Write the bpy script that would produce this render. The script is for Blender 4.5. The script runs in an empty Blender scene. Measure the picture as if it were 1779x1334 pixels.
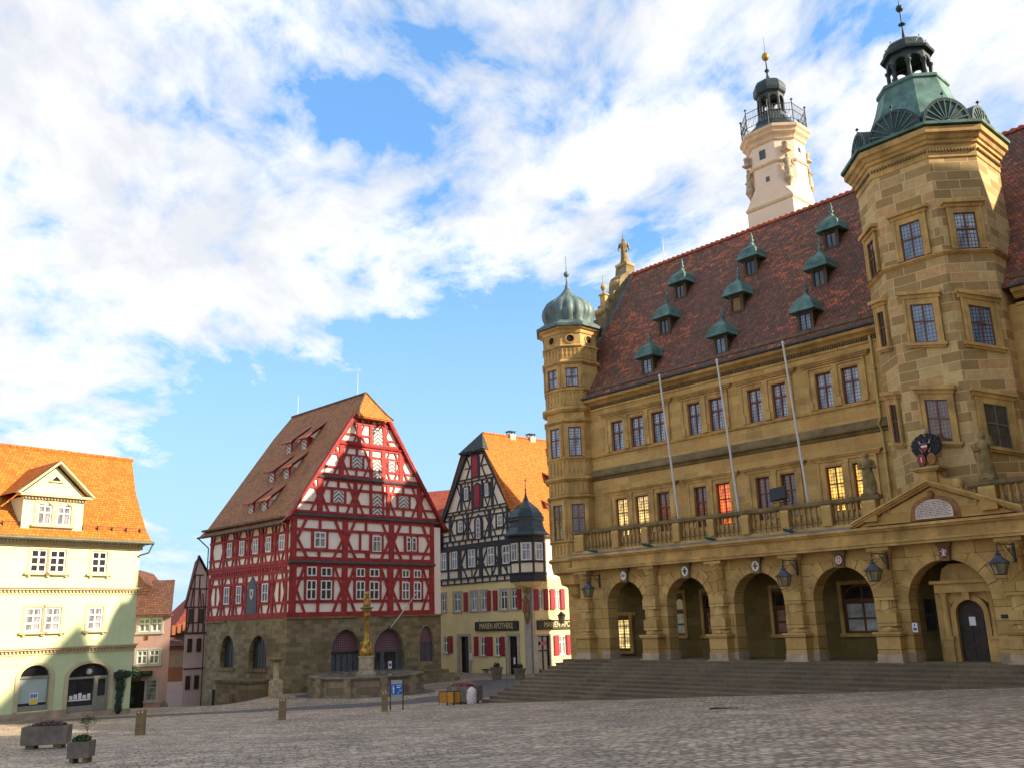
import bpy, math, random
from math import sin, cos, tan, pi, radians, sqrt, atan2, hypot, exp, floor
from mathutils import Matrix, Vector
random.seed(11)
scene = bpy.context.scene
COL = scene.collection

# ------------------------------------------------------------------ mesh builder
class MB:
    def __init__(s, T=None):
        s.v, s.f, s.sm, s.T, s.k = [], [], [], T or Matrix(), 0
    def add(s, vs, fs, smooth=False):
        o = len(s.v)
        s.v += [tuple(s.T @ Vector(p)) for p in vs]
        s.f += [tuple(i + o for i in f) for f in fs]
        s.sm += [smooth] * len(fs)
    def box(s, x0, x1, y0, y1, z0, z1):
        s.add([(x0,y0,z0),(x1,y0,z0),(x1,y1,z0),(x0,y1,z0),(x0,y0,z1),(x1,y0,z1),(x1,y1,z1),(x0,y1,z1)],
              [(0,3,2,1),(4,5,6,7),(0,1,5,4),(1,2,6,5),(2,3,7,6),(3,0,4,7)])
    def poly(s, pts):
        s.add(pts, [tuple(range(len(pts)))])
    def loft(s, rings, cap=True, smooth=False):
        n = len(rings[0]); vs = [p for r in rings for p in r]; fs = []
        for i in range(len(rings) - 1):
            for j in range(n):
                k = (j + 1) % n
                fs.append((i*n + j, i*n + k, (i+1)*n + k, (i+1)*n + j))
        s.add(vs, fs, smooth)
        if cap:
            s.add(list(rings[0]), [tuple(reversed(range(n)))]); s.add(list(rings[-1]), [tuple(range(n))])
    def prism_xz(s, pts, y0, y1):       # polygon counter-clockwise seen from -y
        n = len(pts)
        vs = [(x, y0, z) for x, z in pts] + [(x, y1, z) for x, z in pts]
        s.add(vs, [tuple(range(n)), tuple(reversed(range(n, 2*n)))] + [(i, i+n, (i+1) % n + n, (i+1) % n) for i in range(n)])
    def prism_xy(s, pts, z0, z1):       # counter-clockwise seen from above
        s.loft([[(x, y, z0) for x, y in pts], [(x, y, z1) for x, y in pts]])
    def prism_yz(s, pts, x0, x1):
        n = len(pts)
        vs = [(x0, y, z) for y, z in pts] + [(x1, y, z) for y, z in pts]
        s.add(vs, [tuple(range(n)), tuple(reversed(range(n, 2*n)))] + [(i, i+n, (i+1) % n + n, (i+1) % n) for i in range(n)])
    def tube(s, p, q, r, r2=None, n=8, smooth=True):
        p, q = Vector(p), Vector(q); d = (q - p).normalized()
        a = d.cross(Vector((0, 0, 1)))
        a = Vector((1, 0, 0)) if a.length < 1e-4 else a.normalized()
        b = d.cross(a); r2 = r if r2 is None else r2
        s.loft([[tuple(c + rr*(cos(2*pi*i/n)*a + sin(2*pi*i/n)*b)) for i in range(n)] for c, rr in ((p, r), (q, r2))], True, smooth)
    def lathe(s, prof, c=(0, 0), n=16, ph=0.0, smooth=True, mod=None, sx=1, sy=1):
        rings = []
        for r, z in prof:
            ring = []
            for i in range(n):
                a = ph + 2*pi*i/n; rr = r*(mod(a, r, z) if mod else 1)
                ring.append((c[0] + sx*rr*cos(a), c[1] + sy*rr*sin(a), z))
            rings.append(ring)
        s.loft(rings, True, smooth)
    def oct(s, pts, prof, c):           # loft an outline scaled/offset: prof = [(offset, z)]
        def off(o):
            out = []
            for x, y in pts:
                d = hypot(x - c[0], y - c[1]); out.append((c[0] + (x-c[0])*(1+o/d), c[1] + (y-c[1])*(1+o/d)))
            return out
        s.loft([[(x, y, z) for x, y in off(o)] for o, z in prof], True)
    def bar(s, x0, z0, x1, z1, w, d=.06, y=0.0):    # a timber in the facade plane
        s.k += 1; e = .0008*(s.k % 23); w *= 1 + .10*sin(s.k*2.4); x0 += .012*sin(s.k*5.1); x1 += .014*sin(s.k*7.7); z0 += .010*sin(s.k*3.3); dx, dz = x1 - x0, z1 - z0; L = hypot(dx, dz); nx, nz = -dz/L*w/2, dx/L*w/2
        s.prism_xz([(x0-nx, z0-nz), (x1-nx, z1-nz), (x1+nx, z1+nz), (x0+nx, z0+nz)], y - d - e, y + .02)
    def holewall(s, x0, x1, z0, z1, holes, depth=.2, y=0.0):
        xs = sorted({x0, x1, *[h[0] for h in holes], *[h[1] for h in holes]})
        zs = sorted({z0, z1, *[h[2] for h in holes], *[h[3] for h in holes]})
        for i in range(len(xs) - 1):
            run = None
            for j in range(len(zs)):
                solid = False
                if j < len(zs) - 1:
                    cx, cz = (xs[i]+xs[i+1])/2, (zs[j]+zs[j+1])/2
                    solid = not any(h[0] < cx < h[1] and h[2] < cz < h[3] for h in holes)
                if solid and run is None: run = zs[j]
                if not solid and run is not None:
                    s.poly([(xs[i], y, run), (xs[i+1], y, run), (xs[i+1], y, zs[j]), (xs[i], y, zs[j])]); run = None
        for a, b, c, d in holes:
            D = y + depth
            s.poly([(a,y,c),(a,D,c),(a,D,d),(a,y,d)]); s.poly([(b,y,c),(b,y,d),(b,D,d),(b,D,c)])
            s.poly([(a,y,d),(a,D,d),(b,D,d),(b,y,d)]); s.poly([(a,y,c),(b,y,c),(b,D,c),(a,D,c)])
    def mesh(s, name):
        me = bpy.data.meshes.new(name); me.from_pydata(s.v, [], s.f); me.update()
        uv = me.uv_layers.new(name='UVMap').data
        V = s.v
        for p in me.polygons:
            n = p.normal
            h = hypot(n.x, n.y)
            if h < .12:
                for li, vi in zip(p.loop_indices, p.vertices): uv[li].uv = (V[vi][0], V[vi][1])
            else:
                tx, ty = -n.y/h, n.x/h
                bx, by, bz = -n.z*ty, n.z*tx, h          # n x t
                for li, vi in zip(p.loop_indices, p.vertices):
                    v = V[vi]; uv[li].uv = (v[0]*tx + v[1]*ty, v[0]*bx + v[1]*by + v[2]*bz)
        me.polygons.foreach_set('use_smooth', s.sm)
        return me
    def build(s, name, m, parent=None, loc=None, rz=0.0):
        me = s.mesh(name); me.materials.append(m)
        return link(name, me, parent, loc, rz)

def link(name, data, parent=None, loc=None, rz=0.0):
    o = bpy.data.objects.new(name, data); COL.objects.link(o)
    if parent: o.parent = parent
    if loc: o.location = loc
    if rz: o.rotation_euler = (0, 0, rz)
    return o
def tag(o, label=None, cat=None, group=None, kind=None):
    if label: o['label'] = label
    if cat: o['category'] = cat
    if group: o['group'] = group
    if kind: o['kind'] = kind
    return o
def thing(name, label, cat, loc=(0, 0, 0), rz=0.0, group=None):
    return tag(link(name, None, None, loc, rz), label, cat, group)
def copy_tree(o, parent=None):
    c = o.copy(); COL.objects.link(c)
    if parent: c.parent = parent
    for ch in list(o.children): copy_tree(ch, c)
    return c
def FT(x=0, y=0, deg=0, z=0): return Matrix.Translation((x, y, z)) @ Matrix.Rotation(radians(deg), 4, 'Z')

# ------------------------------------------------------------------ materials
def newmat(name):
    m = bpy.data.materials.new(name); m.use_nodes = True; nt = m.node_tree
    return m, nt, nt.nodes['Principled BSDF']
def nd(nt, t, **kw):
    n = nt.nodes.new(t)
    for k, v in kw.items():
        if k[0] == '_': setattr(n, k[1:], v)
        else:
            key = int(k[1:]) if k[0] == 'i' and k[1:].isdigit() else k.replace('_', ' ')
            if hasattr(v, 'links') or isinstance(v, bpy.types.NodeSocket): nt.links.new(v, n.inputs[key])
            else: n.inputs[key].default_value = v
    return n
def c4(c): return (c[0], c[1], c[2], 1)
def mixc(nt, f, a, b, mode='MIX'):
    n = nt.nodes.new('ShaderNodeMix'); n.data_type = 'RGBA'; n.blend_type = mode
    for i, v in ((0, f), (6, a), (7, b)):
        if isinstance(v, bpy.types.NodeSocket): nt.links.new(v, n.inputs[i])
        else: n.inputs[i].default_value = v if i == 0 else c4(v)
    return n.outputs[2]
def mth(nt, op, a, b=0.0, clamp=False):
    n = nt.nodes.new('ShaderNodeMath'); n.operation = op; n.use_clamp = clamp
    for i, v in ((0, a), (1, b)):
        if isinstance(v, bpy.types.NodeSocket): nt.links.new(v, n.inputs[i])
        else: n.inputs[i].default_value = v
    return n.outputs[0]
def ramp(nt, f, lo, hi):
    n = nt.nodes.new('ShaderNodeMapRange'); n.clamp = True
    nt.links.new(f, n.inputs[0]); n.inputs[1].default_value = lo; n.inputs[2].default_value = hi
    return n.outputs[0]
def coords(nt, what): return nd(nt, 'ShaderNodeTexCoord').outputs[what]
def noise(nt, vec, scale, detail=4, rough=.6, out='Fac'):
    n = nd(nt, 'ShaderNodeTexNoise', Vector=vec, Scale=scale, Detail=detail, Roughness=rough); return n.outputs[out]
def stretch(nt, vec, sx, sy, sz):
    n = nd(nt, 'ShaderNodeMapping', Vector=vec, Scale=(sx, sy, sz)); return n.outputs[0]
def bump(nt, h, strength, dist=.02):
    return nd(nt, 'ShaderNodeBump', Height=h, Strength=strength, Distance=dist).outputs[0]

def plain(name, col, rough=.7, amt=.18, scale=1.5, metal=0.0, fine=14, bmp=.25, streak=0.0, spec=.4):
    m, nt, b = newmat(name); obj = coords(nt, 'Object')
    f = noise(nt, obj, scale, 5); g = noise(nt, obj, fine, 3)
    dk = tuple(x*(1-amt*1.6) for x in col); lt = tuple(min(1, x*(1+amt*1.1)) for x in col)
    c = mixc(nt, ramp(nt, f, .3, .7), dk, lt)
    c = mixc(nt, mth(nt, 'MULTIPLY', ramp(nt, g, .45, .75), amt), c, tuple(x*.55 for x in col))
    if streak:
        s = noise(nt, stretch(nt, obj, 2.2, 2.2, .22), 1.3, 5, .7)
        c = mixc(nt, mth(nt, 'MULTIPLY', ramp(nt, s, .5, .78), streak), c, tuple(x*.33 for x in col))
    nt.links.new(c, b.inputs['Base Color'])
    b.inputs['Roughness'].default_value = rough; b.inputs['Metallic'].default_value = metal; b.inputs['Specular IOR Level'].default_value = spec
    if bmp: nt.links.new(bump(nt, g, bmp, .02), b.inputs['Normal'])
    return m

def masonry(name, c1, c2, mortar, bw, bh, ms=.012, var=.5, stain=(.10,.08,.04), stain_amt=.35, hot=None, bmp=.5, rough=.85, warp=0.0, soft=False):
    m, nt, b = newmat(name); uv = coords(nt, 'UV'); obj = coords(nt, 'Object')
    if warp:
        wn = nd(nt, 'ShaderNodeTexNoise', Vector=uv, Scale=1.7, Detail=3.0)
        uv = nd(nt, 'ShaderNodeVectorMath', _operation='MULTIPLY_ADD', i0=wn.outputs['Color'], i1=(warp, warp, 0), i2=uv).outputs[0]
    br = nd(nt, 'ShaderNodeTexBrick', Vector=uv, Color1=(0, 0, 0, 1), Color2=(1, 1, 1, 1), Mortar=(0.5, 0.5, 0.5, 1),
            Scale=1.0, Mortar_Size=ms, Mortar_Smooth=.3, Bias=0.0, Brick_Width=bw, Row_Height=bh)
    br.offset = .5; br.offset_frequency = 2; br.squash = 1.15; br.squash_frequency = 3
    rnd = nd(nt, 'ShaderNodeSeparateColor', Color=br.outputs['Color']).outputs[0]
    c = mixc(nt, ramp(nt, rnd, .5-.5*(1/max(var,.01))*.5, .5+.5*(1/max(var,.01))*.5), c1, c2)
    if hot:
        c = mixc(nt, mth(nt, 'MULTIPLY', ramp(nt, rnd, .8, .86), hot[1]), c, hot[0])
    f = noise(nt, obj, .5, 6, .65); f2 = noise(nt, obj, 5, 4)
    c = mixc(nt, mth(nt, 'MULTIPLY', ramp(nt, f2, .4, .75), .35), c, tuple(x*.6 for x in c1))
    c = mixc(nt, mth(nt, 'MULTIPLY', ramp(nt, f, .48, .72), stain_amt), c, stain)
    s = noise(nt, stretch(nt, obj, 2.0, 2.0, .18), 1.1, 5, .7)
    c = mixc(nt, mth(nt, 'MULTIPLY', ramp(nt, s, .55, .8), stain_amt), c, stain)
    c = mixc(nt, mth(nt, 'MULTIPLY', br.outputs['Fac'], (.55 if soft else .8)), c, mortar)
    nt.links.new(c, b.inputs['Base Color']); b.inputs['Roughness'].default_value = rough; b.inputs['Specular IOR Level'].default_value = .25
    h = mth(nt, 'ADD', mth(nt, 'MULTIPLY', br.outputs['Fac'], -1.0), mth(nt, 'MULTIPLY', f2, .6))
    nt.links.new(bump(nt, h, bmp, .02), b.inputs['Normal'])
    return m

def tiles(name, c1, c2, patch, patch_amt=.6, old=(.05,.04,.035), old_amt=.5, tw=.21, th=.21, psc=.5):
    m, nt, b = newmat(name); uv = coords(nt, 'UV'); obj = coords(nt, 'Object')
    wn = nd(nt, 'ShaderNodeTexNoise', Vector=obj, Scale=.8, Detail=2.0)
    uv = nd(nt, 'ShaderNodeVectorMath', _operation='MULTIPLY_ADD', i0=wn.outputs['Color'], i1=(.12, .10, 0), i2=uv).outputs[0]
    br = nd(nt, 'ShaderNodeTexBrick', Vector=uv, Color1=(0, 0, 0, 1), Color2=(1, 1, 1, 1), Mortar=(.5, .5, .5, 1), Scale=1.0, Mortar_Size=.018, Mortar_Smooth=.2, Brick_Width=tw, Row_Height=th)
    br.offset = .5
    rnd = nd(nt, 'ShaderNodeSeparateColor', Color=br.outputs['Color']).outputs[0]
    c = mixc(nt, rnd, c1, c2)
    p = mth(nt, 'ADD', mth(nt, 'MULTIPLY', noise(nt, stretch(nt, uv, 1, 2.1, 1), psc*2.6, 4, .6), .6), mth(nt, 'MULTIPLY', noise(nt, obj, psc*.55, 3, .5), .4))
    pr = mth(nt, 'MULTIPLY', ramp(nt, p, .50, .58), mth(nt, 'ADD', mth(nt, 'MULTIPLY', ramp(nt, rnd, .25, .8), .75), .12))
    c = mixc(nt, mth(nt, 'MULTIPLY', pr, patch_amt), c, patch)
    o = noise(nt, obj, psc*1.7, 6, .7)
    c = mixc(nt, mth(nt, 'MULTIPLY', ramp(nt, o, .5, .7), old_amt), c, old)
    c = mixc(nt, mth(nt, 'MULTIPLY', br.outputs['Fac'], .75), c, tuple(x*.25 for x in c1))
    nt.links.new(c, b.inputs['Base Color']); b.inputs['Roughness'].default_value = .8; b.inputs['Specular IOR Level'].default_value = .25
    v = nd(nt, 'ShaderNodeSeparateXYZ', Vector=uv).outputs[1]
    saw = mth(nt, 'FRACT', mth(nt, 'DIVIDE', v, th))
    h = mth(nt, 'ADD', mth(nt, 'MULTIPLY', saw, -1.0), mth(nt, 'MULTIPLY', rnd, .5))
    nt.links.new(bump(nt, h, .8, .03), b.inputs['Normal'])
    return m

def glass(name, col, grid=None, lead=(.03,.025,.02), rough=.04, emit=None, es=1.0, curtain=None, spec=.8):
    m, nt, b = newmat(name); uv = coords(nt, 'UV'); obj = coords(nt, 'Object')
    c = mixc(nt, ramp(nt, noise(nt, obj, 1.6, 3), .35, .7), tuple(x*.55 for x in col), tuple(min(1, x*1.25) for x in col))
    if curtain:
        w = nd(nt, 'ShaderNodeTexWave', Vector=obj, Scale=2.5, Distortion=3.0, Detail=2.0).outputs['Fac']
        c = mixc(nt, mth(nt, 'MULTIPLY', ramp(nt, noise(nt, stretch(nt, obj, 1, 1, .3), 1.1, 2), .38, .5), .9), c, curtain)
        c = mixc(nt, mth(nt, 'MULTIPLY', w, .25), c, tuple(x*.5 for x in curtain))
    if emit:
        e = mixc(nt, ramp(nt, noise(nt, obj, 2.3, 4), .38, .62), tuple(x*.25 for x in emit), emit)
    if grid:
        br = nd(nt, 'ShaderNodeTexBrick', Vector=uv, Scale=1.0, Mortar_Size=.014, Mortar_Smooth=0.0, Brick_Width=grid[0], Row_Height=grid[1]); br.offset = 0
        f = br.outputs['Fac']
        c = mixc(nt, f, c, lead)
        if emit: e = mixc(nt, f, e, (0, 0, 0))
        pn = nd(nt, 'ShaderNodeTexNoise', Vector=nd(nt, 'ShaderNodeVectorMath', _operation='SNAP', i0=uv, i1=(grid[0], grid[1], 1)).outputs[0], Scale=7.3, Detail=0.0).outputs['Fac']
        nt.links.new(bump(nt, mth(nt, 'MULTIPLY', noise(nt, obj, 3.5, 1), 1.0), .12, .05), b.inputs['Normal'])
    nt.links.new(c, b.inputs['Base Color'])
    if emit:
        nt.links.new(e, b.inputs['Emission Color']); b.inputs['Emission Strength'].default_value = es
    b.inputs['Roughness'].default_value = rough; b.inputs['Specular IOR Level'].default_value = spec
    return m
SUN_YAW, SUN_ELEV, SUN_POWER = 108.0, 26.5, 2.05
SKY_POWER, EXPOSURE = .10, 2.45
CLOUD_LIT, CLOUD_SHADE = (2.4, 2.37, 2.32), (1.6, 1.63, 1.70)
SKY_TINT, SKY_BLUE, SKY_HAZE = (.45, .62, .72), (.37, .86, 1.68), (1.02, 1.5, 1.82)
CLOUD_X, CLOUD_Y = 0.3, 0.7
SKY_BLOBS = [(150,300,.6,.035),(900,450,.4,.025),(1600,150,.4,.035),(420,130,.2,-.03),(680,210,.2,-.03),(850,310,.12,-.02),(1000,150,.14,-.03),(1440,270,.12,-.03),(1600,70,.12,-.03),(700,790,.25,-.12),(500,740,.2,-.08),(980,660,.22,-.10),(330,880,.12,-.05)]
REAR, REAR_RIDGE = (0.5, 38.0), 33.2
# palette
M = {}
M['stone'] = masonry('golden_sandstone', (.47,.285,.092), (.60,.385,.14), (.62,.45,.215), 1.05, .45, .011, .9, (.15,.095,.038), .42, hot=((.50,.23,.06), .5), soft=True)
M['tower_stone'] = masonry('tower_sandstone', (.36,.228,.09), (.63,.435,.195), (.70,.54,.30), 1.15, .48, .018, 1.2, (.14,.10,.04), .25, hot=((.52,.22,.09), .45))
M['trim'] = plain('sandstone_trim', (.53,.325,.11), .85, .27, .9, streak=.6)
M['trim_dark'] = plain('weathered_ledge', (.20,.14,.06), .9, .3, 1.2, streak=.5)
M['arcade_shade_wall'] = masonry('shade_darkened_arcade_stone', (.165,.12,.042), (.22,.16,.06), (.14,.10,.04), 1.05, .45, .011, .9, (.09,.075,.03), .4, soft=True)  # arcade shade put into a darker olive copy of the sandstone
M['rust'] = masonry('rusticated_sandstone', (.46,.28,.094), (.58,.37,.138), (.12,.08,.034), 3.2, .585, .018, .9, (.11,.08,.03), .4, bmp=.7)
M['pinkstone'] = plain('pale_plinth_stone', (.42,.31,.21), .85, .25, 1.2)
M['oldstone'] = masonry('old_rubble_stone', (.19,.145,.075), (.30,.235,.13), (.21,.165,.095), .62, .33, .016, .9, (.075,.06,.03), .55, warp=.12, soft=True)
M['steps'] = masonry('worn_step_stone', (.165,.122,.08), (.21,.158,.105), (.09,.068,.048), 1.35, .9, .012, 1.0, (.06,.055,.04), .45)
M['rh_roof'] = tiles('aged_red_brown_tiles', (.115,.055,.038), (.235,.10,.062), (.64,.16,.06), .95, (.085,.066,.04), .8, psc=.42)
M['ridge'] = plain('red_ridge_tile', (.42,.10,.05), .8, .25, 2)
M['kick'] = plain('mossy_eave_tile', (.15,.085,.045), .85, .3, 2)
M['copper'] = plain('green_copper', (.10,.19,.155), .55, .4, 1.2, .25, streak=.6)
M['copper_grey'] = plain('grey_copper', (.105,.155,.15), .55, .4, 1.0, .15, streak=.8)
M['copper_dark'] = plain('dark_copper', (.035,.05,.05), .5, .3, 1.5, .3, streak=.3)
M['lead'] = plain('lead_flashing', (.17,.17,.19), .5, .25, 1.5, .3)
M['iron'] = plain('black_iron', (.018,.018,.02), .5, .2, 3)
M['redframe'] = plain('oxblood_window_paint', (.17,.035,.02), .5, .2, 3)
M['brownframe'] = plain('brown_window_paint', (.15,.055,.022), .5, .2, 3)
M['greyframe'] = plain('grey_green_window_paint', (.13,.12,.085), .6, .2, 3)
M['white'] = plain('white_window_paint', (.78,.77,.73), .5, .06, 3)
M['dark'] = plain('dark_interior', (.012,.010,.008), .9, .2, 1)
M['g_dark'] = glass('old_window_glass', (.035,.035,.035), curtain=None)
M['g_net'] = glass('glass_with_net_curtain', (.06,.065,.07), curtain=(.34,.34,.33))
M['g_lead'] = glass('leaded_glass_curtains', (.07,.09,.13), (.17,.19), curtain=(.46,.50,.58))
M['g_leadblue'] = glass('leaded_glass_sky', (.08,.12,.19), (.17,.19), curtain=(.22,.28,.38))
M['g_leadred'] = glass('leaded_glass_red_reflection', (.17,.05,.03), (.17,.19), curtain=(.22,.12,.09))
M['g_glow'] = glass('glowing_leaded_glass', (.25,.17,.06), (.17,.19), emit=(1.0,.74,.28), es=.30)  # glow stands in for yellow reflections; also the lit first arcade window
M['g_glow2'] = glass('gold_reflection_glow', (.25,.15,.04), (.17,.19), emit=(1.0,.58,.08), es=.36)  # gold reflection put in as a glow, no lamp behind it
M['g_glow_orange'] = glass('orange_reflection_glow', (.25,.06,.02), (.17,.19), emit=(1.0,.17,.03), es=.36)  # orange reflection of sunlit roofs put in as a glow
M['g_white'] = glass('frosted_white_glass', (.5,.52,.5), rough=.2)
M['g_pink'] = glass('pink_blind_glass', (.45,.24,.17), rough=.2)
M['sill'] = plain('dentil_grey', (.2,.14,.06), .9, .2, 3)
M['pole'] = plain('flagpole_paint', (.62,.58,.54), .4, .08, 4)
M['pipe'] = plain('ochre_pipe', (.50,.37,.12), .5, .12, 2)
M['wood'] = plain('dark_oak', (.035,.022,.014), .6, .35, 3)
M['paper'] = plain('paper', (.75,.74,.72), .8, .03, 3)
M['statue'] = plain('weathered_statue_stone', (.27,.19,.075), .9, .35, 3, streak=.5)
M['statue_light'] = plain('pale_statue_stone', (.46,.36,.23), .9, .25, 3)
M['lampglass'] = glass('lantern_glass', (.32,.26,.13), rough=.15)
M['lampblue'] = plain('blue_grey_lamp_paint', (.06,.065,.085), .45, .15, 3)
M['redpaint'] = plain('heraldic_red', (.24,.04,.035), .6, .1, 3)
M['orangepaint'] = plain('heraldic_orange', (.30,.12,.03), .6, .2, 3)
M['blackpaint'] = plain('heraldic_black', (.015,.015,.022), .6, .1, 3)
M['whitepaint'] = plain('heraldic_white', (.7,.66,.6), .6, .08, 3)
M['ink'] = plain('inscription_ink', (.16,.08,.05), .8, .1, 3)
M['plaque'] = plain('marble_plaque', (.58,.49,.42), .6, .08, 3)
# red house
M['plaster'] = plain('cream_plaster', (.88,.76,.63), .85, .05, .6, streak=.10)
M['timber'] = plain('oxblood_timber', (.34,.027,.023), .7, .28, 2.2, fine=9)
M['slate'] = plain('slate_drip_board', (.085,.065,.062), .6, .2, 1.5)
M['red_roof'] = tiles('brown_tiles', (.29,.12,.054), (.46,.20,.088), (.52,.19,.07), .6, (.13,.09,.05), .6, psc=.4)
M['hip_roof'] = tiles('sunny_hip_tiles', (.44,.135,.025), (.58,.21,.045), (.60,.18,.04), .4, (.25,.13,.04), .3)  # sunlight put into a brighter orange copy of the roof tiles
M['chev_grey'] = plain('grey_chevron', (.13,.12,.12), .7, .1, 2)
M['chev_white'] = plain('white_shutter', (.68,.64,.58), .7, .06, 2)
M['bluegrey'] = plain('blue_grey_door', (.075,.092,.105), .6, .15, 3)
M['mauve'] = plain('mauve_wood', (.17,.085,.10), .7, .15, 3)
def fret():
    m, nt, b = newmat('pierced_mauve_fretwork'); sp = nd(nt, 'ShaderNodeSeparateXYZ', Vector=coords(nt, 'UV'))
    g = mth(nt, 'MULTIPLY', mth(nt, 'SINE', mth(nt, 'MULTIPLY', mth(nt, 'ADD', sp.outputs[0], sp.outputs[1]), 2*pi/.36)), mth(nt, 'SINE', mth(nt, 'MULTIPLY', mth(nt, 'SUBTRACT', sp.outputs[0], sp.outputs[1]), 2*pi/.36)))
    nt.links.new(mixc(nt, ramp(nt, g, .30, .42), (.20,.095,.115), (.012,.010,.012)), b.inputs['Base Color']); b.inputs['Roughness'].default_value = .75
    return m
M['fret'] = fret()
# pharmacy
M['p_plaster'] = plain('ivory_plaster', (.86,.75,.58), .85, .05, .7, streak=.1)
M['p_yellow'] = plain('butter_plaster', (.84,.66,.31), .85, .06, .7, streak=.12)
M['p_timber'] = plain('blue_black_timber', (.030,.034,.042), .65, .15, 2)
M['p_roof'] = tiles('orange_tiles', (.47,.125,.018), (.60,.19,.032), (.62,.22,.04), .45, (.32,.10,.022), .4)
M['slate_green'] = tiles('green_slate', (.035,.05,.045), (.07,.085,.075), (.10,.12,.10), .3, (.03,.035,.03), .4)
M['erker_roof'] = plain('glazed_green_roof', (.022,.036,.034), .3, .3, 3)
M['shutter_red'] = plain('crimson_shutter', (.32,.012,.03), .6, .08, 3)
M['greystone'] = plain('grey_dressing', (.46,.41,.33), .85, .12, 1.5, streak=.2)
M['signboard'] = plain('dark_signboard', (.045,.032,.022), .6, .15, 3)
M['gold'] = plain('gilt', (.46,.255,.05), .4, .4, 5, .5)
M['goldpaint'] = plain('gilt_lettering', (.72,.60,.30), .5, .08, 4)
# yellow house
M['y_wall'] = plain('pale_green_yellow_plaster', (.60,.66,.37), .9, .06, .5, bmp=.1, streak=.13)
M['y_trim'] = plain('buff_stone_trim', (.55,.45,.27), .85, .1, 1.5)
M['y_roof'] = tiles('bright_orange_tiles', (.46,.115,.014), (.62,.20,.028), (.64,.21,.03), .5, (.34,.11,.024), .45)
M['fascia'] = plain('green_grey_gutter', (.10,.115,.075), .5, .2, 2)
M['blind'] = plain('pale_blind', (.42,.50,.45), .7, .05, 1)
M['shopglass'] = glass('shop_glass', (.02,.02,.025))
M['doorgrey'] = plain('taupe_door', (.27,.24,.18), .7, .1, 3)
M['lettering'] = plain('faded_lettering', (.50,.47,.27), .8, .1, 3)
M['pinkwall'] = plain('old_pink_plaster', (.50,.30,.27), .85, .07, .6, streak=.15)
M['dkroof'] = tiles('dull_brown_tiles', (.10,.045,.03), (.18,.08,.05), (.24,.09,.05), .4, (.06,.045,.035), .4)
M['redroof'] = tiles('dark_red_tiles', (.24,.055,.035), (.36,.085,.05), (.40,.08,.05), .5, (.16,.05,.04), .4)  # plain deep red tile colour with random patches
M['rosewall'] = plain('pale_rose_plaster', (.60,.44,.40), .85, .07, .7, streak=.2)
M['orangewall'] = plain('burnt_orange_plaster', (.33,.12,.045), .85, .1, .8, streak=.2)
M['towerplaster'] = plain('peach_plaster', (.82,.64,.46), .85, .05, .6, streak=.08)
M['towertrim'] = plain('peach_stone', (.66,.48,.29), .85, .12, 1.5)
# street things
M['concrete'] = plain('exposed_aggregate', (.20,.16,.125), .9, .25, 3, fine=40, streak=.35)
M['bollard'] = plain('bollard_stone', (.25,.165,.08), .85, .2, 4)
M['signblue'] = plain('sign_blue', (.02,.10,.42), .4, .03, 3)
M['signorange'] = plain('amber_panel', (.50,.22,.03), .5, .1, 3)
M['leaf'] = plain('leaf_green', (.05,.10,.022), .6, .45, 9, bmp=0)
M['leaf_dark'] = plain('ivy_green', (.022,.045,.016), .6, .5, 7, bmp=0)
M['leaf_olive'] = plain('olive_leaf', (.09,.095,.03), .6, .35, 9, bmp=0)
M['petal'] = plain('pink_petals', (.50,.12,.16), .7, .4, 12, bmp=0)
M['petal_dull'] = plain('dusty_heather', (.24,.10,.12), .8, .4, 12, bmp=0)
M['stem'] = plain('twig', (.08,.06,.03), .8, .2, 6)
M['bag'] = plain('white_bag_film', (.70,.60,.60), .4, .2, 7)
M['water'] = glass('fountain_water', (.16,.19,.17), rough=.05)
M['ground_soil'] = plain('planter_soil', (.05,.035,.022), .95, .3, 8)

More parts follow.
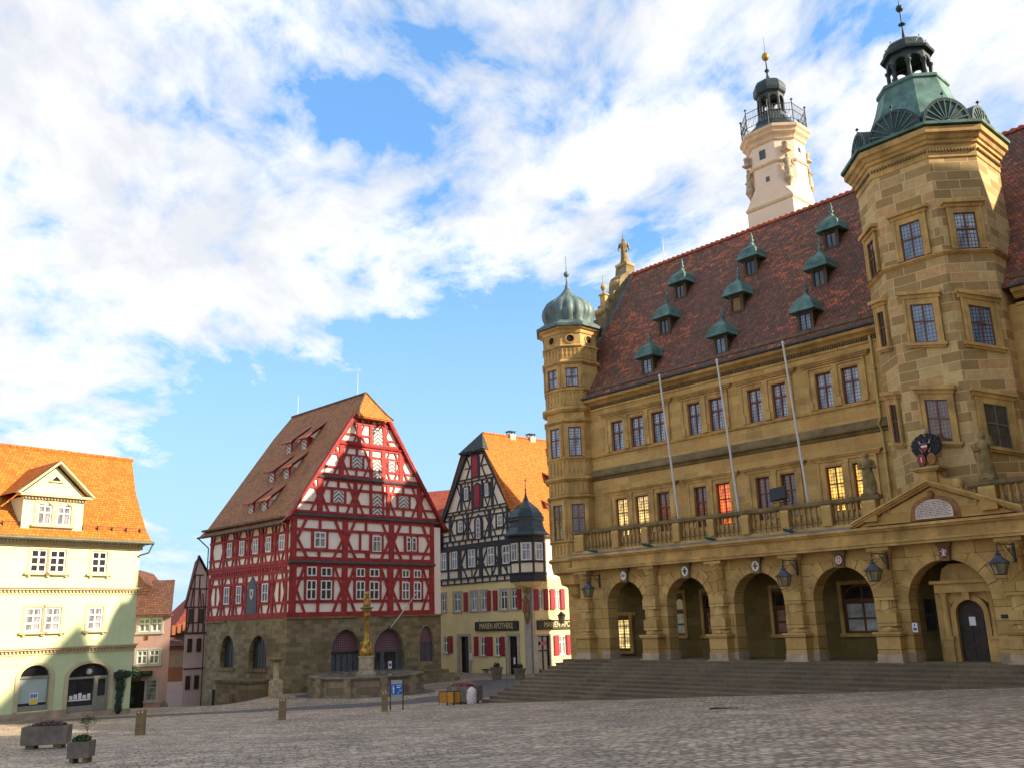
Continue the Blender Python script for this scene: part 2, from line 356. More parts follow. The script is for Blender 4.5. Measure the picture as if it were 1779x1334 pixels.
def cobbles():
    m, nt, b = newmat('cobblestones'); obj = coords(nt, 'Object')
    rot = nd(nt, 'ShaderNodeMapping', Vector=obj, Rotation=(0, 0, radians(-24))).outputs[0]
    wn = nd(nt, 'ShaderNodeTexNoise', Vector=rot, Scale=.35, Detail=3.0)
    w = nd(nt, 'ShaderNodeVectorMath', _operation='MULTIPLY_ADD', i0=wn.outputs['Color'], i1=(.9, .9, 0), i2=rot).outputs[0]
    br = nd(nt, 'ShaderNodeTexBrick', Vector=w, Color1=(0,0,0,1), Color2=(1,1,1,1), Mortar=(.5,.5,.5,1), Scale=1.0, Mortar_Size=.028, Mortar_Smooth=.4, Brick_Width=.30, Row_Height=.20)
    br.offset = .5; br.squash = .8; br.squash_frequency = 3
    rnd = nd(nt, 'ShaderNodeSeparateColor', Color=br.outputs['Color']).outputs[0]
    big = noise(nt, obj, .09, 5, .6); mid = noise(nt, obj, .6, 5, .65)
    c = mixc(nt, rnd, (.25,.183,.127), (.76,.575,.405))
    c = mixc(nt, mth(nt, 'MULTIPLY', ramp(nt, noise(nt, w, 1.9, 2), .5, .7), .55), c, (.40,.27,.20))
    c = mixc(nt, mth(nt, 'MULTIPLY', ramp(nt, mid, .45, .7), .5), c, (.17,.14,.11))
    c = mixc(nt, mth(nt, 'MULTIPLY', ramp(nt, big, .5, .66), .45), c, (.17,.155,.13))
    c = mixc(nt, mth(nt, 'MULTIPLY', mth(nt, 'MULTIPLY', br.outputs['Fac'], mth(nt, 'ADD', mth(nt, 'MULTIPLY', ramp(nt, mid, .35, .55), .5), .5)), .9), c, (.06,.048,.034))
    c = mixc(nt, mth(nt, 'MULTIPLY', mth(nt, 'MULTIPLY', br.outputs['Fac'], ramp(nt, noise(nt, obj, .3, 4), .56, .66)), .7), c, (.07,.075,.03))
    nt.links.new(c, b.inputs['Base Color']); b.inputs['Roughness'].default_value = .7; b.inputs['Specular IOR Level'].default_value = .35
    h = mth(nt, 'ADD', mth(nt, 'MULTIPLY', br.outputs['Fac'], -1.0), mth(nt, 'ADD', mth(nt, 'MULTIPLY', rnd, .5), mth(nt, 'MULTIPLY', noise(nt, obj, 9, 3), .5)))
    nt.links.new(bump(nt, h, .9, .05), b.inputs['Normal'])
    return m
def setts(name, c1, c2):
    m, nt, b = newmat(name); obj = coords(nt, 'Object')
    vo = nd(nt, 'ShaderNodeTexVoronoi', Vector=obj, Scale=7.0); f = vo.outputs['Distance']
    rnd = nd(nt, 'ShaderNodeSeparateColor', Color=vo.outputs['Color']).outputs[0]
    c = mixc(nt, rnd, c1, c2); c = mixc(nt, mth(nt, 'MULTIPLY', ramp(nt, noise(nt, obj, .5, 5), .45, .7), .5), c, tuple(x*.5 for x in c1))
    nt.links.new(c, b.inputs['Base Color']); b.inputs['Roughness'].default_value = .75
    nt.links.new(bump(nt, f, -.5, .03), b.inputs['Normal'])
    return m
M['cobbles'] = cobbles()
M['setts'] = setts('grey_setts', (.065,.06,.058), (.12,.11,.10))

# ------------------------------------------------------------------ windows
WCACHE = {}
def window(parent, T, w, h, fm='white', gm='g_dark', cols=2, rows=(.62,), fw=.07, bw=.055, arch=0.0, name='window', d=.07, shear=0.0, dx=0.0):
    """casement in a facade frame: T places its lower left corner, it looks along -y"""
    key = (round(w, 2), round(h, 2), fm, gm, cols, rows, fw, bw, arch, d, shear)
    if key not in WCACHE:
        f, g = MB(), MB()
        sh = lambda x: shear*(x - w/2)
        def pbox(x0, x1, z0, z1, y0, y1):
            f.prism_xz([(x0, z0+sh(x0)), (x1, z0+sh(x1)), (x1, z1+sh(x1)), (x0, z1+sh(x0))], y0, y1)
        top = [(w*i/10, h - arch + (arch*sqrt(max(0, 1-(2*i/10-1)**2)) if arch else 0)) for i in range(11)] if arch else [(0, h), (w, h)]
        g.prism_xz([(0, sh(0)), (w, sh(w))] + [(x, z + sh(x)) for x, z in reversed(top)], -.005, .03)
        hh = h - arch
        pbox(0, fw, 0, hh, -d, .02); pbox(w-fw, w, 0, hh, -d, .02); pbox(fw, w-fw, 0, fw, -d, .02)
        if not arch: pbox(fw, w-fw, h-fw, h, -d, .02)
        else:
            for i in range(10):
                (xa, za), (xb, zb) = top[i], top[i+1]
                k = lambda x, z: (w/2 + (x-w/2)*(1-2*fw/w), hh + (z-hh)*(1-fw/max(arch, .1)))
                f.prism_xz([k(xa, za), k(xb, zb), (xb, zb), (xa, za)], -d, .02)
        for i in range(1, cols):
            x = w*i/cols; pbox(x-bw/2, x+bw/2, fw, h-fw if not arch else hh+arch*.9, -d+.012, .02)
        for r in rows:
            z = h*r; pbox(fw, w-fw, z-bw/2, z+bw/2, -d+.006, .02)
        a = f.mesh('window'); a.materials.append(M[fm]); b = g.mesh('pane'); b.materials.append(M[gm])
        WCACHE[key] = (a, b)
    a, b = WCACHE[key]
    o = link(name, a, parent); o.matrix_basis = T
    link('pane', b, o)
    return o
def ptl(x, z, y=0.0): return Matrix.Translation((x, y, z))

def text_mesh(txt, size, extrude=.01):
    cu = bpy.data.curves.new('txt', 'FONT'); cu.body = txt; cu.size = size; cu.extrude = extrude; cu.align_x = 'CENTER'; cu.align_y = 'CENTER'
    o = bpy.data.objects.new('txt', cu); COL.objects.link(o)
    dg = bpy.context.evaluated_depsgraph_get(); me = bpy.data.meshes.new_from_object(o.evaluated_get(dg))
    bpy.data.objects.remove(o); return me
def lettering(txt, size, mat_, parent, x, z, y=0.0, sx=1.0, T=None, extrude=.01):
    me = text_mesh(txt, size, extrude); me.materials.clear(); me.materials.append(mat_)
    o = link('lettering', me, parent)
    o.matrix_basis = (T or Matrix()) @ Matrix.Translation((x, y, z)) @ Matrix.Rotation(pi/2, 4, 'X') @ Matrix.Diagonal((sx, 1, 1, 1))
    return o

def figure(mb, x, y, z, h, face=-90, arms='fold', n=12):
    """a draped standing figure facing angle face (degrees)"""
    k = h; T0 = mb.T; mb.T = T0 @ FT(x, y, face + 90, z)
    prof = [(.17,0,.17),(.165,.05,.15),(.14,.2,.13),(.125,.36,.115),(.13,.47,.11),(.115,.56,.09),(.135,.66,.095),(.15,.76,.09),(.13,.81,.08),(.055,.835,.05),(.05,.86,.05),(.068,.89,.07),(.07,.93,.075),(.055,.975,.06),(.02,1.0,.02)]
    rings = []
    for i, (rx, zz, ry) in enumerate(prof):
        rings.append([(k*rx*cos(2*pi*j/n)*(1+.09*(1 if j % 2 else -1)*(zz < .5)), k*ry*sin(2*pi*j/n)*(1+.09*(1 if j % 2 else -1)*(zz < .5)), z*0 + k*zz) for j in range(n)])
    mb.loft(rings, True, True)
    for sx in (-1, 1):
        sh = (sx*k*.14, 0, k*.775)
        if arms == 'raise' and sx == 1: el, ha = (sx*k*.24, -k*.05, k*.70), (sx*k*.25, -k*.16, k*.86)
        elif arms == 'side': el, ha = (sx*k*.19, 0, k*.6), (sx*k*.20, -k*.1, k*.48)
        else: el, ha = (sx*k*.19, -k*.03, k*.62), (sx*k*.05, -k*.15, k*.62)
        mb.tube(sh, el, k*.048, k*.04, 8); mb.tube(el, ha, k*.04, k*.03, 8)
        mb.lathe([(.01, ha[2]-k*.03), (k*.032, ha[2]), (.01, ha[2]+k*.03)], (ha[0], ha[1]), 8)
    mb.T = T0
# ------------------------------------------------------------------ camera, light, sky
PITCH, ROLL, FPX, EYE = radians(14.36), radians(1.79), 1600.0, 2.4
right = Vector((1, 0, 0)); up = Vector((0, -sin(PITCH), cos(PITCH))); fwd = Vector((0, cos(PITCH), sin(PITCH)))
r2 = cos(ROLL)*right - sin(ROLL)*up; u2 = cos(ROLL)*up + sin(ROLL)*right
cam_d = bpy.data.cameras.new('camera'); cam = bpy.data.objects.new('camera', cam_d); COL.objects.link(cam)
cam_d.sensor_width = 36; cam_d.lens = FPX/1779*36; cam_d.clip_end = 3000; cam_d.clip_start = .1
mw = Matrix((r2, u2, -fwd)).transposed().to_4x4(); mw.translation = (0, 0, EYE); cam.matrix_world = mw
scene.camera = cam
SUN_AZ, SUN_EL = radians(SUN_YAW), radians(SUN_ELEV)
sv = Vector((sin(SUN_AZ)*cos(SUN_EL), cos(SUN_AZ)*cos(SUN_EL), sin(SUN_EL)))
ld = bpy.data.lights.new('sun', 'SUN'); ld.energy = SUN_POWER; ld.angle = radians(.53); ld.color = (1.0, .84, .63)
lo = bpy.data.objects.new('sun', ld); COL.objects.link(lo); lo.rotation_euler = sv.to_track_quat('Z', 'Y').to_euler(); lo.location = (60, -20, 60)
w = bpy.data.worlds.new('World'); scene.world = w; w.use_nodes = True; nt = w.node_tree; bg = nt.nodes['Background']
sky = nd(nt, 'ShaderNodeTexSky'); sky.sky_type = 'NISHITA'; sky.sun_disc = False; sky.sun_elevation = SUN_EL; sky.sun_rotation = SUN_AZ
sky.air_density = 1.0; sky.dust_density = .6; sky.ozone_density = 2.2
D = nd(nt, 'ShaderNodeTexCoord').outputs['Generated']
sp = nd(nt, 'ShaderNodeSeparateXYZ', Vector=D)
zz = mth(nt, 'ADD', mth(nt, 'MAXIMUM', sp.outputs[2], 0.0), .22)
P2 = nd(nt, 'ShaderNodeCombineXYZ', X=mth(nt, 'DIVIDE', sp.outputs[0], zz), Y=mth(nt, 'DIVIDE', sp.outputs[1], zz), Z=0.0).outputs[0]
rotp = nd(nt, 'ShaderNodeMapping', Vector=P2, Rotation=(0, 0, radians(38)), Scale=(1.0, .75, 1), Location=(CLOUD_X, CLOUD_Y, 0)).outputs[0]
wr = nd(nt, 'ShaderNodeTexNoise', Vector=rotp, Scale=1.6, Detail=3.0)
wv = nd(nt, 'ShaderNodeVectorMath', _operation='MULTIPLY_ADD', i0=wr.outputs['Color'], i1=(.28, .28, 0), i2=rotp).outputs[0]
n1 = noise(nt, wv, 2.3, 9, .58); n2 = noise(nt, wv, 7.5, 7, .6); n3 = noise(nt, rotp, .8, 3, .5)
cov = mth(nt, 'ADD', mth(nt, 'ADD', mth(nt, 'MULTIPLY', n1, .48), mth(nt, 'MULTIPLY', n2, .34)), mth(nt, 'MULTIPLY', n3, .2))
def blob(px, py, rad, amt, sxy=1.0):           # a clearing or a bank of cloud in one part of the sky
    d = ((px-889.5)/FPX*r2 - (py-667)/FPX*u2 + fwd).normalized()
    dt = nd(nt, 'ShaderNodeVectorMath', _operation='DISTANCE', i0=D, i1=tuple(d)).outputs[1]
    return mth(nt, 'MULTIPLY', ramp(nt, mth(nt, 'MULTIPLY', dt, -1.0), -rad, -rad*.15), amt)
for b_ in SKY_BLOBS: cov = mth(nt, 'ADD', cov, blob(*b_))
mask = ramp(nt, cov, .455, .575)
mask = mth(nt, 'MULTIPLY', mask, mth(nt, 'SUBTRACT', 2.0, mask))
elev = ramp(nt, sp.outputs[2], .02, .12)
shade = mixc(nt, ramp(nt, mth(nt, 'SUBTRACT', noise(nt, wv, 2.6, 7, .6), mth(nt, 'MULTIPLY', cov, .35)), .16, .40), CLOUD_LIT, CLOUD_SHADE)
skyc = mixc(nt, .6, mixc(nt, 1.0, sky.outputs[0], SKY_TINT, 'MULTIPLY'), SKY_BLUE)
hz = mixc(nt, mth(nt, 'MULTIPLY', ramp(nt, mth(nt, 'MULTIPLY', sp.outputs[2], -1.0), -.40, -.02), .95), skyc, SKY_HAZE)
skyfin = mixc(nt, mth(nt, 'MULTIPLY', mth(nt, 'MULTIPLY', mask, elev), .96), hz, shade)
nt.links.new(skyfin, bg.inputs['Color']); bg.inputs['Strength'].default_value = SKY_POWER
scene.view_settings.view_transform = 'Standard'; scene.view_settings.look = 'None'; scene.view_settings.gamma = 1.0
scene.view_settings.exposure = EXPOSURE
scene.render.engine = 'CYCLES'
try:
    scene.cycles.use_denoising = True; scene.cycles.max_bounces = 6; scene.cycles.diffuse_bounces = 4; scene.cycles.glossy_bounces = 3
except Exception: pass

# ------------------------------------------------------------------ ground
GP = [(-30, 2.1), (0, .70), (10, .17), (23, -.53), (30, -.92), (36, -1.28), (44.5, -1.68), (50, -1.93), (56, -2.2), (65, -2.36), (72, -2.42), (85, -2.32), (110, -2.1), (200, -2.0)]
def gz(x, y):
    for (a, za), (b, zb) in zip(GP, GP[1:]):
        if y <= b: break
    t = min(1, max(0, (y - a)/(b - a))); z = za + (zb - za)*t
    z += .028*max(0, min(x + 3, 40)) * (1 if y < 95 else max(0, 1-(y-95)/20))
    if y > 62: z -= .08*min(y - 62, 40)*min(1, max(0, (-18.6 - x)/2.5))
    return z
def gsheet(name, m, xs, ys, dz, poly=None):
    mb = MB(); n = len(xs)
    vs = [(x, y, gz(x, y) + dz) for y in ys for x in xs]
    fs = [(j*n+i, j*n+i+1, (j+1)*n+i+1, (j+1)*n+i) for j in range(len(ys)-1) for i in range(n-1)]
    mb.add(vs, fs, True); return tag(mb.build(name, m), kind='structure')
xs = [-400, -200, -120, -80, -60] + [-50 + i*1.0 for i in range(101)] + [60, 80, 120, 200, 400]
ys = [-200, -60, -30] + [-20 + i*1.0 for i in range(131)] + [125, 150, 200, 400, 900]
gsheet('square_paving', M['cobbles'], xs, ys, 0)
def strip(name, m, a, b, wl, wr, dz, n=40):
    """a road strip laid along a list of points with a left and right half width"""
    mb = MB(); vs = []
    for i in range(len(a)):
        p = Vector(a[i]); q = Vector(a[min(i+1, len(a)-1)]) - Vector(a[max(i-1, 0)]); q.normalize(); nn = Vector((-q.y, q.x))
        for k in range(5):
            t = -wr[i] + (wl[i]+wr[i])*k/4; c = p + nn*t; vs.append((c.x, c.y, gz(c.x, c.y) + dz))
    fs = [(i*5+k, i*5+k+1, (i+1)*5+k+1, (i+1)*5+k) for i in range(len(a)-1) for k in range(4)]
    mb.add(vs, fs, True); return tag(mb.build(name, m), kind='structure')
def bez(pts, n=24):
    out = []
    for i in range(n+1):
        t = i/n*(len(pts)-1); k = min(int(t), len(pts)-2); u = t-k
        p0 = pts[max(k-1, 0)]; p1 = pts[k]; p2 = pts[k+1]; p3 = pts[min(k+2, len(pts)-1)]
        out.append(tuple(.5*((2*p1[j]) + (-p0[j]+p2[j])*u + (2*p0[j]-5*p1[j]+4*p2[j]-p3[j])*u*u + (-p0[j]+3*p1[j]-3*p2[j]+p3[j])*u**3) for j in range(2)))
    return out
rd = bez([(-60, 39), (-32, 47), (-20, 53.5), (-12, 57), (-6.5, 60), (-2.5, 66), (-1, 74), (-2, 80.5)])
strip('street', M['setts'], rd, None, [1.5]*10 + [1.6]*5 + [2.4]*10, [1.3]*10+[1.6]*5 + [2.6]*10, .012)
# ------------------------------------------------------------------ the town hall (local x to the right along its front, y into it)
TH_O, TH_A = (3.943, 58.984), radians(-47.37)
TH = thing('town_hall', 'long golden sandstone town hall with arcade, stair tower, corner oriel and steep tiled roof', 'town hall', (TH_O[0], TH_O[1], 0), TH_A)
THM = Matrix.Translation((TH_O[0], TH_O[1], 0)) @ Matrix.Rotation(TH_A, 4, 'Z')
WY = 3.0                                            # main wall behind the arcade
GRP = [(.61, 1.64, 2.30, 3.38, 4.07, 5.10), (6.95, 7.88, 8.56, 9.54), (11.31, 12.24, 12.93, 13.86), (15.70, 16.66, 17.26, 18.24)]
holes = []
for g in GRP:
    for a, b in zip(g[::2], g[1::2]): holes += [(a, b, 13.07, 15.04), (a, b, 7.45, 9.87)]
arcw = [(-.09, 1.2, .38, 2.3), (4.65, 5.5, 1.25, 3.44), (6.95, 7.8, 1.25, 3.46), (11.65, 12.55, 1.25, 3.46), (15.8, 17.85, 1.25, 3.66)]
mb = MB(); mb.holewall(-.1, 40, -1.5, 4.95, arcw, .24, WY); mb.build('arcade_back_wall', M['arcade_shade_wall'], TH)
mb = MB(); mb.holewall(-4.1, -.1, -1.5, 4.95, [(-.1, -.099, 1, 1.1)], .01, WY); mb.holewall(-4.1, 20.4, 4.95, 16.2, holes, .24, WY)
mb.holewall(26.0, 40, 4.95, 16.2, [], .2, WY)
mb.poly([(-4.1, 18, -2.5), (-4.1, WY, -2.5), (-4.1, WY, 16.2), (-4.1, 18, 16.2)]); mb.poly([(40, WY, -2), (40, 18, -2), (40, 18, 16.2), (40, WY, 16.2)])
mb.poly([(40, 18, -2), (-4.1, 18, -2), (-4.1, 18, 16.2), (40, 18, 16.2)]); mb.poly([(-4, 3.3, 16.1), (40, 3.3, 16.1), (40, 18, 16.1), (-4, 18, 16.1)])
mb.build('wall', M['stone'], TH)
# string courses and cornice
def course(mb, prof, x0, x1):                        # prof: (protrusion, z) bottom to top, swept along x
    n = len(prof)
    vs = [(x0, WY - p, z) for p, z in prof] + [(x1, WY - p, z) for p, z in prof]
    mb.add(vs, [(i, i+n, i+1+n, i+1) for i in range(n-1)] + [tuple(reversed(range(n))), tuple(range(n, 2*n))])
for x0, x1 in ((-1.35, 20.3), (26.4, 40)):
    mb = MB(); course(mb, [(.0, 12.82), (.10, 12.88), (.14, 12.97), (.0, 13.03)], x0, x1); mb.build('string_course', M['trim'], TH)
    mb = MB(); course(mb, [(.0, 16.05), (.06, 16.08), (.07, 16.22), (.0, 16.23)], x0, x1); mb.build('string_course', M['trim'], TH)
    mb = MB(); course(mb, [(.0, 16.42), (.12, 16.47), (.22, 16.56), (.48, 16.68), (.50, 16.86), (.0, 16.87)], x0, x1); mb.build('cornice', M['trim'], TH)
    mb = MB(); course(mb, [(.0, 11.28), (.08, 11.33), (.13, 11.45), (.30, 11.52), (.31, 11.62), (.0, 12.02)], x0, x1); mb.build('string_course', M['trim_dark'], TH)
mb = MB()
x = -1.3
while x < 20.2: mb.box(x, x+.07, WY-.12, WY+.01, 16.25, 16.41); x += .14
mb.build('dentil_frieze', M['sill'], TH)
# windows with surrounds
STY1 = dict(fm='redframe', rows=(.62,), fw=.075, bw=.075)
reflection_panes = {(0,0): 'g_glow', (0,1): 'g_glow', (3,0): 'g_glow2', (3,1): 'g_glow2', (1,1): 'g_glow_orange', (2,0): 'g_leadred', (0,2): 'g_leadred', (1,0): 'g_leadred', (2,1): 'g_leadred'}
for gi, g in enumerate(GRP):
    x0, x1 = g[0], g[-1]
    for z0, z1, zh in ((13.07, 15.04, 15.55), (7.45, 9.87, 10.3)):
        mb = MB(); y = WY
        mb = MB()
        edges = [x0-.42] + list(g) + [x1+.42]
        for i in range(0, len(edges), 2):
            a, b = edges[i], edges[i+1]; mid = 0 < i < len(edges)-2
            mb.box(a, b, y-.06, y+.02, z0, z1+.36)
            if mid:
                c = (a+b)/2; mb.box(c-.13, c+.13, y-.13, y-.055, z0+.55, z1+.1); mb.box(c-.19, c+.19, y-.16, y-.057, z0, z0+.5); mb.box(c-.16, c+.16, y-.15, y-.058, z1+.1, z1+.3)
            else:
                s = -1 if i == 0 else 1; e = a if i == 0 else b
                mb.box(min(e, e-s*.1), max(e, e-s*.1), y-.11, y-.057, z0+.5, z1+.36); mb.box(min(e, e-s*.2), max(e, e-s*.2), y-.13, y-.056, z0, z0+.5)
        for a, b in zip(g[::2], g[1::2]):
            mb.box(a, b, y-.06, y+.02, z1, z1+.36); mb.box(a-.05, b+.05, y-.10, y-.059, z1+.07, z1+.15)
        mb.box(x0-.42, x1+.42, y-.13, y-.058, z1+.27, z1+.359)
        mb.box(x0-.62, x1+.62, y-.14, y+.02, zh-.1, zh); mb.box(x0-.72, x1+.72, y-.24, y+.02, zh, zh+.09); mb.box(x0-.82, x1+.82, y-.32, y+.02, zh+.09, zh+.17)
        sur = mb.build('window_surround', M['trim'], TH)
        for wi, (a, b) in enumerate(zip(g[::2], g[1::2])):
            gm = 'g_lead' if z0 > 10 else reflection_panes.get((gi, wi), 'g_leadblue')
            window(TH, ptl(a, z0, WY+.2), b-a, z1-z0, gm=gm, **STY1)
# windows and door inside the arcade
window(TH, ptl(-.1, .38, WY+.2), 1.3, 1.92, fm='wood', gm='g_glow', cols=2, rows=(.25, .5, .75), fw=.1)
for xa, w_, hz, gm, nc, xc in ((4.65, .85, 1.33, 'g_white', 1, 5.02), (6.95, .85, 1.35, 'g_pink', 1, 7.15), (11.65, .9, 1.35, 'g_pink', 1, 12.05), (15.8, 2.05, 1.55, 'g_white', 2, 16.8)):
    window(TH, ptl(xa, 1.25, WY+.2), w_, hz, fm='brownframe', gm=gm, cols=nc, rows=(.46,), fw=.1, bw=.1)
    window(TH, ptl(xa, 1.25+hz+.06, WY+.2), w_, .8, fm='brownframe', gm='g_dark', cols=nc, rows=(), fw=.09, bw=.08, arch=min(.55, w_*.45))
    mb = MB(); mb.box(xa-.12, xa+w_+.12, WY+.02, WY+.2, 1.25+hz-.03, 1.25+hz+.09); mb.build('transom', M['brownframe'], TH)
mb = MB(); mb.box(-.5, 1.8, WY-.14, WY-.01, 2.48, 2.68); mb.box(-.35, -.1, WY-.1, WY-.01, .2, 2.48); mb.box(1.2, 1.45, WY-.1, WY-.01, .2, 2.48); mb.box(-.4, 1.5, WY-.2, WY-.01, .16, .3); mb.build('window_surround', M['trim'], TH)
for a, b in ((15.8, 17.85), (11.65, 12.55), (6.95, 7.8), (4.65, 5.5)):
    mb = MB(); mb.box(a-.2, b+.2, WY-.07, WY+.01, 3.67, 3.86); mb.box(a-.2, a-.01, WY-.06, WY+.01, 1.1, 3.72); mb.box(b+.01, b+.2, WY-.06, WY+.01, 1.1, 3.72); mb.box(a-.25, b+.25, WY-.15, WY-.01, 1.05, 1.22); mb.build('window_surround', M['trim'], TH)

# arcade
ARCH = [(2.13, 5.0), (6.65, 9.6), (11.2, 14.25), (15.9, 19.05), (20.72, 24.42), (26.9, 30.4), (32.0, 35.2)]
def arcpts(a, b, z1=4.48, n=14):
    r = (b-a)/2; zc = z1 - r
    return [(a + r - r*cos(pi*i/n), zc + r*sin(pi*i/n)) for i in range(n+1)], zc
mb = MB(); TK = .85
xp = -.1
ZT = 5.22
for a, b in ARCH:
    pts, zc = arcpts(a, b)
    mb.poly([(xp, 0, -2), (a, 0, -2), (a, 0, zc), (a, 0, ZT), (xp, 0, ZT)])
    for i in range(len(pts)-1):
        (xa, za), (xb, zb) = pts[i], pts[i+1]
        mb.poly([(xa, 0, za), (xb, 0, zb), (xb, 0, ZT), (xa, 0, ZT)])
        mb.poly([(xa, 0, za), (xa, TK, za), (xb, TK, zb), (xb, 0, zb)])
        mb.poly([(xa, TK, za), (xa, TK, ZT), (xb, TK, ZT), (xb, TK, zb)])
    for x in (a, b): mb.poly([(x, 0, -2), (x, 0, zc), (x, TK, zc), (x, TK, -2)] if x == a else [(x, 0, -2), (x, TK, -2), (x, TK, zc), (x, 0, zc)])
    mb.poly([(xp, TK, -2), (xp, TK, ZT), (a, TK, ZT), (a, TK, -2)])
    xp = b
mb.poly([(xp, 0, -2), (40, 0, -2), (40, 0, ZT), (xp, 0, ZT)]); mb.poly([(-.1, 0, -2), (-.1, 0, ZT), (-.1, TK, ZT), (-.1, TK, -2)])
mb.build('arcade', M['rust'], TH)
# raised voussoir blocks round each arch, keystones with shields
for a, b in ARCH[:6]:
    r = (b-a)/2; cx = (a+b)/2; zc = 4.48 - r
    for k in range(9):
        t0, t1 = pi*(k+.04)/9, pi*(k+.96)/9
        if k == 4: continue
        ro = r + (.62 if k % 2 == 0 else .42)
        q = [(cx - rr*cos(t), min(zc + rr*sin(t), 5.18)) for t in (t0, (t0+t1)/2, t1) for rr in (r+.004,)] + [(cx - ro*cos(t), min(zc + ro*sin(t), 5.18)) for t in (t1, (t0+t1)/2, t0)]
        mb = MB(); mb.prism_xz(list(reversed(q)), -.04, .02); mb.build('voussoir', M['trim'], TH)
for a, b in ARCH[:6]:
    mb = MB(); cx = (a+b)/2 + .15; mb.prism_xz([(cx-.19, 4.4), (cx+.19, 4.4), (cx+.27, 5.19), (cx-.27, 5.19)], -.22, .02); mb.box(cx-.33, cx+.33, -.27, .0, 5.06, 5.21); mb.build('keystone', M['trim_dark'], TH)
# engaged columns on pedestals
PX = [.5, 5.75, 10.4, 15.02, 19.8, 25.6, 31.1, 36.5]
for cx in PX:
    mb = MB(); hw = .56
    mb.box(cx-hw, cx+hw, -.62, .05, .38, 1.18)
    for k in range(2): mb.box(cx-hw-.07-.05*k, cx+hw+.07+.05*k, -.70-.05*k, .06, 1.18+.09*k, 1.27+.09*k)
    mb.lathe([(.46, 1.36), (.50, 1.42), (.48, 1.5), (.39, 1.56), (.38, 3.2), (.36, 4.72), (.41, 4.76), (.37, 4.82), (.42, 4.9), (.5, 5.0), (.5, 5.04)], (cx, -.1), 20)
    mb.box(cx-.55, cx+.55, -.62, .06, 5.04, 5.2)
    for z in (1.62, 2.79): mb.box(cx-.47, cx+.47, -.52, .05, z, z+.56)
    mb.build('column', M['rust'], TH)
    mb = MB(); mb.box(cx-hw-.03, cx+hw+.03, -.66, .03, .05, .38); mb.box(cx-hw-.12, cx+hw+.12, -.75, .04, -.35, .05); mb.build('plinth', M['pinkstone'], TH)
for a, b in ARCH:
    for x, s in ((a, -1), (b, 1)):
        mb = MB(); x0, x1 = sorted((x + s*.0, x + s*.55)); mb.box(x0-.04, x1+.04, -.06, TK+.05, -.5, .42); mb.build('plinth', M['pinkstone'], TH)
# entablature: architrave, frieze, cornice, balcony floor and arcade vault
mb = MB()
mb.box(-.2, 40, -.72, TK, 5.22, 5.46); mb.box(-.12, 40, -.60, TK, 5.46, 5.92)
mb.box(-.22, 40, -.76, TK, 5.92, 6.02); mb.box(-.34, 40, -.9, TK, 6.02, 6.14)
mb.box(-.3, 40, -.78, -.1, 5.36, 5.455)
mb.build('entablature', M['trim'], TH)
mb = MB(); mb.box(-.1, 40, TK, WY-.005, 4.95, 6.14); mb.box(-.6, 40, -.45, WY-.01, -.35, 0.0)
for cx in PX: mb.box(cx-.35, cx+.35, TK, WY-.01, 4.3, 4.96)
mb.build('balcony_floor', M['oldstone'], TH)
mb = MB(); mb.box(-.32, 18.75, -.88, -.25, 6.14, 6.24); mb.box(26.5, 40, -.88, -.25, 6.14, 6.24); mb.build('lead_gutter', M['lead'], TH)
# balustrade
bal = MB(); bal.box(-.1, 18.9, -.55, -.12, 6.24, 6.42); bal.box(26.3, 40, -.55, -.12, 6.24, 6.42)
BAL = bal.build('balustrade', M['trim'], TH)
rl = MB(); rl.box(-.15, 20.2, -.60, -.08, 7.5, 7.68); rl.box(24.3, 40, -.60, -.08, 7.5, 7.68); rl.box(-.1, 20.2, -.54, -.13, 7.44, 7.5); rl.box(24.3, 40, -.54, -.13, 7.44, 7.5); rl.build('handrail', M['trim_dark'], BAL)
POSTS = [.18, .93], [3.32, 3.8], [5.62, 6.07], [7.94, 8.36], [10.3, 10.72], [12.5, 12.95], [14.9, 15.33], [17.2, 17.7], [19.35, 20.0], [24.75, 25.45], [28.0, 28.5]
post_o = None
pm = MB(); pm.box(-.23, .23, -.05, .5, 0, 1.02); pm = pm.mesh('post'); pm.materials.append(M['stone'])
bm_ = MB(); bm_.lathe([(.085, 0), (.085, .08), (.05, .12), (.062, .2), (.105, .36), (.10, .44), (.055, .66), (.045, .8), (.075, .86), (.055, .9), (.085, .95), (.085, 1.03)], (0, 0), 10); bm_ = bm_.mesh('baluster'); bm_.materials.append(M['trim'])
for a, b in POSTS:
    o = link('post', pm, BAL, ((a+b)/2, -.6, 6.42)); o.scale = ((b-a)/.46, 1, 1)
nb = 0
for (a0, b0), (a1, b1) in zip(POSTS, POSTS[1:]):
    n = 8 if a1-b0 > 2 else 6
    if b0 > 19.5 and b0 < 24: continue
    for i in range(n): link('baluster', bm_, BAL, (b0 + (a1-b0)*(i+.5)/n, -.34, 6.42)); nb += 1
for x in (20.25, 20.5, 24.5): link('baluster', bm_, BAL, (x, -.34, 6.42))
for (a0, b0), (a1, b1) in zip(POSTS, POSTS[1:]):
    if b0 > 19.5 and b0 < 24: continue
    gr = MB(); n = 8 if a1-b0 > 2 else 6
    for i in range(n+1): x = b0 + (a1-b0)*i/n; gr.tube((x, -.50, 6.42), (x, -.50, 7.45), .011, n=5)
    gr.tube((b0, -.50, 6.62), (a1, -.50, 6.62), .013, n=5)
    for i in range(n): gr.tube((b0+(a1-b0)*i/n, -.5, 7.0), (b0+(a1-b0)*(i+.5)/n, -.5, 6.62), .009, n=4)
    gr.build('iron_grille', M['iron'], BAL)
crest = MB()
x = 0.0
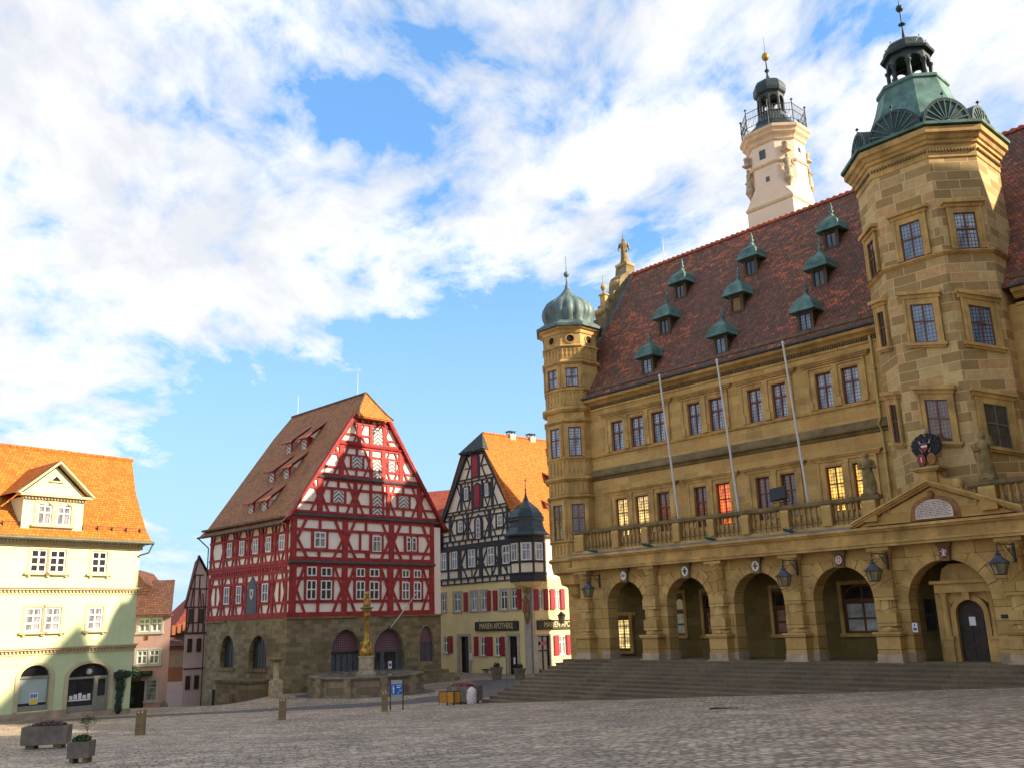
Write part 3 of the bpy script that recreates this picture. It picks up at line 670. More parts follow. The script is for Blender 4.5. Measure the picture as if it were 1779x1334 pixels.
while x < 19: 
    crest.tube((x, -.34, 7.68), (x+.06, -.34, 7.83), .012, .006, n=5); crest.tube((x+.06, -.34, 7.83), (x+.16, -.34, 7.75), .008, n=4); x += .22
crest.build('iron_cresting', M['iron'], BAL)
for x in (2.0, 6.3, 10.7, 15.5):                       # copper spouts shaped like little dragons
    mb = MB(); mb.tube((x, -.6, 6.3), (x, -1.25, 6.36), .09, .06); mb.tube((x, -1.2, 6.36), (x-.02, -1.5, 6.44), .085, .035); mb.tube((x, -.95, 6.4), (x+.25, -.9, 6.55), .05, .015); mb.tube((x, -.95, 6.4), (x-.25, -.9, 6.55), .05, .015)
    mb.build('gargoyle', M['copper'], TH)
# portal pediment at the stair tower
mb = MB(); mb.prism_xz([(19.2, 6.24), (26.0, 6.24), (22.6, 7.72)], -.40, .3); PEDI = mb.build('pediment', M['stone'], TH)
mb = MB()
for xa, xb in ((18.75, 22.6), (26.45, 22.6)):
    mb2 = mb; s = 1 if xa < xb else -1
    for d, o, w_ in ((-.80, .16, .09), (-.70, .07, .085), (-.58, -.02, .085)):
        pts = [(xa, 6.2+o), (xb, 7.78+o), (xb, 7.78+o+w_), (xa, 6.2+o+w_)]
        mb.prism_xz(pts if s == 1 else list(reversed(pts)), d, -.2)
mb.build('raking_cornice', M['trim'], PEDI)
mb = MB(); mb.prism_xz([(21.8, 6.3), (23.5, 6.3)] + [(22.65 + .85*cos(a), 6.62 + .52*sin(a)) for a in [pi*i/10 for i in range(11)]], -.52, -.39); PLQ = mb.build('plaque', M['plaque'], PEDI)
mb = MB(); 
pts = [(22.65 + 1.08*cos(a), 6.66 + .66*sin(a)) for a in [pi*i/12 for i in range(13)]]
mb.prism_xz([(21.5, 6.26), (23.8, 6.26)] + pts, -.45, -.39); mb.lathe([(.02, 7.2), (.13, 7.28), (.15, 7.4), (.1, 7.52), (.02, 7.56)], (22.6, -.48), 10); mb.build('cartouche', M['redpaint'] if False else plain('red_sandstone_scroll', (.30,.145,.06), .9, .3, 4), PEDI)
mb = MB(); random.seed(5)
for r in range(9):
    z = 7.03 - r*.077; hw = .78*sqrt(max(.2, 1-max(0, (z-6.62)/.55)**2)); x = 22.65 - hw
    while x < 22.65 + hw - .1:
        L = random.uniform(.06, .22); mb.box(x, min(x+L, 22.65+hw), -.525, -.51, z-.012, z+.014); x += L + .05
mb.build('inscription', M['ink'], PLQ)
mb = MB(); mb.box(22.25, 23.05, -.6, .1, 7.8, 8.42); mb.box(22.1, 23.2, -.75, .2, 8.42, 8.5); mb.box(21.98, 23.32, -.85, .25, 8.5, 8.6)
for s in (-1, 1):
    c = 22.65
    mb.prism_xz([(c+s*.4, 7.72), (c+s*1.35, 7.45), (c+s*1.3, 7.75), (c+s*.95, 7.98), (c+s*.6, 8.02), (c+s*.4, 8.3)][::s], -.45, -.1)
    mb.T = Matrix.Translation((c+s*1.1, -.28, 7.72)) @ Matrix.Rotation(pi/2, 4, 'X'); mb.lathe([(.05, -.22), (.26, -.2), (.28, 0), (.26, .2), (.05, .22)], (0, 0), 16); mb.T = Matrix()
mb.build('scroll_pedestal', M['trim'], TH)
# stair tower: an octagon with slanting stair windows
OC = [(21.51, .5), (24.42, .5), (26.06, 2.13), (26.06, 5.05), (24.42, 6.68), (21.51, 6.68), (19.87, 5.05), (19.87, 2.13)]; OCC = (22.965, 3.59); TS = 1.0224
faces = {0: (OC[0], OC[1], 0.0), 1: (OC[1], OC[2], 45.0), 7: (OC[7], OC[0], -45.0), 2: (OC[2], OC[3], 90.0)}
tw = MB()
ZT_ = lambda z: 1.0224*z - .054
wins = {0: [(1.03, 18.58, 1.0, 1.82, 0.0), (1.0, 14.36, 1.05, 1.88, -.2), (1.03, 9.70, 1.02, 1.92, -.19)], 1: [(.70, 18.57, 1.0, 1.8, 0.0), (.70, 13.87, .98, 1.83, -.22), (.66, 9.14, 1.0, 1.93, -.22)], 7: [(.62, 18.6, .95, 1.8, 0.0), (.75, 14.85, .85, 1.8, -.2), (.75, 10.1, .85, 1.85, -.2)], 2: []}
Z0, Z1 = 6.1, 24.2
for k in range(8):
    (xa, ya), (xb, yb) = OC[k], OC[(k+1) % 8]; L = hypot(xb-xa, yb-ya); ang = atan2(yb-ya, xb-xa)
    tw.T = Matrix.Translation((xa, ya, 0)) @ Matrix.Rotation(ang, 4, 'Z')
    hs = []
    tw.poly([(0, 0, Z0), (L, 0, Z0), (L, 0, Z1), (0, 0, Z1)])
tw.T = Matrix(); tw.prism_xy(OC, Z1 - .1, Z1)
STAIR = tw.build('stair_tower', M['tower_stone'], TH)
for k, (pa, pb, ang) in faces.items():
    T = Matrix.Translation((pa[0], pa[1], 0)) @ Matrix.Rotation(radians(ang), 4, 'Z')
    for x, z, w_, h_, sl in wins[k]:
        x, z, w_, h_ = x*TS, ZT_(z), w_*TS, h_*TS
        gm = 'g_leadblue' if z > 12 else ('g_leadred' if k == 0 else 'g_dark')
        if k == 7: gm = 'g_dark'
        if z > 17 and k == 1: gm = 'g_lead'
        window(STAIR, T @ ptl(x, z, -.02), w_, h_, fm='greyframe' if (k == 1 and z < 12) else 'brownframe', gm=gm, rows=(.55,), fw=.05, bw=.07, shear=sl, d=.05)
        m2 = MB(T); c = x + w_/2; s = lambda xx: sl*(xx - c)
        def pb_(x0, x1, za, zb, d, y1=.02): m2.prism_xz([(x0, za+s(x0)), (x1, za+s(x1)), (x1, zb+s(x1)), (x0, zb+s(x0))], -d, y1)
        for a, b in ((x-.32, x), (x+w_, x+w_+.32)): pb_(a, b, z-.02, z+h_+.3, .13)
        for a, b in ((x-.32, x-.2), (x+w_+.2, x+w_+.32)): pb_(a, b, z-.02, z+h_+.3, .17)
        pb_(x, x+w_, z+h_, z+h_+.3, .13); pb_(x-.4, x+w_+.4, z+h_+.3, z+h_+.48, .2); pb_(x-.5, x+w_+.5, z+h_+.48, z+h_+.66, .34)
        if z < 17: pb_(x-.45, x+w_+.45, z-.16, z-.02, .24); pb_(x-.36, x+w_+.36, z-.26, z-.16, .15)
        m2.build('window_surround', M['trim'], STAIR)
mb = MB(); mb.oct(OC, [(.0, 18.66), (.1, 18.72), (.2, 18.81), (.0, 18.96)], OCC); mb.build('string_course', M['trim'], STAIR); mb = MB()
mb.oct(OC, [(.0, 23.75), (.06, 23.8), (.06, 24.05), (.10, 24.3), (.10, 24.42), (.22, 24.48), (.24, 24.62), (.34, 24.68), (.42, 24.84), (.56, 24.92), (.58, 25.2), (.3, 25.28)], OCC); mb.build('cornice', M['trim'], STAIR)
mb = MB()
for k in range(8):
    (xa, ya), (xb, yb) = OC[k], OC[(k+1) % 8]; L = hypot(xb-xa, yb-ya); mb.T = Matrix.Translation((xa, ya, 0)) @ Matrix.Rotation(atan2(yb-ya, xb-xa), 4, 'Z')
    n = int(L/.15)
    for i in range(n): mb.box(L*i/n+.02, L*i/n+.09, -.16, .0, 24.07, 24.2)
mb.build('dentil_frieze', M['sill'], STAIR)
mb = MB(); mb.oct(OC, [(.3, 25.28), (.70, 25.3), (.72, 25.44), (.5, 25.5), (-.35, 25.8), (-.65, 26.5), (-1.0, 27.4), (-1.42, 28.4), (-1.66, 29.2), (-1.58, 29.28), (-1.58, 29.44), (-2.1, 29.52)], OCC)
HELM = mb.build('copper_roof', M['copper'], TH)
for k in range(8):
    (xa, ya), (xb, yb) = OC[k], OC[(k+1) % 8]; L = hypot(xb-xa, yb-ya); c = L/2; r = min(L/2+.02, 1.38); kk = 1.42/r
    T = Matrix.Translation((xa, ya, 0)) @ Matrix.Rotation(atan2(yb-ya, xb-xa), 4, 'Z')
    mb = MB(T); n = 18
    out = [(c + r*cos(pi*i/n), 25.55 + kk*r*sin(pi*i/n)) for i in range(n+1)]
    mb.prism_xz(out, -.06, .22); mb.loft([[(c + (r+.03)*cos(pi*i/n), -.1, 25.55+kk*(r+.03)*sin(pi*i/n)) for i in range(n+1)] + [(c + (r-.12)*cos(pi*i/n), -.1, 25.55+kk*(r-.12)*sin(pi*i/n)) for i in range(n, -1, -1)],
             [(c + (r+.03)*cos(pi*i/n), .9, 25.55+kk*(r+.03)*sin(pi*i/n)) for i in range(n+1)] + [(c + (r-.12)*cos(pi*i/n), .9, 25.55+kk*(r-.12)*sin(pi*i/n)) for i in range(n, -1, -1)]])
    mb.tube((c, 0, 25.52+kk*r), (c, 0, 25.78+kk*r), .025, n=6); mb.lathe([(.02, 25.78+kk*r), (.1, 25.86+kk*r), (.02, 25.96+kk*r)], (c, 0), 10)
    SH = mb.build('shell_gable', M['copper_dark'], HELM)
    mb = MB(T)
    for i in range(1, 10):
        a = pi*i/10; mb.prism_xz([(c + .2*cos(a-.05), 25.62 + .2*kk*sin(a-.05)), (c + .95*r*cos(a-.022), 25.57+.95*r*kk*sin(a-.022)), (c + .95*r*cos(a+.022), 25.57+.95*r*kk*sin(a+.022)), (c+.2*cos(a+.05), 25.62+.2*kk*sin(a+.05))], -.11, -.05)
    mb.lathe([(.02, 25.57), (.13, 25.62), (.13, 25.73), (.02, 25.78)], (c, -.1), 10)
    mb.build('shell_ribs', M['copper'], SH)
# open lantern
LC = OCC; L8 = [(LC[0] + 1.2*cos(pi/8 + k*pi/4), LC[1] + 1.2*sin(pi/8 + k*pi/4)) for k in range(8)]
mb = MB()
for k in range(8):
    x, y = L8[k]; a = pi/8 + k*pi/4; cxk, cyk = LC[0] + 1.06*cos(a), LC[1] + 1.06*sin(a)
    mb.lathe([(.17, 29.60), (.17, 29.75), (.12, 29.81), (.11, 30.62), (.16, 30.67), (.18, 30.78)], (cxk, cyk), 8)
for k in range(8):
    a0, a1 = pi/8+k*pi/4, pi/8+(k+1)*pi/4
    p, q = Vector((LC[0]+1.12*cos(a0), LC[1]+1.12*sin(a0), 0)), Vector((LC[0]+1.12*cos(a1), LC[1]+1.12*sin(a1), 0)); L = (q-p).length
    mb.T = Matrix.Translation(p) @ Matrix.Rotation(atan2(q.y-p.y, q.x-p.x), 4, 'Z')
    n = 10; r = L/2-.12
    pts = [(L/2 - r*cos(pi*i/n), 30.78 + r*sin(pi*i/n)) for i in range(n+1)]
    for i in range(n): mb.prism_xz([pts[i], pts[i+1], (pts[i+1][0], 31.39), (pts[i][0], 31.39)][::-1], 0, .16)
    for xx in ((0, L/2-r), (L/2+r, L)): mb.box(xx[0], xx[1], 0, .16, 30.78, 31.39)
    mb.T = Matrix()
mb.build('lantern', M['copper_dark'], HELM)
mb = MB(); mb.oct(L8, [(-.1, 31.39), (.15, 31.39), (.2, 31.51), (.02, 31.55), (.03, 31.70), (-.05, 32.00), (-.35, 32.26), (-.85, 32.41), (-.98, 32.52)], LC)
for k in range(8):
    a = (k+.5)*pi/4; c_, r_ = LC, .33
    mb.T = Matrix.Translation((LC[0]+1.02*cos(a), LC[1]+1.02*sin(a), 31.57)) @ Matrix.Rotation(a+pi/2, 4, 'Z'); mb.prism_xz([(.36*cos(pi*i/8), .5*sin(pi*i/8)) for i in range(9)], -.06, .3); mb.tube((0, 0, .5), (0, 0, .62), .015, n=5); mb.lathe([(.01, .6), (.045, .65), (.01, .7)], (0, 0), 6); mb.T = Matrix()
mb.lathe([(.16, 32.36), (.14, 32.52), (.05, 33.23), (.04, 33.49), (.04, 34.46), (.01, 35.48)], LC, 8); mb.lathe([(.03, 33.44), (.2, 33.54), (.2, 33.57), (.03, 33.66)], LC, 14); mb.lathe([(.02, 34.36), (.14, 34.41), (.21, 34.56), (.14, 34.72), (.02, 34.78)], LC, 14)
mb.build('lantern_cap', M['copper_dark'], HELM)
mb = MB(); mb.lathe([(.02, 30.83), (.1, 30.78), (.16, 30.52), (.19, 30.32), (.27, 30.18), (.05, 30.20)], LC, 14); mb.tube((LC[0], LC[1], 30.83), (LC[0], LC[1], 31.49), .03); mb.tube((LC[0]-.95, LC[1], 30.88), (LC[0]+.95, LC[1], 30.88), .04); mb.build('bell', M['iron'], HELM)
# main roof with kicked eaves
def roofplane(mb, x0, x1):
    prof = [(2.42, 16.9), (3.05, 17.55), (10.5, 28.4), (18, 17.55), (18.6, 16.9)]
    n = len(prof)
    vs = [(x0, y, z) for y, z in prof] + [(x1, y, z) for y, z in prof]
    mb.add(vs, [(i, i+n, i+1+n, i+1) for i in range(n-1)]); mb.poly([(x0, 18.6, 16.85), (x0, 2.42, 16.85), (x1, 2.42, 16.85), (x1, 18.6, 16.85)])
mb = MB(); roofplane(mb, -2.75, 40); mb.poly([(40, 2.42, 16.9), (40, 18.6, 16.9), (40, 10.5, 28.4)]); ROOF = mb.build('roof', M['rh_roof'], TH)
mb = MB()
x = -2.7
while x < 39.9: mb.lathe([(.13, 0)] and [(.16, 28.36), (.17, 28.46), (.12, 28.56), (.02, 28.6)], (x, 10.5), 6, sx=1.3); mb.box(x-.21, x+.21, 10.34, 10.66, 28.3, 28.46); x += .44
mb.build('ridge_cap', M['ridge'], ROOF)
for xa_, xb_ in ((-2.2, 20.0), (26.3, 40)):
    mb = MB(); x = xa_
    while x < xb_: mb.T = Matrix.Translation((x, 3.02, 17.52)) @ Matrix.Rotation(radians(50), 4, 'X'); mb.box(0, .72, -.16, .2, -.05, .07); mb.T = Matrix(); x += .75
    mb.build('eave_tile_course', M['kick'], ROOF)
mb = MB(); mb.box(-1.6, 20.0, 2.34, 2.46, 16.87, 16.98); mb.box(26.4, 40, 2.34, 2.46, 16.87, 16.98); mb.build('gutter', M['copper_dark'], ROOF)
mb = MB(); mb.tube((.35, 10.5, 28.4), (.35, 10.5, 30.5), .03, .02); mb.build('lightning_rod', M['pole'], ROOF)
# roof dormers
def dormer(x, zb, glassm, wood):
    y = 3.05 + (zb - 17.55)/1.4564
    T = Matrix.Translation((x, y, zb))
    b = MB(T); b.box(-.5, -.36, 0, .9, 0, 1.2); b.box(.36, .5, 0, .9, 0, 1.2); b.box(-.36, .36, .04, .9, 1.02, 1.2); b.box(-.56, .56, -.08, .3, -.08, .03); b.box(-.5, .5, .1, .9, 0, 1.15)
    d = b.build('dormer', wood, TH)
    o = window(d, T @ ptl(-.36, .03, .08), .72, 1.0, fm='wood', gm=glassm, cols=2 if glassm != 'shutterwood' else 1, rows=(), fw=.06, bw=.03)
    r = MB(T); cy = .42
    sq = lambda h, dz: [(-h, cy-h, dz), (h, cy-h, dz), (h, cy+h+.2, dz), (-h, cy+h+.2, dz)]
    r.loft([sq(.5, 1.10), sq(.80, 1.12), sq(.79, 1.18), sq(.71, 1.32), sq(.65, 1.56), sq(.55, 1.78), sq(.37, 1.97), sq(.19, 2.12), sq(.1, 2.24), sq(.05, 2.36)])
    r.lathe([(.07, 2.3), (.06, 2.42), (.14, 2.53), (.07, 2.63), (.055, 2.72), (.10, 2.81), (.045, 2.93), (.02, 3.12)], (0, cy+.1), 8)
    r.build('dormer_roof', M['copper'], d)
M['shutterwood'] = plain('dormer_board', (.24,.15,.055), .8, .2, 2)
M['dormerwood'] = plain('dormer_timber', (.10,.065,.035), .8, .3, 2)
gl = {(0,0): 'g_lead', (1,0): 'g_leadblue', (1,1): 'shutterwood', (2,0): 'g_leadblue'}
for i, x in enumerate((3.87, 9.65, 15.42)):
    for j, zb in enumerate((17.7, 20.83, 23.82)): dormer(x, zb, gl.get((i, j), 'g_dark'), M['dormerwood'])
# stepped gable
gp = [(2.9, 16.2), (2.9, 19.0), (6.0, 23.8), (7.3, 24.25), (7.2, 24.9), (7.55, 25.1), (7.62, 25.5), (8.3, 25.6), (8.3, 26.6), (9.0, 26.95), (9.1, 27.7), (9.35, 28.1), (9.9, 28.5), (10.05, 29.3)]
full = gp + [(21 - y, z) for y, z in reversed(gp)]
mb = MB(); mb.prism_yz(full[::-1], -4.1, -3.0); GAB = mb.build('stepped_gable', M['oldstone'], TH)
mb = MB(); mb.prism_yz([(2.5, 16.6), (10.5, 28.5), (18.5, 16.6)][::-1], -3.0, -2.62); mb.build('verge_flashing', M['lead'], GAB)
for yy in (7.75, 13.25):
    mb = MB(); mb.box(-3.8, -3.3, yy-.16, yy+.22, 25.2, 26.25); mb.box(-3.88, -3.22, yy-.24, yy+.3, 26.25, 26.36); mb.lathe([(.1, 26.36), (.07, 26.6), (.2, 26.78), (.24, 26.95), (.16, 27.12), (.05, 27.2), (.02, 28.0)], (-3.55, yy+.03), 10); mb.build('finial', M['trim'], GAB)
for yy, zz_ in ((7.3, 24.85), (9.2, 27.55), (13.7, 24.85), (11.8, 27.55)):
    mb = MB(); mb.T = Matrix.Translation((-3.55, yy, zz_)) @ Matrix.Rotation(pi/2, 4, 'Y'); mb.lathe([(.05, -.5), (.24, -.45), (.24, .45), (.05, .5)], (0, 0), 14); mb.build('volute', M['trim'], GAB)
mb = MB(); mb.box(-4.15, -2.95, 10.0, 11.0, 29.25, 29.45); mb.build('cap', M['trim'], GAB)
# corner oriel
OR8 = [(-3.95, 1.5), (-2.35, 1.5), (-1.35, 2.5), (-1.35, 4.1), (-2.35, 5.1), (-3.95, 5.1), (-4.95, 4.1), (-4.95, 2.5)]; ORC = (-3.15, 3.3)
mb = MB(); mb.prism_xy(OR8, 6.1, 21.95); ORI = mb.build('corner_oriel', M['stone'], TH)
mb = MB(); mb.oct(OR8, [(-1.6, 3.7), (-1.15, 3.95), (-1.0, 4.35), (-.95, 4.45), (-.55, 4.6), (-.45, 5.1), (-.4, 5.2), (.0, 5.35), (.1, 5.75), (.12, 6.0), (.3, 6.1), (.3, 6.2), (.0, 6.3)], ORC); mb.build('corbel', M['trim'], ORI)
for z, h, o in ((7.3, .12, .16), (10.22, .2, .22), (11.38, .3, .3), (12.86, .12, .14), (15.4, .2, .22), (16.15, .36, .32), (17.62, .12, .12), (19.52, .26, .2), (20.7, .16, .14)):
    mb = MB(); mb.oct(OR8, [(.0, z-.06), (o*.5, z), (o, z+h*.4), (o, z+h*.75), (.0, z+h+.06)], ORC); mb.build('string_course', M['trim'], ORI)
mb = MB(); mb.oct(OR8, [(.0, 21.7), (.08, 21.75), (.12, 21.95), (.3, 22.05), (.34, 22.2), (.0, 22.3)], ORC); mb.build('string_course', M['trim'], ORI)
owin = []
for k in (7, 0, 1, 2):
    (xa, ya), (xb, yb) = OR8[k], OR8[(k+1) % 8]; L = hypot(xb-xa, yb-ya); T = Matrix.Translation((xa, ya, 0)) @ Matrix.Rotation(atan2(yb-ya, xb-xa), 4, 'Z')
    for za, zb in ((6.35, 7.2), (10.5, 11.3), (11.75, 12.8), (16.6, 17.55), (19.85, 20.65)):
        n = 5; rb = MB(T)
        for i in range(n):
            c = L*(i+.5)/n; rb.prism_xz([(c-.05, za+.1), (c-.03, za+.3), (c-.09, (za+zb)/2), (c-.03, zb-.22), (c-.07, zb-.06), (c+.07, zb-.06), (c+.03, zb-.22), (c+.09, (za+zb)/2), (c+.03, za+.3), (c+.05, za+.1)][::-1], -.06, .01)
        rb.box(.02, L-.02, -.05, .01, zb-.06, zb); rb.box(.02, L-.02, -.05, .01, za, za+.07); rb.build('carved_panel', M['trim'], ORI)
    for zw, hw_, gm in ((7.5, 2.3, 'g_leadred'), (13.05, 2.0, 'g_lead'), (17.9, 1.3, 'g_lead')):
        ww = .86 if k != 2 else 0
        if ww and not (k == 7 and False):
            window(ORI, T @ ptl(L/2-ww/2, zw, -.02), ww, hw_, fm='brownframe' if zw < 10 else 'redframe', gm=gm, rows=(.6,) if hw_ > 1.5 else (.52,), fw=.06, bw=.065, d=.04)
            rb = MB(T)
            for s in (L/2-ww/2-.2, L/2+ww/2): rb.box(s, s+.2, -.13, .01, zw-.05, zw+hw_+.25)
            rb.box(L/2-ww/2, L/2+ww/2, -.13, .01, zw+hw_, zw+hw_+.25)
            rb.box(L/2-ww/2-.28, L/2-ww/2-.2, -.08, .01, zw-.05, zw+hw_+.3); rb.box(L/2+ww/2+.2, L/2+ww/2+.28, -.08, .01, zw-.05, zw+hw_+.3); rb.build('window_surround', M['trim'], ORI)
    rb = MB(); rb.T = T @ Matrix.Translation((L/2, 0, 21.33)) @ Matrix.Rotation(pi/2, 4, 'X'); rb.lathe([(.26, -.02), (.26, .06), (.36, .06), (.36, -.02)], (0, 0), 16, smooth=False); rb.build('oculus_ring', M['trim'], ORI)
for k in (7, 0, 1, 2):
    (xa, ya), (xb, yb) = OR8[k], OR8[(k+1) % 8]; L = hypot(xb-xa, yb-ya); oc = MB(); oc.T = Matrix.Translation((xa, ya, 0)) @ Matrix.Rotation(atan2(yb-ya, xb-xa), 4, 'Z') @ Matrix.Translation((L/2, 0, 21.33)) @ Matrix.Rotation(pi/2, 4, 'X'); oc.lathe([(.255, -.02), (.255, .012)], (0, 0), 16, smooth=False); oc.build('oculus', M['dark'], ORI)
mb = MB(); mb.oct(OR8, [(.2, 22.15), (.52, 22.18), (.55, 22.36), (.3, 22.5), (-.05, 22.75)], ORC)
def rib(a, r, z):
    return 1 + ((.085*abs(cos(8*a))**.7 - .055) if 22.9 < z < 24.9 else (.04*abs(cos(8*a)) if z >= 24.9 and z < 25.5 else 0))
mb.lathe([(1.72, 22.6), (1.70, 22.95), (1.84, 23.3), (1.88, 23.65), (1.82, 24.0), (1.62, 24.35), (1.3, 24.62), (.98, 24.82), (.66, 25.05), (.4, 25.35), (.2, 25.65), (.13, 25.8), (.17, 25.9), (.09, 25.95), (.05, 26.6)], ORC, 96, mod=rib)
mb.lathe([(.03, 26.55), (.16, 26.65), (.22, 26.8), (.16, 26.95), (.03, 27.05), (.015, 28.25)], ORC, 12)
mb.build('onion_dome', M['copper_grey'], ORI)
# rear wing behind the front range (older half of the double building; unseen, height set to shade the red gable)
mb = MB(); RW0, RW1 = REAR
mb.box(RW0, RW1, 19.2, 26.5, -2, 20); mb.prism_yz([(18.8, 20), (26.9, 20), (22.8, REAR_RIDGE)], RW0, RW1); mb.build('rear_shading_wing', M['dkroof'], TH)
# downpipe
mb = MB(); mb.tube((19.15, WY-.12, 11.95), (19.15, WY-.12, 16.4), .075); mb.tube((19.15, WY-.12, 7.6), (19.15, WY-.12, 11.3), .075); mb.tube((19.15, WY-.12, 11.95), (19.15, WY-.4, 11.7), .06); mb.tube((19.15, WY-.4, 11.7), (19.15, WY-.12, 11.3), .06)
for z in (8.6, 10.2, 12.6, 14.6): mb.box(19.04, 19.26, WY-.22, WY-.01, z, z+.05)
mb.build('downpipe', M['pipe'], TH)
# portal inside the fifth arch
PT = FT(22.93, 1.15)
mb = MB(PT)
for s in (-1, 1):
    mb.box(s*1.05-.22, s*1.05+.22, -.25, .3, 0, .95); mb.box(s*1.05-.27, s*1.05+.27, -.3, .3, .95, 1.08); mb.lathe([(.19, 1.08), (.19, 1.15), (.16, 1.2), (.14, 2.85), (.2, 2.95), (.22, 3.02)], (s*1.05, -.08), 12)
mb.box(-1.35, 1.35, -.32, .3, 3.02, 3.42); mb.box(-1.5, 1.5, -.45, .3, 3.42, 3.56)
mb.prism_xz([(-1.1, 3.56), (1.1, 3.56), (.95, 4.1), (.6, 4.3), (-.6, 4.3), (-.95, 4.1)], -.15, .2)
n = 12; r = .62
for i in range(n):
    a0, a1 = pi*i/n, pi*(i+1)/n
    mb.prism_xz([(r*cos(a0), 2.05+r*sin(a0)), ((r+.22)*cos(a0), 2.05+(r+.22)*sin(a0)), ((r+.22)*cos(a1), 2.05+(r+.22)*sin(a1)), (r*cos(a1), 2.05+r*sin(a1))], -.12, .25)
for s in (-1, 1): mb.box(min(s*.62, s*.84), max(s*.62, s*.84), -.12, .25, 0, 2.05)
mb.box(-.16, .16, -.3, .2, 2.68, 3.02); mb.box(-1.5, -.84, .0, .3, 0, 3.0); mb.box(.84, 1.5, .0, .3, 0, 3.0); mb.box(-.84, .84, .02, .3, 2.9, 3.02)
mb.prism_xz([(-.84, 2.5), (-.6, 2.7), (0, 2.9), (.6, 2.7), (.84, 2.5), (.84, 2.95), (-.84, 2.95)][::-1], .03, .2)
POR = mb.build('portal', M['trim'], TH)
mb = MB(PT); mb.prism_xz([(-.62, 0), (.62, 0)] + [(.62*cos(pi*i/10), 2.05+.62*sin(pi*i/10)) for i in range(11)], .12, .2)
for z in (.15, .75, 1.35): mb.box(-.5, -.05, .09, .13, z, z+.48); mb.box(.05, .5, .09, .13, z, z+.48)
DOOR = mb.build('door', M['wood'], TH)
mb = MB(PT); mb.box(-.14, .14, .07, .1, 1.55, 1.93); mb.build('paper_notice', M['paper'], DOOR)
window(TH, FT(20.55, 1.9, 0) @ ptl(0, 1.3), .55, 1.5, fm='wood', gm='g_dark', cols=1, rows=(.5,))
# shields over the keystones
SHC = [('whitepaint', 'ink'), ('whitepaint', 'blackpaint'), ('whitepaint', 'redpaint'), ('redpaint', 'whitepaint'), ('redpaint', 'whitepaint')]
for i, (a, b) in enumerate(ARCH[:5]):
    cx = (a+b)/2 + .15; m1, m2 = SHC[i]; z = 4.78
    mb = MB(); n = 16
    if i == 4: mb.prism_xz([(cx-.2, 5.0), (cx-.2, 4.72), (cx, 4.5), (cx+.2, 4.72), (cx+.2, 5.0)], -.27, -.2)
    else: mb.prism_xz([(cx+.22*cos(2*pi*k/n), z+.27*sin(2*pi*k/n)) for k in range(n)], -.27, -.2)
    sh = mb.build('shield', M[m1], TH); e = MB()
    if i == 0:
        for dx in (-.11, -.04, .03, .10): e.box(cx+dx-.012, cx+dx+.012, -.285, -.26, z-.08, z+.08)
        e.box(cx-.11, cx-.03, -.284, -.26, z+.05, z+.075); e.box(cx+.03, cx+.1, -.284, -.26, z-.02, z+.01)
    elif i in (1, 2):
        e.box(cx-.045, cx+.045, -.285, -.26, z-.17, z+.17); e.box(cx-.13, cx+.13, -.286, -.26, z-.045, z+.045)
    elif i == 3:
        e.T = Matrix.Translation((cx, -.27, z)) @ Matrix.Rotation(pi/2, 4, 'X')
        for k in range(16):
            a0, a1 = 2*pi*k/16, 2*pi*(k+1)/16; e.prism_xy([(.17*cos(a0), .2*sin(a0)), (.17*cos(a1), .2*sin(a1)), (.12*cos(a1), .15*sin(a1)), (.12*cos(a0), .15*sin(a0))][::-1], -.005, .02)
        e.T = Matrix()
        for k in range(3): a0 = k*pi/3 + .5; e.bar(cx-.14*cos(a0), z-.17*sin(a0), cx+.14*cos(a0), z+.17*sin(a0), .03, .285, 0)
    else:
        for p in ((-.02, -.12, .02, .08, .07), (.02, .08, -.05, .15, .06), (-.02, .0, -.13, .06, .035), (-.01, .04, .1, .1, .03), (.0, -.1, -.1, -.16, .035), (.0, -.1, .09, -.16, .035), (.03, -.08, .13, .0, .025), (.13, 0, .1, .1, .025)): e.bar(cx+p[0], z+p[1], cx+p[2], z+p[3], p[4], .285, 0)
    e.build('emblem', M[m2], sh)
# the unseen row added past the right end for its shade is built further below
# ------------------------------------------------------------------ things on the town hall front
def thw(x, y, z): return tuple(THM @ Vector((x, y, z)))
def at_th(name, label, cat, x, y, z, group=None, rz=0.0): return thing(name, label, cat, thw(x, y, z), TH_A + rz, group)
for x, lb in ((7.29, 'white flagpole nearest the corner oriel, bare'), (11.45, 'white middle flagpole of the three on the balcony'), (15.71, 'white flagpole nearest the stair tower, bare')):
    o = at_th('flagpole', lb, 'flagpole', x, 1.0, 6.15, 'bare flagpoles on the balcony')
    mb = MB(); mb.tube((0, 0, 0), (0, -1.0, 10.15), .075, .055, 10); mb.build('pole', M['pole'], o)
    mb = MB(); mb.lathe([(.02, 10.1), (.08, 10.14), (.08, 10.24), (.02, 10.3)], (0, -1.0), 10); mb.tube((0, -.14, 1.5), (.06, -.1, 1.5), .02); mb.build('cap', M['pole'], o)
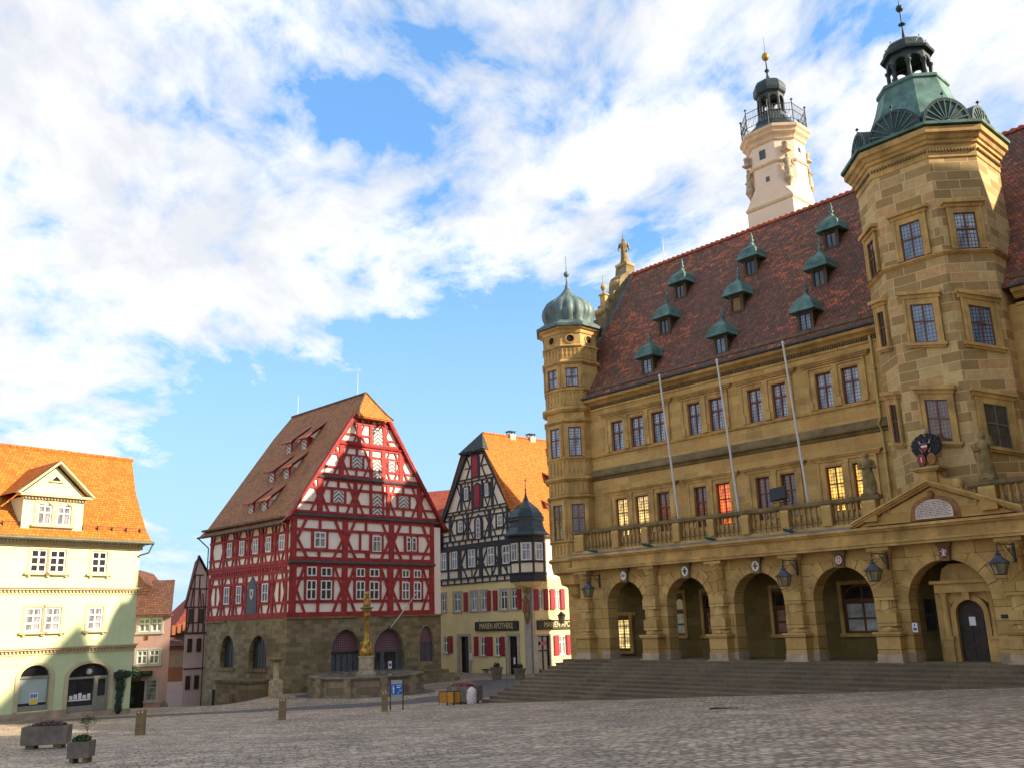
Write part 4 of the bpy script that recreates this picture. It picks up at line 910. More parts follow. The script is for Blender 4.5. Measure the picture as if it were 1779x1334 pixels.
def wall_lantern(x, label, yb=-.45):
    o = at_th('wall_lantern', label, 'lantern', x, 0, 0, 'lanterns on the arcade')
    mb = MB(); y = -1.05
    mb.box(.42, .5, yb-.1, yb, 4.15, 4.95); mb.tube((.46, yb, 4.88), (0, y, 4.92), .022); mb.tube((.46, yb, 4.3), (.2, (y+yb)/2, 4.86), .02)
    for i in range(8): a0, a1 = pi*i/8, pi*(i+1)/8; mb.tube((.33+.1*cos(a0), yb-.12, 4.62+.12*sin(a0)), (.33+.1*cos(a1), yb-.12, 4.62+.12*sin(a1)), .012, n=5)
    mb.tube((0, y, 4.92), (0, y, 4.62), .02); mb.build('bracket', M['iron'], o)
    mb = MB(); mb.lathe([(.03, 4.66), (.075, 4.6), (.05, 4.55), (.13, 4.5), (.10, 4.43), (.2, 4.32), (.44, 4.13), (.43, 4.1)], (0, y), 6, ph=pi/6, smooth=False); mb.build('hood', M['lampblue'], o)
    mb = MB()
    for k in range(6):
        a = pi/6 + k*pi/3; mb.tube((.36*cos(a), y+.36*sin(a), 4.12), (.23*cos(a), y+.23*sin(a), 3.66), .016, n=5)
    mb.lathe([(.25, 3.63), (.25, 3.67)], (0, y), 6, ph=pi/6, smooth=False); mb.build('lantern_frame', M['iron'], o)
    mb = MB(); mb.lathe([(.215, 3.68), (.345, 4.1)], (0, y), 6, ph=pi/6, smooth=False); mb.build('lantern_glass', M['lampglass'], o)
for x, lb in ((1.55, 'iron wall lantern below the corner oriel, beside the first arch'), (15.0, 'iron wall lantern between the third and fourth arches'), (19.72, 'iron wall lantern between the fourth arch and the portal arch'), (25.3, 'iron wall lantern beyond the portal, below the figure with the raised arm')): wall_lantern(x, lb)
o = at_th('stone_statue', 'weathered stone figure on the balustrade beside the ochre downpipe', 'statue', 19.68, -.34, 7.68)
mb = MB(); mb.box(-.32, .32, -.28, .28, 0, .1); mb.build('base', M['trim_dark'], o); mb = MB(); figure(mb, 0, 0, .1, 2.0, -60); mb.lathe([(.3, .1), (.33, .5), (.26, .9), (.2, 1.2)], (.02, .05), 11); mb.build('figure', M['statue'], o)
o = at_th('stone_statue', 'weathered stone figure with one raised arm on the balustrade above the portal lantern', 'statue', 25.15, -.34, 7.68)
mb = MB(); mb.box(-.32, .32, -.28, .28, 0, .1); mb.build('base', M['trim_dark'], o); mb = MB(); figure(mb, 0, 0, .1, 2.05, -100, 'raise'); mb.lathe([(.28, .1), (.30, .5), (.24, .9), (.2, 1.15)], (0, .03), 11); mb.tube((-.42, -.2, 1.62), (-.3, -.25, .9), .03); mb.build('figure', M['statue'], o)
o = at_th('stone_statue', 'stone watchman with halberd on the peak of the stepped gable', 'statue', -3.55, 10.5, 29.45)
mb = MB(); mb.box(-.35, .35, -.3, .3, 0, .15); mb.build('base', M['trim_dark'], o); mb = MB(); figure(mb, 0, 0, .15, 2.1, -50, 'side'); mb.tube((.3, -.4, .1), (.32, -.42, 2.5), .025); mb.lathe([(.3, .15), (.2, .8), (.24, 1.1)], (0, .02), 10); mb.tube((0, 0, 2.2), (0, 0, 2.75), .03, .01); mb.build('figure', M['statue'], o)
# double-headed eagle
o = at_th('heraldic_eagle', 'painted black eagle crest with small shields on the pediment', 'crest', 22.68, -.35, 8.6); o.scale = (.88, .88, .9)
mb = MB()
for s in (-1, 1):
    pts = []
    for i in range(27):
        a = -1.35 + 2.75*i/26; rr = .68 + (.06 if i % 2 else -.05); pts.append((s*(.08 + rr*cos(a)*1.0), 1.12 + rr*.86*sin(a)))
    p = [(0, .75), *pts, (0, 1.6)] if s == 1 else [(0, 1.6), *reversed(pts), (0, .75)]
    mb.prism_xz(p, -.12, .08)
    for k in range(6):
        a = -1.1 + 2.1*k/5; mb.bar(s*.25, 1.12, s*(.1+.66*cos(a)), 1.12+.58*sin(a), .05, .16, 0)
    mb.tube((s*.06, -.05, 1.5), (s*.14, -.1, 1.68), .07, .06); mb.lathe([(.02, 1.62), (.08, 1.7), (.02, 1.78)], (s*.16, -.12), 8); mb.tube((s*.2, -.12, 1.7), (s*.3, -.14, 1.66), .035, .005)
mb.lathe([(.1, .6), (.2, .85), (.22, 1.2), (.15, 1.45), (.08, 1.55)], (0, -.06), 12); mb.build('eagle', M['blackpaint'], o)
mb = MB(); mb.lathe([(.13, 1.72), (.15, 1.78), (.17, 1.9), (.1, 1.98), (.03, 2.02)], (0, -.08), 12)
for s in (-1, 1): mb.tube((s*.22, -.2, 1.22), (s*.3, -.2, 1.42), .06, .02); mb.tube((s*.16, -.2, .78), (s*.3, -.22, 1.0), .04, .015)
mb.build('crown', M['gold'] if False else M['statue_light'], o)
mb = MB(); mb.prism_xz([(-.16, 1.25), (-.16, .95), (0, .78), (.16, .95), (.16, 1.25)], -.32, -.2); mb.build('breast_shield', M['redpaint'], o)
mb = MB(); mb.box(-.16, .16, -.335, -.319, 1.02, 1.12); mb.build('white_bar', M['whitepaint'], o)
for s, m_ in ((-1, 'redpaint'), (1, 'orangepaint')):
    mb = MB(); n = 14; mb.prism_xz([(s*.26 + .22*cos(2*pi*k/n), .42 + .3*sin(2*pi*k/n)) for k in range(n)], -.26, -.12); mb.build('side_shield', M[m_], o)
mb = MB(); mb.box(-.03-.26, .03-.26, -.275, -.259, .3, .55); mb.build('charge', M['whitepaint'], o)
mb = MB(); mb.lathe([(.5, 0), (.52, .08), (.3, .15), (.28, .5), (.15, .72)], (0, .02), 10, sy=.45)
for s in (-1, 1): mb.tube((s*.45, -.05, .1), (s*.5, -.05, .6), .08, .05)
mb.build('carved_base', M['statue'], o)
o = at_th('floodlight', 'black floodlight on the balcony rail in front of a boarded window', 'floodlight', 14.45, .3, 7.68)
mb = MB(); mb.T = Matrix.Translation((0, 0, .68)) @ Matrix.Rotation(radians(-14), 4, 'X') @ Matrix.Rotation(radians(-6), 4, 'Y'); mb.loft([[(-.46, -.3, -.34), (.46, -.3, -.34), (.46, -.3, .34), (-.46, -.3, .34)], [(-.46, -.2, -.34), (.46, -.2, -.34), (.46, -.2, .34), (-.46, -.2, .34)], [(-.3, .25, -.2), (.3, .25, -.2), (.3, .25, .2), (-.3, .25, .2)]]); mb.build('lamp_housing', M['iron'], o)
mb = MB(); mb.tube((0, 0, -.05), (0, 0, .35), .04); mb.tube((-.5, 0, .68), (-.5, 0, .3), .02); mb.tube((.5, 0, .68), (.5, 0, .3), .02); mb.tube((-.5, 0, .3), (.5, 0, .3), .02); mb.box(-.15, .15, -.12, .12, -.02, .02); mb.build('bracket', M['iron'], o)
o = at_th('notice_sign', 'small white notice sign on the pier beside the portal door', 'sign', 20.86, -.01, 1.32)
mb = MB(); mb.box(-.12, .12, -.05, .0, 0, .42); mb.build('panel', M['paper'], o)
mb = MB(); mb.box(-.08, .08, -.058, -.05, .08, .2); mb.box(-.03, .03, -.058, -.05, .27, .37); mb.build('print', M['signblue'], o)
o = at_th('metal_plate', 'small dark metal plate on the pier below the last lantern', 'plaque', 24.8, -.01, 1.85)
mb = MB(); mb.box(-.14, .14, -.04, 0, 0, .16); mb.box(-.11, .11, -.05, -.04, .03, .13); mb.build('panel', M['iron'], o)
# flight of steps
ST = at_th('stone_steps', 'broad flight of worn grey brown stone steps below the arcade', 'steps', 0, 0, 0)
NS, RI, TR = 13, .18, .5
for i in range(NS):
    mb = MB(); xl = -1.0 - .115*i; y0 = -.95 - TR*i; z1 = -.004 - RI*i
    mb.box(xl, 40, y0 - .03, y0 + TR + .12 if i else 0.2, z1-.07, z1); mb.box(xl+.03, 40, y0, y0+TR+.1, z1-2.6, z1-.071)
    mb.build('step', M['steps'], ST)
# ------------------------------------------------------------------ the church-like tower behind
o = at_th('watch_tower', 'slender peach plastered tower with railed gallery and black lantern rising behind the roof', 'tower', 1.9, 26.0, 0)
mb = MB(); mb.box(-2.25, 2.25, -2.05, 1.85, 0, 37.0)
h = 2.3; c_ = 1.2
O8 = [(-h+c_, -h+.2), (h-c_, -h+.2), (h, -h+.2+c_), (h, h-c_-.2), (h-c_, h-.2), (-h+c_, h-.2), (-h, h-c_-.2), (-h, -h+.2+c_)]
mb.loft([[(x*.98, y*.98, 37.0) for x, y in [(-2.25, -2.05), (2.25, -2.05), (2.25, -2.05), (2.25, 1.85), (2.25, 1.85), (-2.25, 1.85), (-2.25, 1.85), (-2.25, -2.05)]], [(x, y, 38.6) for x, y in O8], [(x, y, 42.6) for x, y in O8]])
mb.build('shaft', M['towerplaster'], o)
mb = MB(); sq = [(-2.25, -2.05), (2.25, -2.05), (2.25, 1.85), (-2.25, 1.85)]; mb.oct(sq, [(.0, 36.5), (.12, 36.58), (.16, 36.75), (.0, 36.9)], (0, -.1)); mb.build('string_course', M['towertrim'], o)
mb = MB(); mb.oct(O8, [(.0, 40.2), (.12, 40.28), (.16, 40.42), (.0, 40.55)], (0, 0)); mb.build('string_course', M['towertrim'], o)
mb = MB(); mb.oct(O8, [(.0, 42.3), (.15, 42.45), (.2, 42.75), (.45, 43.0), (.5, 43.25), (.65, 43.4), (.68, 43.65), (.2, 43.7)], (0, 0)); mb.build('cornice', M['towertrim'], o)
for q in ((-.45, .15, -h+.17, -h+.25, 41.0, 41.85), (-.05, .3, -h+.17, -h+.25, 38.75, 39.2), (h-.05, h+.03, -.3, .1, 41.3, 41.75)): mb = MB(); mb.box(*q); mb.build('window', M['g_dark'], o)
def nst(x, y, z, face):
    m3 = MB(); figure(m3, x, y, z, 2.3, face, 'side'); m3.lathe([(.1, z-.7), (.22, z-.35), (.4, z-.05), (.42, z)], (x, y), 8); m3.box(x-.35, x+.35, y-.35, y+.35, z+2.55, z+2.7); m3.lathe([(.3, z+2.7), (.3, z+3.2), (.36, z+3.3), (.3, z+3.4)], (x, y), 6); m3.build('niche_figure', M['statue_light'], o)
for x, y, f in ((-1.95, -1.75, -135), (1.95, -1.75, -45), (1.95, 1.65, 45)): nst(x, y, 38.5, f)
mb = MB(); mb.oct(O8, [(.5, 43.7), (.3, 43.75), (-.55, 44.6), (-.9, 45.3)], (0, 0)); mb.build('gallery_skirt', M['copper_dark'], o)
mb = MB(); R8 = [(2.85*cos(pi/8+k*pi/4), 2.85*sin(pi/8+k*pi/4)) for k in range(8)]
for k in range(8):
    (xa, ya), (xb, yb) = R8[k], R8[(k+1) % 8]
    mb.tube((xa, ya, 43.6), (xa, ya, 45.9), .05); mb.lathe([(.03, 45.9), (.13, 46.0), (.03, 46.12)], (xa, ya), 8)
    for z in (44.2, 45.0, 45.65): mb.tube((xa, ya, z), (xb, yb, z), .03, n=5)
    for i in range(1, 9): t = i/9; x, y = xa+(xb-xa)*t, ya+(yb-ya)*t; mb.tube((x, y, 44.2), (x, y, 45.65), .017, n=4)
    for i in range(0, 9, 2): t = i/9; t2 = (i+2)/9; mb.tube((xa+(xb-xa)*t, ya+(yb-ya)*t, 44.2), (xa+(xb-xa)*t2, ya+(yb-ya)*t2, 45.0), .015, n=4)
mb.build('gallery_railing', M['iron'], o)
mb = MB()
L8b = [(1.2*cos(pi/8+k*pi/4), 1.2*sin(pi/8+k*pi/4)) for k in range(8)]
mb.oct(L8b, [(.25, 44.6), (.1, 45.2), (.02, 45.9), (.1, 46.0)], (0, 0))
for k in range(8):
    (xa, ya), (xb, yb) = L8b[k], L8b[(k+1) % 8]; L = hypot(xb-xa, yb-ya); mb.T = Matrix.Translation((xa, ya, 0)) @ Matrix.Rotation(atan2(yb-ya, xb-xa), 4, 'Z'); r = L/2-.14
    mb.box(0, .14, -.02, .2, 46, 47.25); mb.box(L-.14, L, -.02, .2, 46, 47.25)
    n = 8; pts = [(L/2 - r*cos(pi*i/n), 47.25 + r*sin(pi*i/n)) for i in range(n+1)]
    for i in range(n): mb.prism_xz([pts[i], pts[i+1], (pts[i+1][0], 47.9), (pts[i][0], 47.9)][::-1], 0, .18)
    mb.box(0, .14, 0, .18, 47.25, 47.9); mb.box(L-.14, L, 0, .18, 47.25, 47.9)
mb.T = Matrix(); mb.oct(L8b, [(-.2, 47.85), (.1, 47.9), (.22, 48.02), (.28, 48.3), (.25, 48.75), (.05, 49.1), (-.3, 49.35), (-.75, 49.55), (-1.0, 49.8), (-1.1, 50.1)], (0, 0))
mb.lathe([(.12, 50.0), (.08, 50.4), (.22, 50.55), (.22, 50.65), (.07, 50.8), (.05, 51.7)], (0, 0), 10); mb.tube((0, 0, 52.4), (0, 0, 54.2), .03, .01); mb.build('lantern', M['copper_dark'], o)
mb = MB(); mb.lathe([(.05, 51.65), (.25, 51.75), (.36, 52.05), (.25, 52.35), (.05, 52.45)], (0, 0), 16); mb.build('ball', M['gold'], o)
mb = MB(); mb.lathe([(.05, 47.2), (.2, 47.0), (.28, 46.6), (.4, 46.4), (.1, 46.42)], (0, 0), 14); mb.build('bell', M['gold'], o)
# ------------------------------------------------------------------ half-timbered helpers
def wilder(mb, xp, z0, z1, sides, reach=1.1, w=.21, hw=.12, y=0.0):
    h = z1 - z0
    for s in sides:
        mb.bar(xp + s*hw, z0 + h*.56, xp + s*reach, z0, w, .05, y); mb.bar(xp + s*hw, z0 + h*.42, xp + s*reach*.92, z1, w, .05, y)
def chevron(parent, T, w, h, arched=False, n=None):
    mb = MB(T)
    if arched:
        pts = [(0, 0), (w, 0), (w, h-w*.6)] + [(w/2 + w/2*cos(a), h-w*.6 + w*.6*sin(a)) for a in [pi*i/8 for i in range(1, 8)]] + [(0, h-w*.6)]
    else: pts = [(0, 0), (w, 0), (w, h), (0, h)]
    mb.prism_xz(pts, -.05, .03); o = mb.build('shutter', M['chev_white'], parent)
    mb = MB(T); n = n or max(2, int(round(h/.42))); st = h/n
    top = h - (w*.55 if arched else 0)
    r = w*.42; z = -r
    hcap = lambda x: h if not arched else (h - w*.6 + w*.6*sqrt(max(0, 1-(2*x/w-1)**2)))
    while z < h:
        for xa, xb in ((.015, w*.25), (w*.25, w/2), (w/2, w*.75), (w*.75, w-.015)):
            f = lambda x: z + r*(1 - abs(2*x/w - 1))
            q = [(xa, f(xa)), (xb, f(xb)), (xb, f(xb)+.15), (xa, f(xa)+.15)]
            q = [(x, min(max(zq, .0), hcap(x)-.01)) for x, zq in q]
            if abs(q[0][1]-q[3][1]) + abs(q[1][1]-q[2][1]) > .03: mb.prism_xz(q, -.062, -.045)
        z += .33
    mb.build('chevron_stripes', M['chev_grey'], o); return o
# ------------------------------------------------------------------ red half-timbered house
RD_O, RD_A = (-17.624, 72.038), radians(44.8)
RD = thing('half_timbered_house', 'large red half-timbered gabled house on a stone ground floor behind the fountain', 'house', (RD_O[0], RD_O[1], 0), RD_A)
RDM = Matrix.Translation((RD_O[0], RD_O[1], 0)) @ Matrix.Rotation(RD_A, 4, 'Z')
SD = FT(0, 0, -90)                                   # side wall: u = -y
GW, DP = 15.2, 13.0
mb = MB()
def arch_opening_wall(mb, x0, x1, z0, z1, ops, depth, y=0.0):   # ops: (a, b, zbottom, zspring, ztop) pointed arches
    xp = x0
    for a, b, zb, zs, zt in sorted(ops):
        mb.poly([(xp, y, z0), (a, y, z0), (a, y, zs), (a, y, z1), (xp, y, z1)])
        c = (a+b)/2; n = 7; pts = []
        for i in range(n+1): t = i/n; pts.append((a + (c-a)*(1-cos(t*pi/2))**.9, zs + (zt-zs)*sin(t*pi/2)**1.0))
        pts = pts + [(a+b-x, z) for x, z in reversed(pts[:-1])]
        if zb > z0: mb.poly([(a, y, z0), (b, y, z0), (b, y, zb), (a, y, zb)]); mb.poly([(a, y, zb), (b, y, zb), (b, y+depth, zb), (a, y+depth, zb)])
        for (xa, za), (xb, zb_) in zip(pts, pts[1:]):
            mb.poly([(xa, y, za), (xb, y, zb_), (xb, y, z1), (xa, y, z1)]); mb.poly([(xa, y, za), (xa, y+depth, za), (xb, y+depth, zb_), (xb, y, zb_)])
        mb.poly([(a, y, zb), (a, y, zs), (a, y+depth, zs), (a, y+depth, zb)]); mb.poly([(b, y, zb), (b, y+depth, zb), (b, y+depth, zs), (b, y, zs)])
        xp = b
    mb.poly([(xp, y, z0), (x1, y, z0), (x1, y, z1), (xp, y, z1)])
FA = [(4.0, 6.8, -2.6, .4, 2.1), (8.1, 11.2, -2.6, .3, 2.05), (12.85, 14.35, -.75, .9, 2.15)]
arch_opening_wall(mb, 0, GW, -4.5, 3.12, FA, .5)
mb.T = SD; SA = [(-10.4, -6.95, -.75, .3, 1.9), (-6.0, -2.1, -.75, .2, 1.85)]
SA = [(-10.3, -8.0, -.62, .5, 1.9), (-5.6, -2.9, -.62, .4, 1.85)]
arch_opening_wall(mb, -DP, 0, -6, 3.12, SA, .5); mb.T = Matrix()
mb.poly([(GW, 0, -5), (GW, DP, -5), (GW, DP, 3.12), (GW, 0, 3.12)]); mb.poly([(0, DP, -6), (0, DP, 3.12), (GW, DP, 3.12), (GW, DP, -6)])
mb.build('stone_base', M['oldstone'], RD)
for a, b in ((0, 6.5), (8.8, GW+.05)): mb = MB(); mb.box(a-.1, b, -.14, .2, 3.0, 3.12); mb.build('stone_ledge', M['trim_dark'], RD)
mb = MB(SD); mb.box(-DP-.1, -9.5, -.16, .2, 2.95, 3.1); mb.build('stone_ledge', M['trim_dark'], RD)
mb = MB(); mb.box(-.03, .55, -.03, .3, -3, 3.0); mb.build('corner_stones', M['oldstone'], RD)
# doors in the arches
def lat(parent, a, b, z0, zt, T=Matrix(), y=.42):
    mb = MB(T); mb.box(a, b, y, y+.05, z0, zt); return mb
mb = MB(); mb.box(4.0, 6.8, .4, .48, -3, .35); d1 = mb.build('door', M['bluegrey'], RD)
mb = MB(); 
for i in range(5): mb.box(4.1+i*.55, 4.14+i*.55, .36, .41, -3, .3)
mb.box(4.0, 6.8, .33, .4, .25, .42); mb.build('door_boards', M['wood'], d1)
mb = MB(); mb.box(4.0, 6.8, .44, .48, .42, 2.3); mb.build('fretwork', M['fret'], RD)
mb = MB(); mb.box(8.1, 11.2, .44, .48, .3, 2.3); mb.build('fretwork', M['fret'], RD)
mb = MB(); mb.box(8.1, 11.2, .38, .48, .2, .34); mb.box(8.1, 8.5, .38, .48, -3, .2); mb.box(9.0, 9.4, .38, .48, -3, .2); mb.box(10.6, 11.2, .38, .48, -3, .2); d3 = mb.build('door', M['bluegrey'], RD)
mb = MB(); mb.box(8.5, 10.6, .45, .48, -3, .2); mb.build('pane', M['g_dark'], d3)
mb = MB(); mb.box(9.85, 10.2, .40, .44, -1.15, -.55); mb.build('poster', M['paper'], d3)
mb = MB(); mb.box(9.9, 10.15, .39, .40, -.95, -.75); mb.build('print', M['signblue'], d3)
mb = MB(); mb.box(12.85, 14.35, .2, .3, -.8, .85); d4 = mb.build('blind_window', plain('slate_purple_shutter', (.085,.075,.085), .7, .15, 2), RD)
mb = MB(); mb.box(12.85, 14.35, .22, .3, .85, 2.2); mb.build('fanlight', M['mauve'], d4)
mb = MB(); mb.box(13.58, 13.62, .17, .22, -.8, .85); mb.box(12.85, 14.35, .17, .22, .8, .88); mb.build('shutter_frame', M['slate'], d4)
for a, b, zb, zs, zt in SA:
    mb = MB(SD); mb.box(a, b, .4, .5, zb, zt); g = mb.build('cellar_window', plain('dim_pane', (.035,.045,.05), .35, .2, 2), RD)
    mb = MB(SD)
    for i in range(1, 6): x = a + (b-a)*i/6; mb.tube((x, .22, zb), (x, .22, zt-.1), .025, n=6)
    for z in (0, .55, 1.1): mb.tube((a, .22, z), (b, .22, z), .02, n=5)
    mb.build('iron_bars', M['iron'], g)
    mb = MB(SD); mb.box(a-.3, b+.2, -.12, .2, zb-.28, zb); mb.build('sill', M['trim_dark'], g)
mb = MB(SD); mb.box(-11.4, -10.7, -.02, .05, -4.6, -2.4); mb.build('cellar_door', M['dark'], RD)
# plaster body
zg = lambda z: 7.6 - 7.55*(22.0 - z)/11.0
mb = MB()
mb.poly([(0, .05, 3.1), (14.45, .05, 3.1), (14.45, .05, 11.0), (0, .05, 11.0)])
mb.poly([(zg(11)+.05, .05, 11), (15.2-zg(11)-.05, .05, 11), (15.2-zg(19.6), .05, 19.6), (zg(19.6), .05, 19.6)])
mb.T = SD; mb.poly([(-DP, .05, 3.1), (0, .05, 3.1), (0, .05, 10.6), (-DP, .05, 10.6)]); mb.T = Matrix()
mb.box(14.45, 15.25, .03, DP, 3.1, 10.6); mb.poly([(0, DP, 3.1), (0, DP, 10.5), (15.2, DP, 10.5), (15.2, DP, 3.1)]); mb.poly([(0, DP, 10.5), (7.6, DP, 20.5), (15.2, DP, 10.5)])
mb.build('plaster_wall', M['plaster'], RD)
# front timbers
mb = MB()
H = lambda a, b, z, w, d=.05: mb.bar(a, z, b, z, w, d)
V = lambda x, a, b, w, d=.055: mb.bar(x, a, x, b, w, d)
F1 = dict(z0=3.45, z1=7.05)
H(0, 14.45, 3.3, .36, .07); H(0, 14.45, 4.28, .24); H(0, 14.45, 6.07, .22); H(0, 14.45, 7.08, .30)
for x, w_ in ((.36, .66), (5.13, .48), (9.72, .66), (14.2, .5)): V(x, 3.15, 7.25, w_, .065)
for x, w_ in ((1.5, .2), (2.68, .42), (4.0, .22), (6.12, .22), (7.32, .5), (8.65, .24), (10.8, .22), (11.94, .46), (13.1, .24)): V(x, 4.2, 7.05, w_)
for x in (2.67, 11.92): V(x, 3.4, 4.25, .26)
wilder(mb, .5, 3.42, 7.05, (1,), 1.0); wilder(mb, 5.13, 3.42, 7.05, (-1, 1), 1.05); wilder(mb, 9.72, 3.42, 7.05, (-1, 1), 1.1); wilder(mb, 14.1, 3.42, 7.05, (-1,), .95)
H(0, 14.45, 7.6, .26); H(0, 14.45, 8.25, .24); H(0, 14.45, 9.85, .22); H(0, 14.45, 10.8, .32)
for x, w_ in ((.34, .58), (5.12, .48), (9.83, .5), (14.28, .42)): V(x, 7.5, 11.0, w_, .065)
V(2.68, 7.6, 8.2, .22); V(2.72, 9.85, 10.7, .24); V(7.24, 7.6, 8.2, .18); V(7.5, 7.6, 8.2, .16); V(7.2, 9.85, 10.7, .22); V(11.9, 7.6, 8.2, .22); V(11.85, 9.85, 10.7, .22)
for x, w_ in ((2.05, .22), (3.4, .24), (6.62, .22), (7.68, .26), (8.84, .28), (11.28, .24), (11.95, .16), (12.6, .28)): V(x, 8.2, 9.9, w_)
wilder(mb, .46, 7.6, 10.75, (1,), 1.15); wilder(mb, 5.12, 7.6, 10.75, (-1, 1), 1.1); wilder(mb, 9.83, 7.6, 10.75, (-1, 1), 1.1); wilder(mb, 14.2, 7.6, 10.75, (-1,), 1.1)
def rail(z, w_, ins=.1): mb.bar(zg(z)+ins, z, 15.2-zg(z)-ins, z, w_, .05)
rail(11.25, .22); rail(12.0, .18); rail(13.25, .2); rail(13.98, .24)
for x, w_ in ((2.68, .46), (6.07, .36), (9.43, .36), (12.88, .46)): V(x, 11.2, 14.1, w_, .065)
for x, a, b, w_ in ((4.38, 11.3, 12.0, .2), (4.4, 13.25, 13.9, .2), (11.1, 11.3, 12.0, .2), (11.1, 13.25, 13.9, .2), (7.66, 11.2, 14, .24), (8.93, 11.2, 14, .22), (3.78, 12, 13.25, .2), (5.08, 12, 13.25, .2), (10.46, 12, 13.25, .2), (11.76, 12, 13.25, .2)): V(x, a, b, w_)
for x in (2.68, 6.07, 12.88): wilder(mb, x, 11.3, 13.95, (-1, 1), .85, .17, .1)
wilder(mb, 9.43, 11.3, 13.95, (1,), .85, .17, .1)
rail(14.4, .2); rail(15.04, .16); rail(16.18, .18); rail(16.88, .22)
for x, w_ in ((4.66, .42), (7.64, .3), (8.95, .4), (10.84, .42)): V(x, 14.3, 17, w_, .065)
for x, a, b, w_ in ((6.15, 14.4, 15.0, .18), (6.2, 16.18, 16.85, .18), (5.6, 15.04, 16.18, .16), (6.85, 15.04, 16.18, .16), (9.42, 15.04, 16.18, .16), (10.25, 15.04, 16.18, .16)): V(x, a, b, w_)
for x, s in ((4.66, (-1, 1)), (7.64, (-1,)), (8.95, (1,)), (10.84, (-1, 1))): wilder(mb, x, 14.45, 16.85, s, .72, .15, .08)
rail(17.3, .2); mb.bar(zg(17.95)+.1, 17.95, 7.5, 17.95, .15); mb.bar(9.1, 17.8, 15.2-zg(17.8)-.1, 17.8, .15); rail(18.95, .18); rail(19.45, .24)
for x, w_ in ((6.42, .4), (7.6, .28), (9.05, .36)): V(x, 17.2, 19.5, w_, .065)
wilder(mb, 6.42, 17.3, 18.95, (-1, 1), .6, .14, .08); wilder(mb, 9.05, 17.3, 18.95, (1,), .55, .14, .08)
for x in (7.0, 8.3): V(x, 18.95, 19.45, .16)
mb.bar(7.4, 18.95, 7.1, 19.4, .14); mb.bar(7.4, 18.95, 7.8, 19.4, .14)
for i, (za, zb) in enumerate(((7.2, 7.5),)): pass
FRT = mb.build('timber_frame', M['timber'], RD)
for z, x0, x1 in ((7.34, -.08, 14.52), (11.02, .05, 15.15), (14.2, 2.3, 12.9)): mb = MB(); mb.prism_yz([(.0, z-.16), (-.16, z-.16), (-.22, z-.05), (.0, z+.14)][::-1], x0, x1); mb.build('drip_board', M['slate'], RD)
mb = MB(); mb.prism_yz([(.0, 16.98), (-.16, 16.98), (-.2, 17.08), (.0, 17.22)][::-1], 4.3, 10.9)
for s in (-1, 1):
    c = 7.6; xa, xb = 8.05, 1.72
    p = [(c+s*xa, 10.4), (c+s*(xa-.5), 10.95), (c+s*(xb-.28), 19.75), (c+s*(xb+.14), 19.75), (c+s*(xa+.1), 10.35)]
    mb.prism_xz(p if s == -1 else p[::-1], -.34, .06)
mb.build('verge_board', M['timber'], RD)
mb = MB(); mb.tube((8.35, -.1, 19.05), (8.35, -1.1, 19.15), .09); mb.tube((8.35, -.1, 18.6), (8.35, -.8, 19.05), .05); mb.lathe([(.02, 18.7), (.1, 18.75), (.1, 18.95), (.02, 19.0)], (8.35, -.95), 8); mb.build('hoist_beam', M['timber'], RD)
for x, z, w_, h_, ar in ((3.92, 12.13, 1.02, 1.0, 0), (7.83, 11.22, .96, 1.92, 1), (10.6, 12.08, 1.04, 1.02, 0), (5.72, 15.16, 1.0, .95, 0), (7.86, 14.28, .85, 1.78, 1), (9.52, 15.12, .64, .98, 0), (7.9, 17.22, .9, 1.6, 1)): chevron(RD, ptl(x, z), w_, h_, bool(ar))
for x, z, w_, h_, c, r in ((1.6, 6.24, .87, .72, 2, ()), (2.88, 6.22, 1.0, .7, 2, ()), (6.23, 6.22, .85, .68, 2, ()), (7.56, 6.23, .97, .64, 2, ()), (10.91, 6.2, .8, .64, 2, ()), (12.17, 6.2, .81, .64, 2, ()),
    (1.59, 4.44, .89, 1.48, 2, (.52,)), (2.88, 4.43, 1.02, 1.47, 2, (.52,)), (6.23, 4.42, .86, 1.45, 2, (.52,)), (7.54, 4.4, .98, 1.45, 2, (.52,)), (10.91, 4.38, .79, 1.43, 2, (.52,)), (12.16, 4.37, .81, 1.44, 2, (.52,))): window(RD, ptl(x, z, -.03), w_, h_, gm='g_dark', cols=c, rows=r, fw=.08, bw=.09)
window(RD, ptl(2.2, 8.46, -.03), 1.06, 1.22, gm='g_net', rows=(.6,), fw=.1, bw=.09); window(RD, ptl(7.82, 8.28, -.03), .9, 1.3, gm='g_net', rows=(.66,), fw=.07); window(RD, ptl(11.42, 8.44, -.03), .46, 1.16, gm='g_dark', cols=1, rows=(.66,), fw=.07); window(RD, ptl(12.02, 8.44, -.03), .46, 1.16, gm='g_dark', cols=1, rows=(.66,), fw=.07)
# side timbers
mb = MB(SD)
H(-DP, 0, 3.32, .38, .06); H(-DP, 0, 4.25, .2); H(-DP, 0, 5.95, .2); H(-DP, 0, 6.6, .24); H(-DP, 0, 7.1, .2); H(-DP, 0, 7.35, .26, .1); H(-DP, 0, 8.1, .2); H(-DP, 0, 9.6, .2); H(-DP, 0, 10.4, .35)
P1 = [-.32, -2.3, -4.35, -6.45, -8.5, -10.55, -12.75]; P2 = [-.32, -2.05, -4.1, -6.2, -8.3, -10.45, -12.75]
for x in P1: V(x, 3.2, 6.6, .3, .06)
for x in P2: V(x, 7.4, 10.4, .3, .06)
for i, x in enumerate(P1):
    if i in (2, 3): wilder(mb, x, 3.45, 6.55, (1,) if i == 2 else (-1,), .62, .13, .08)
    else: wilder(mb, x, 3.45, 6.55, (-1, 1) if 0 < i < 6 else ((-1,) if i == 0 else (1,)), .68, .13, .08)
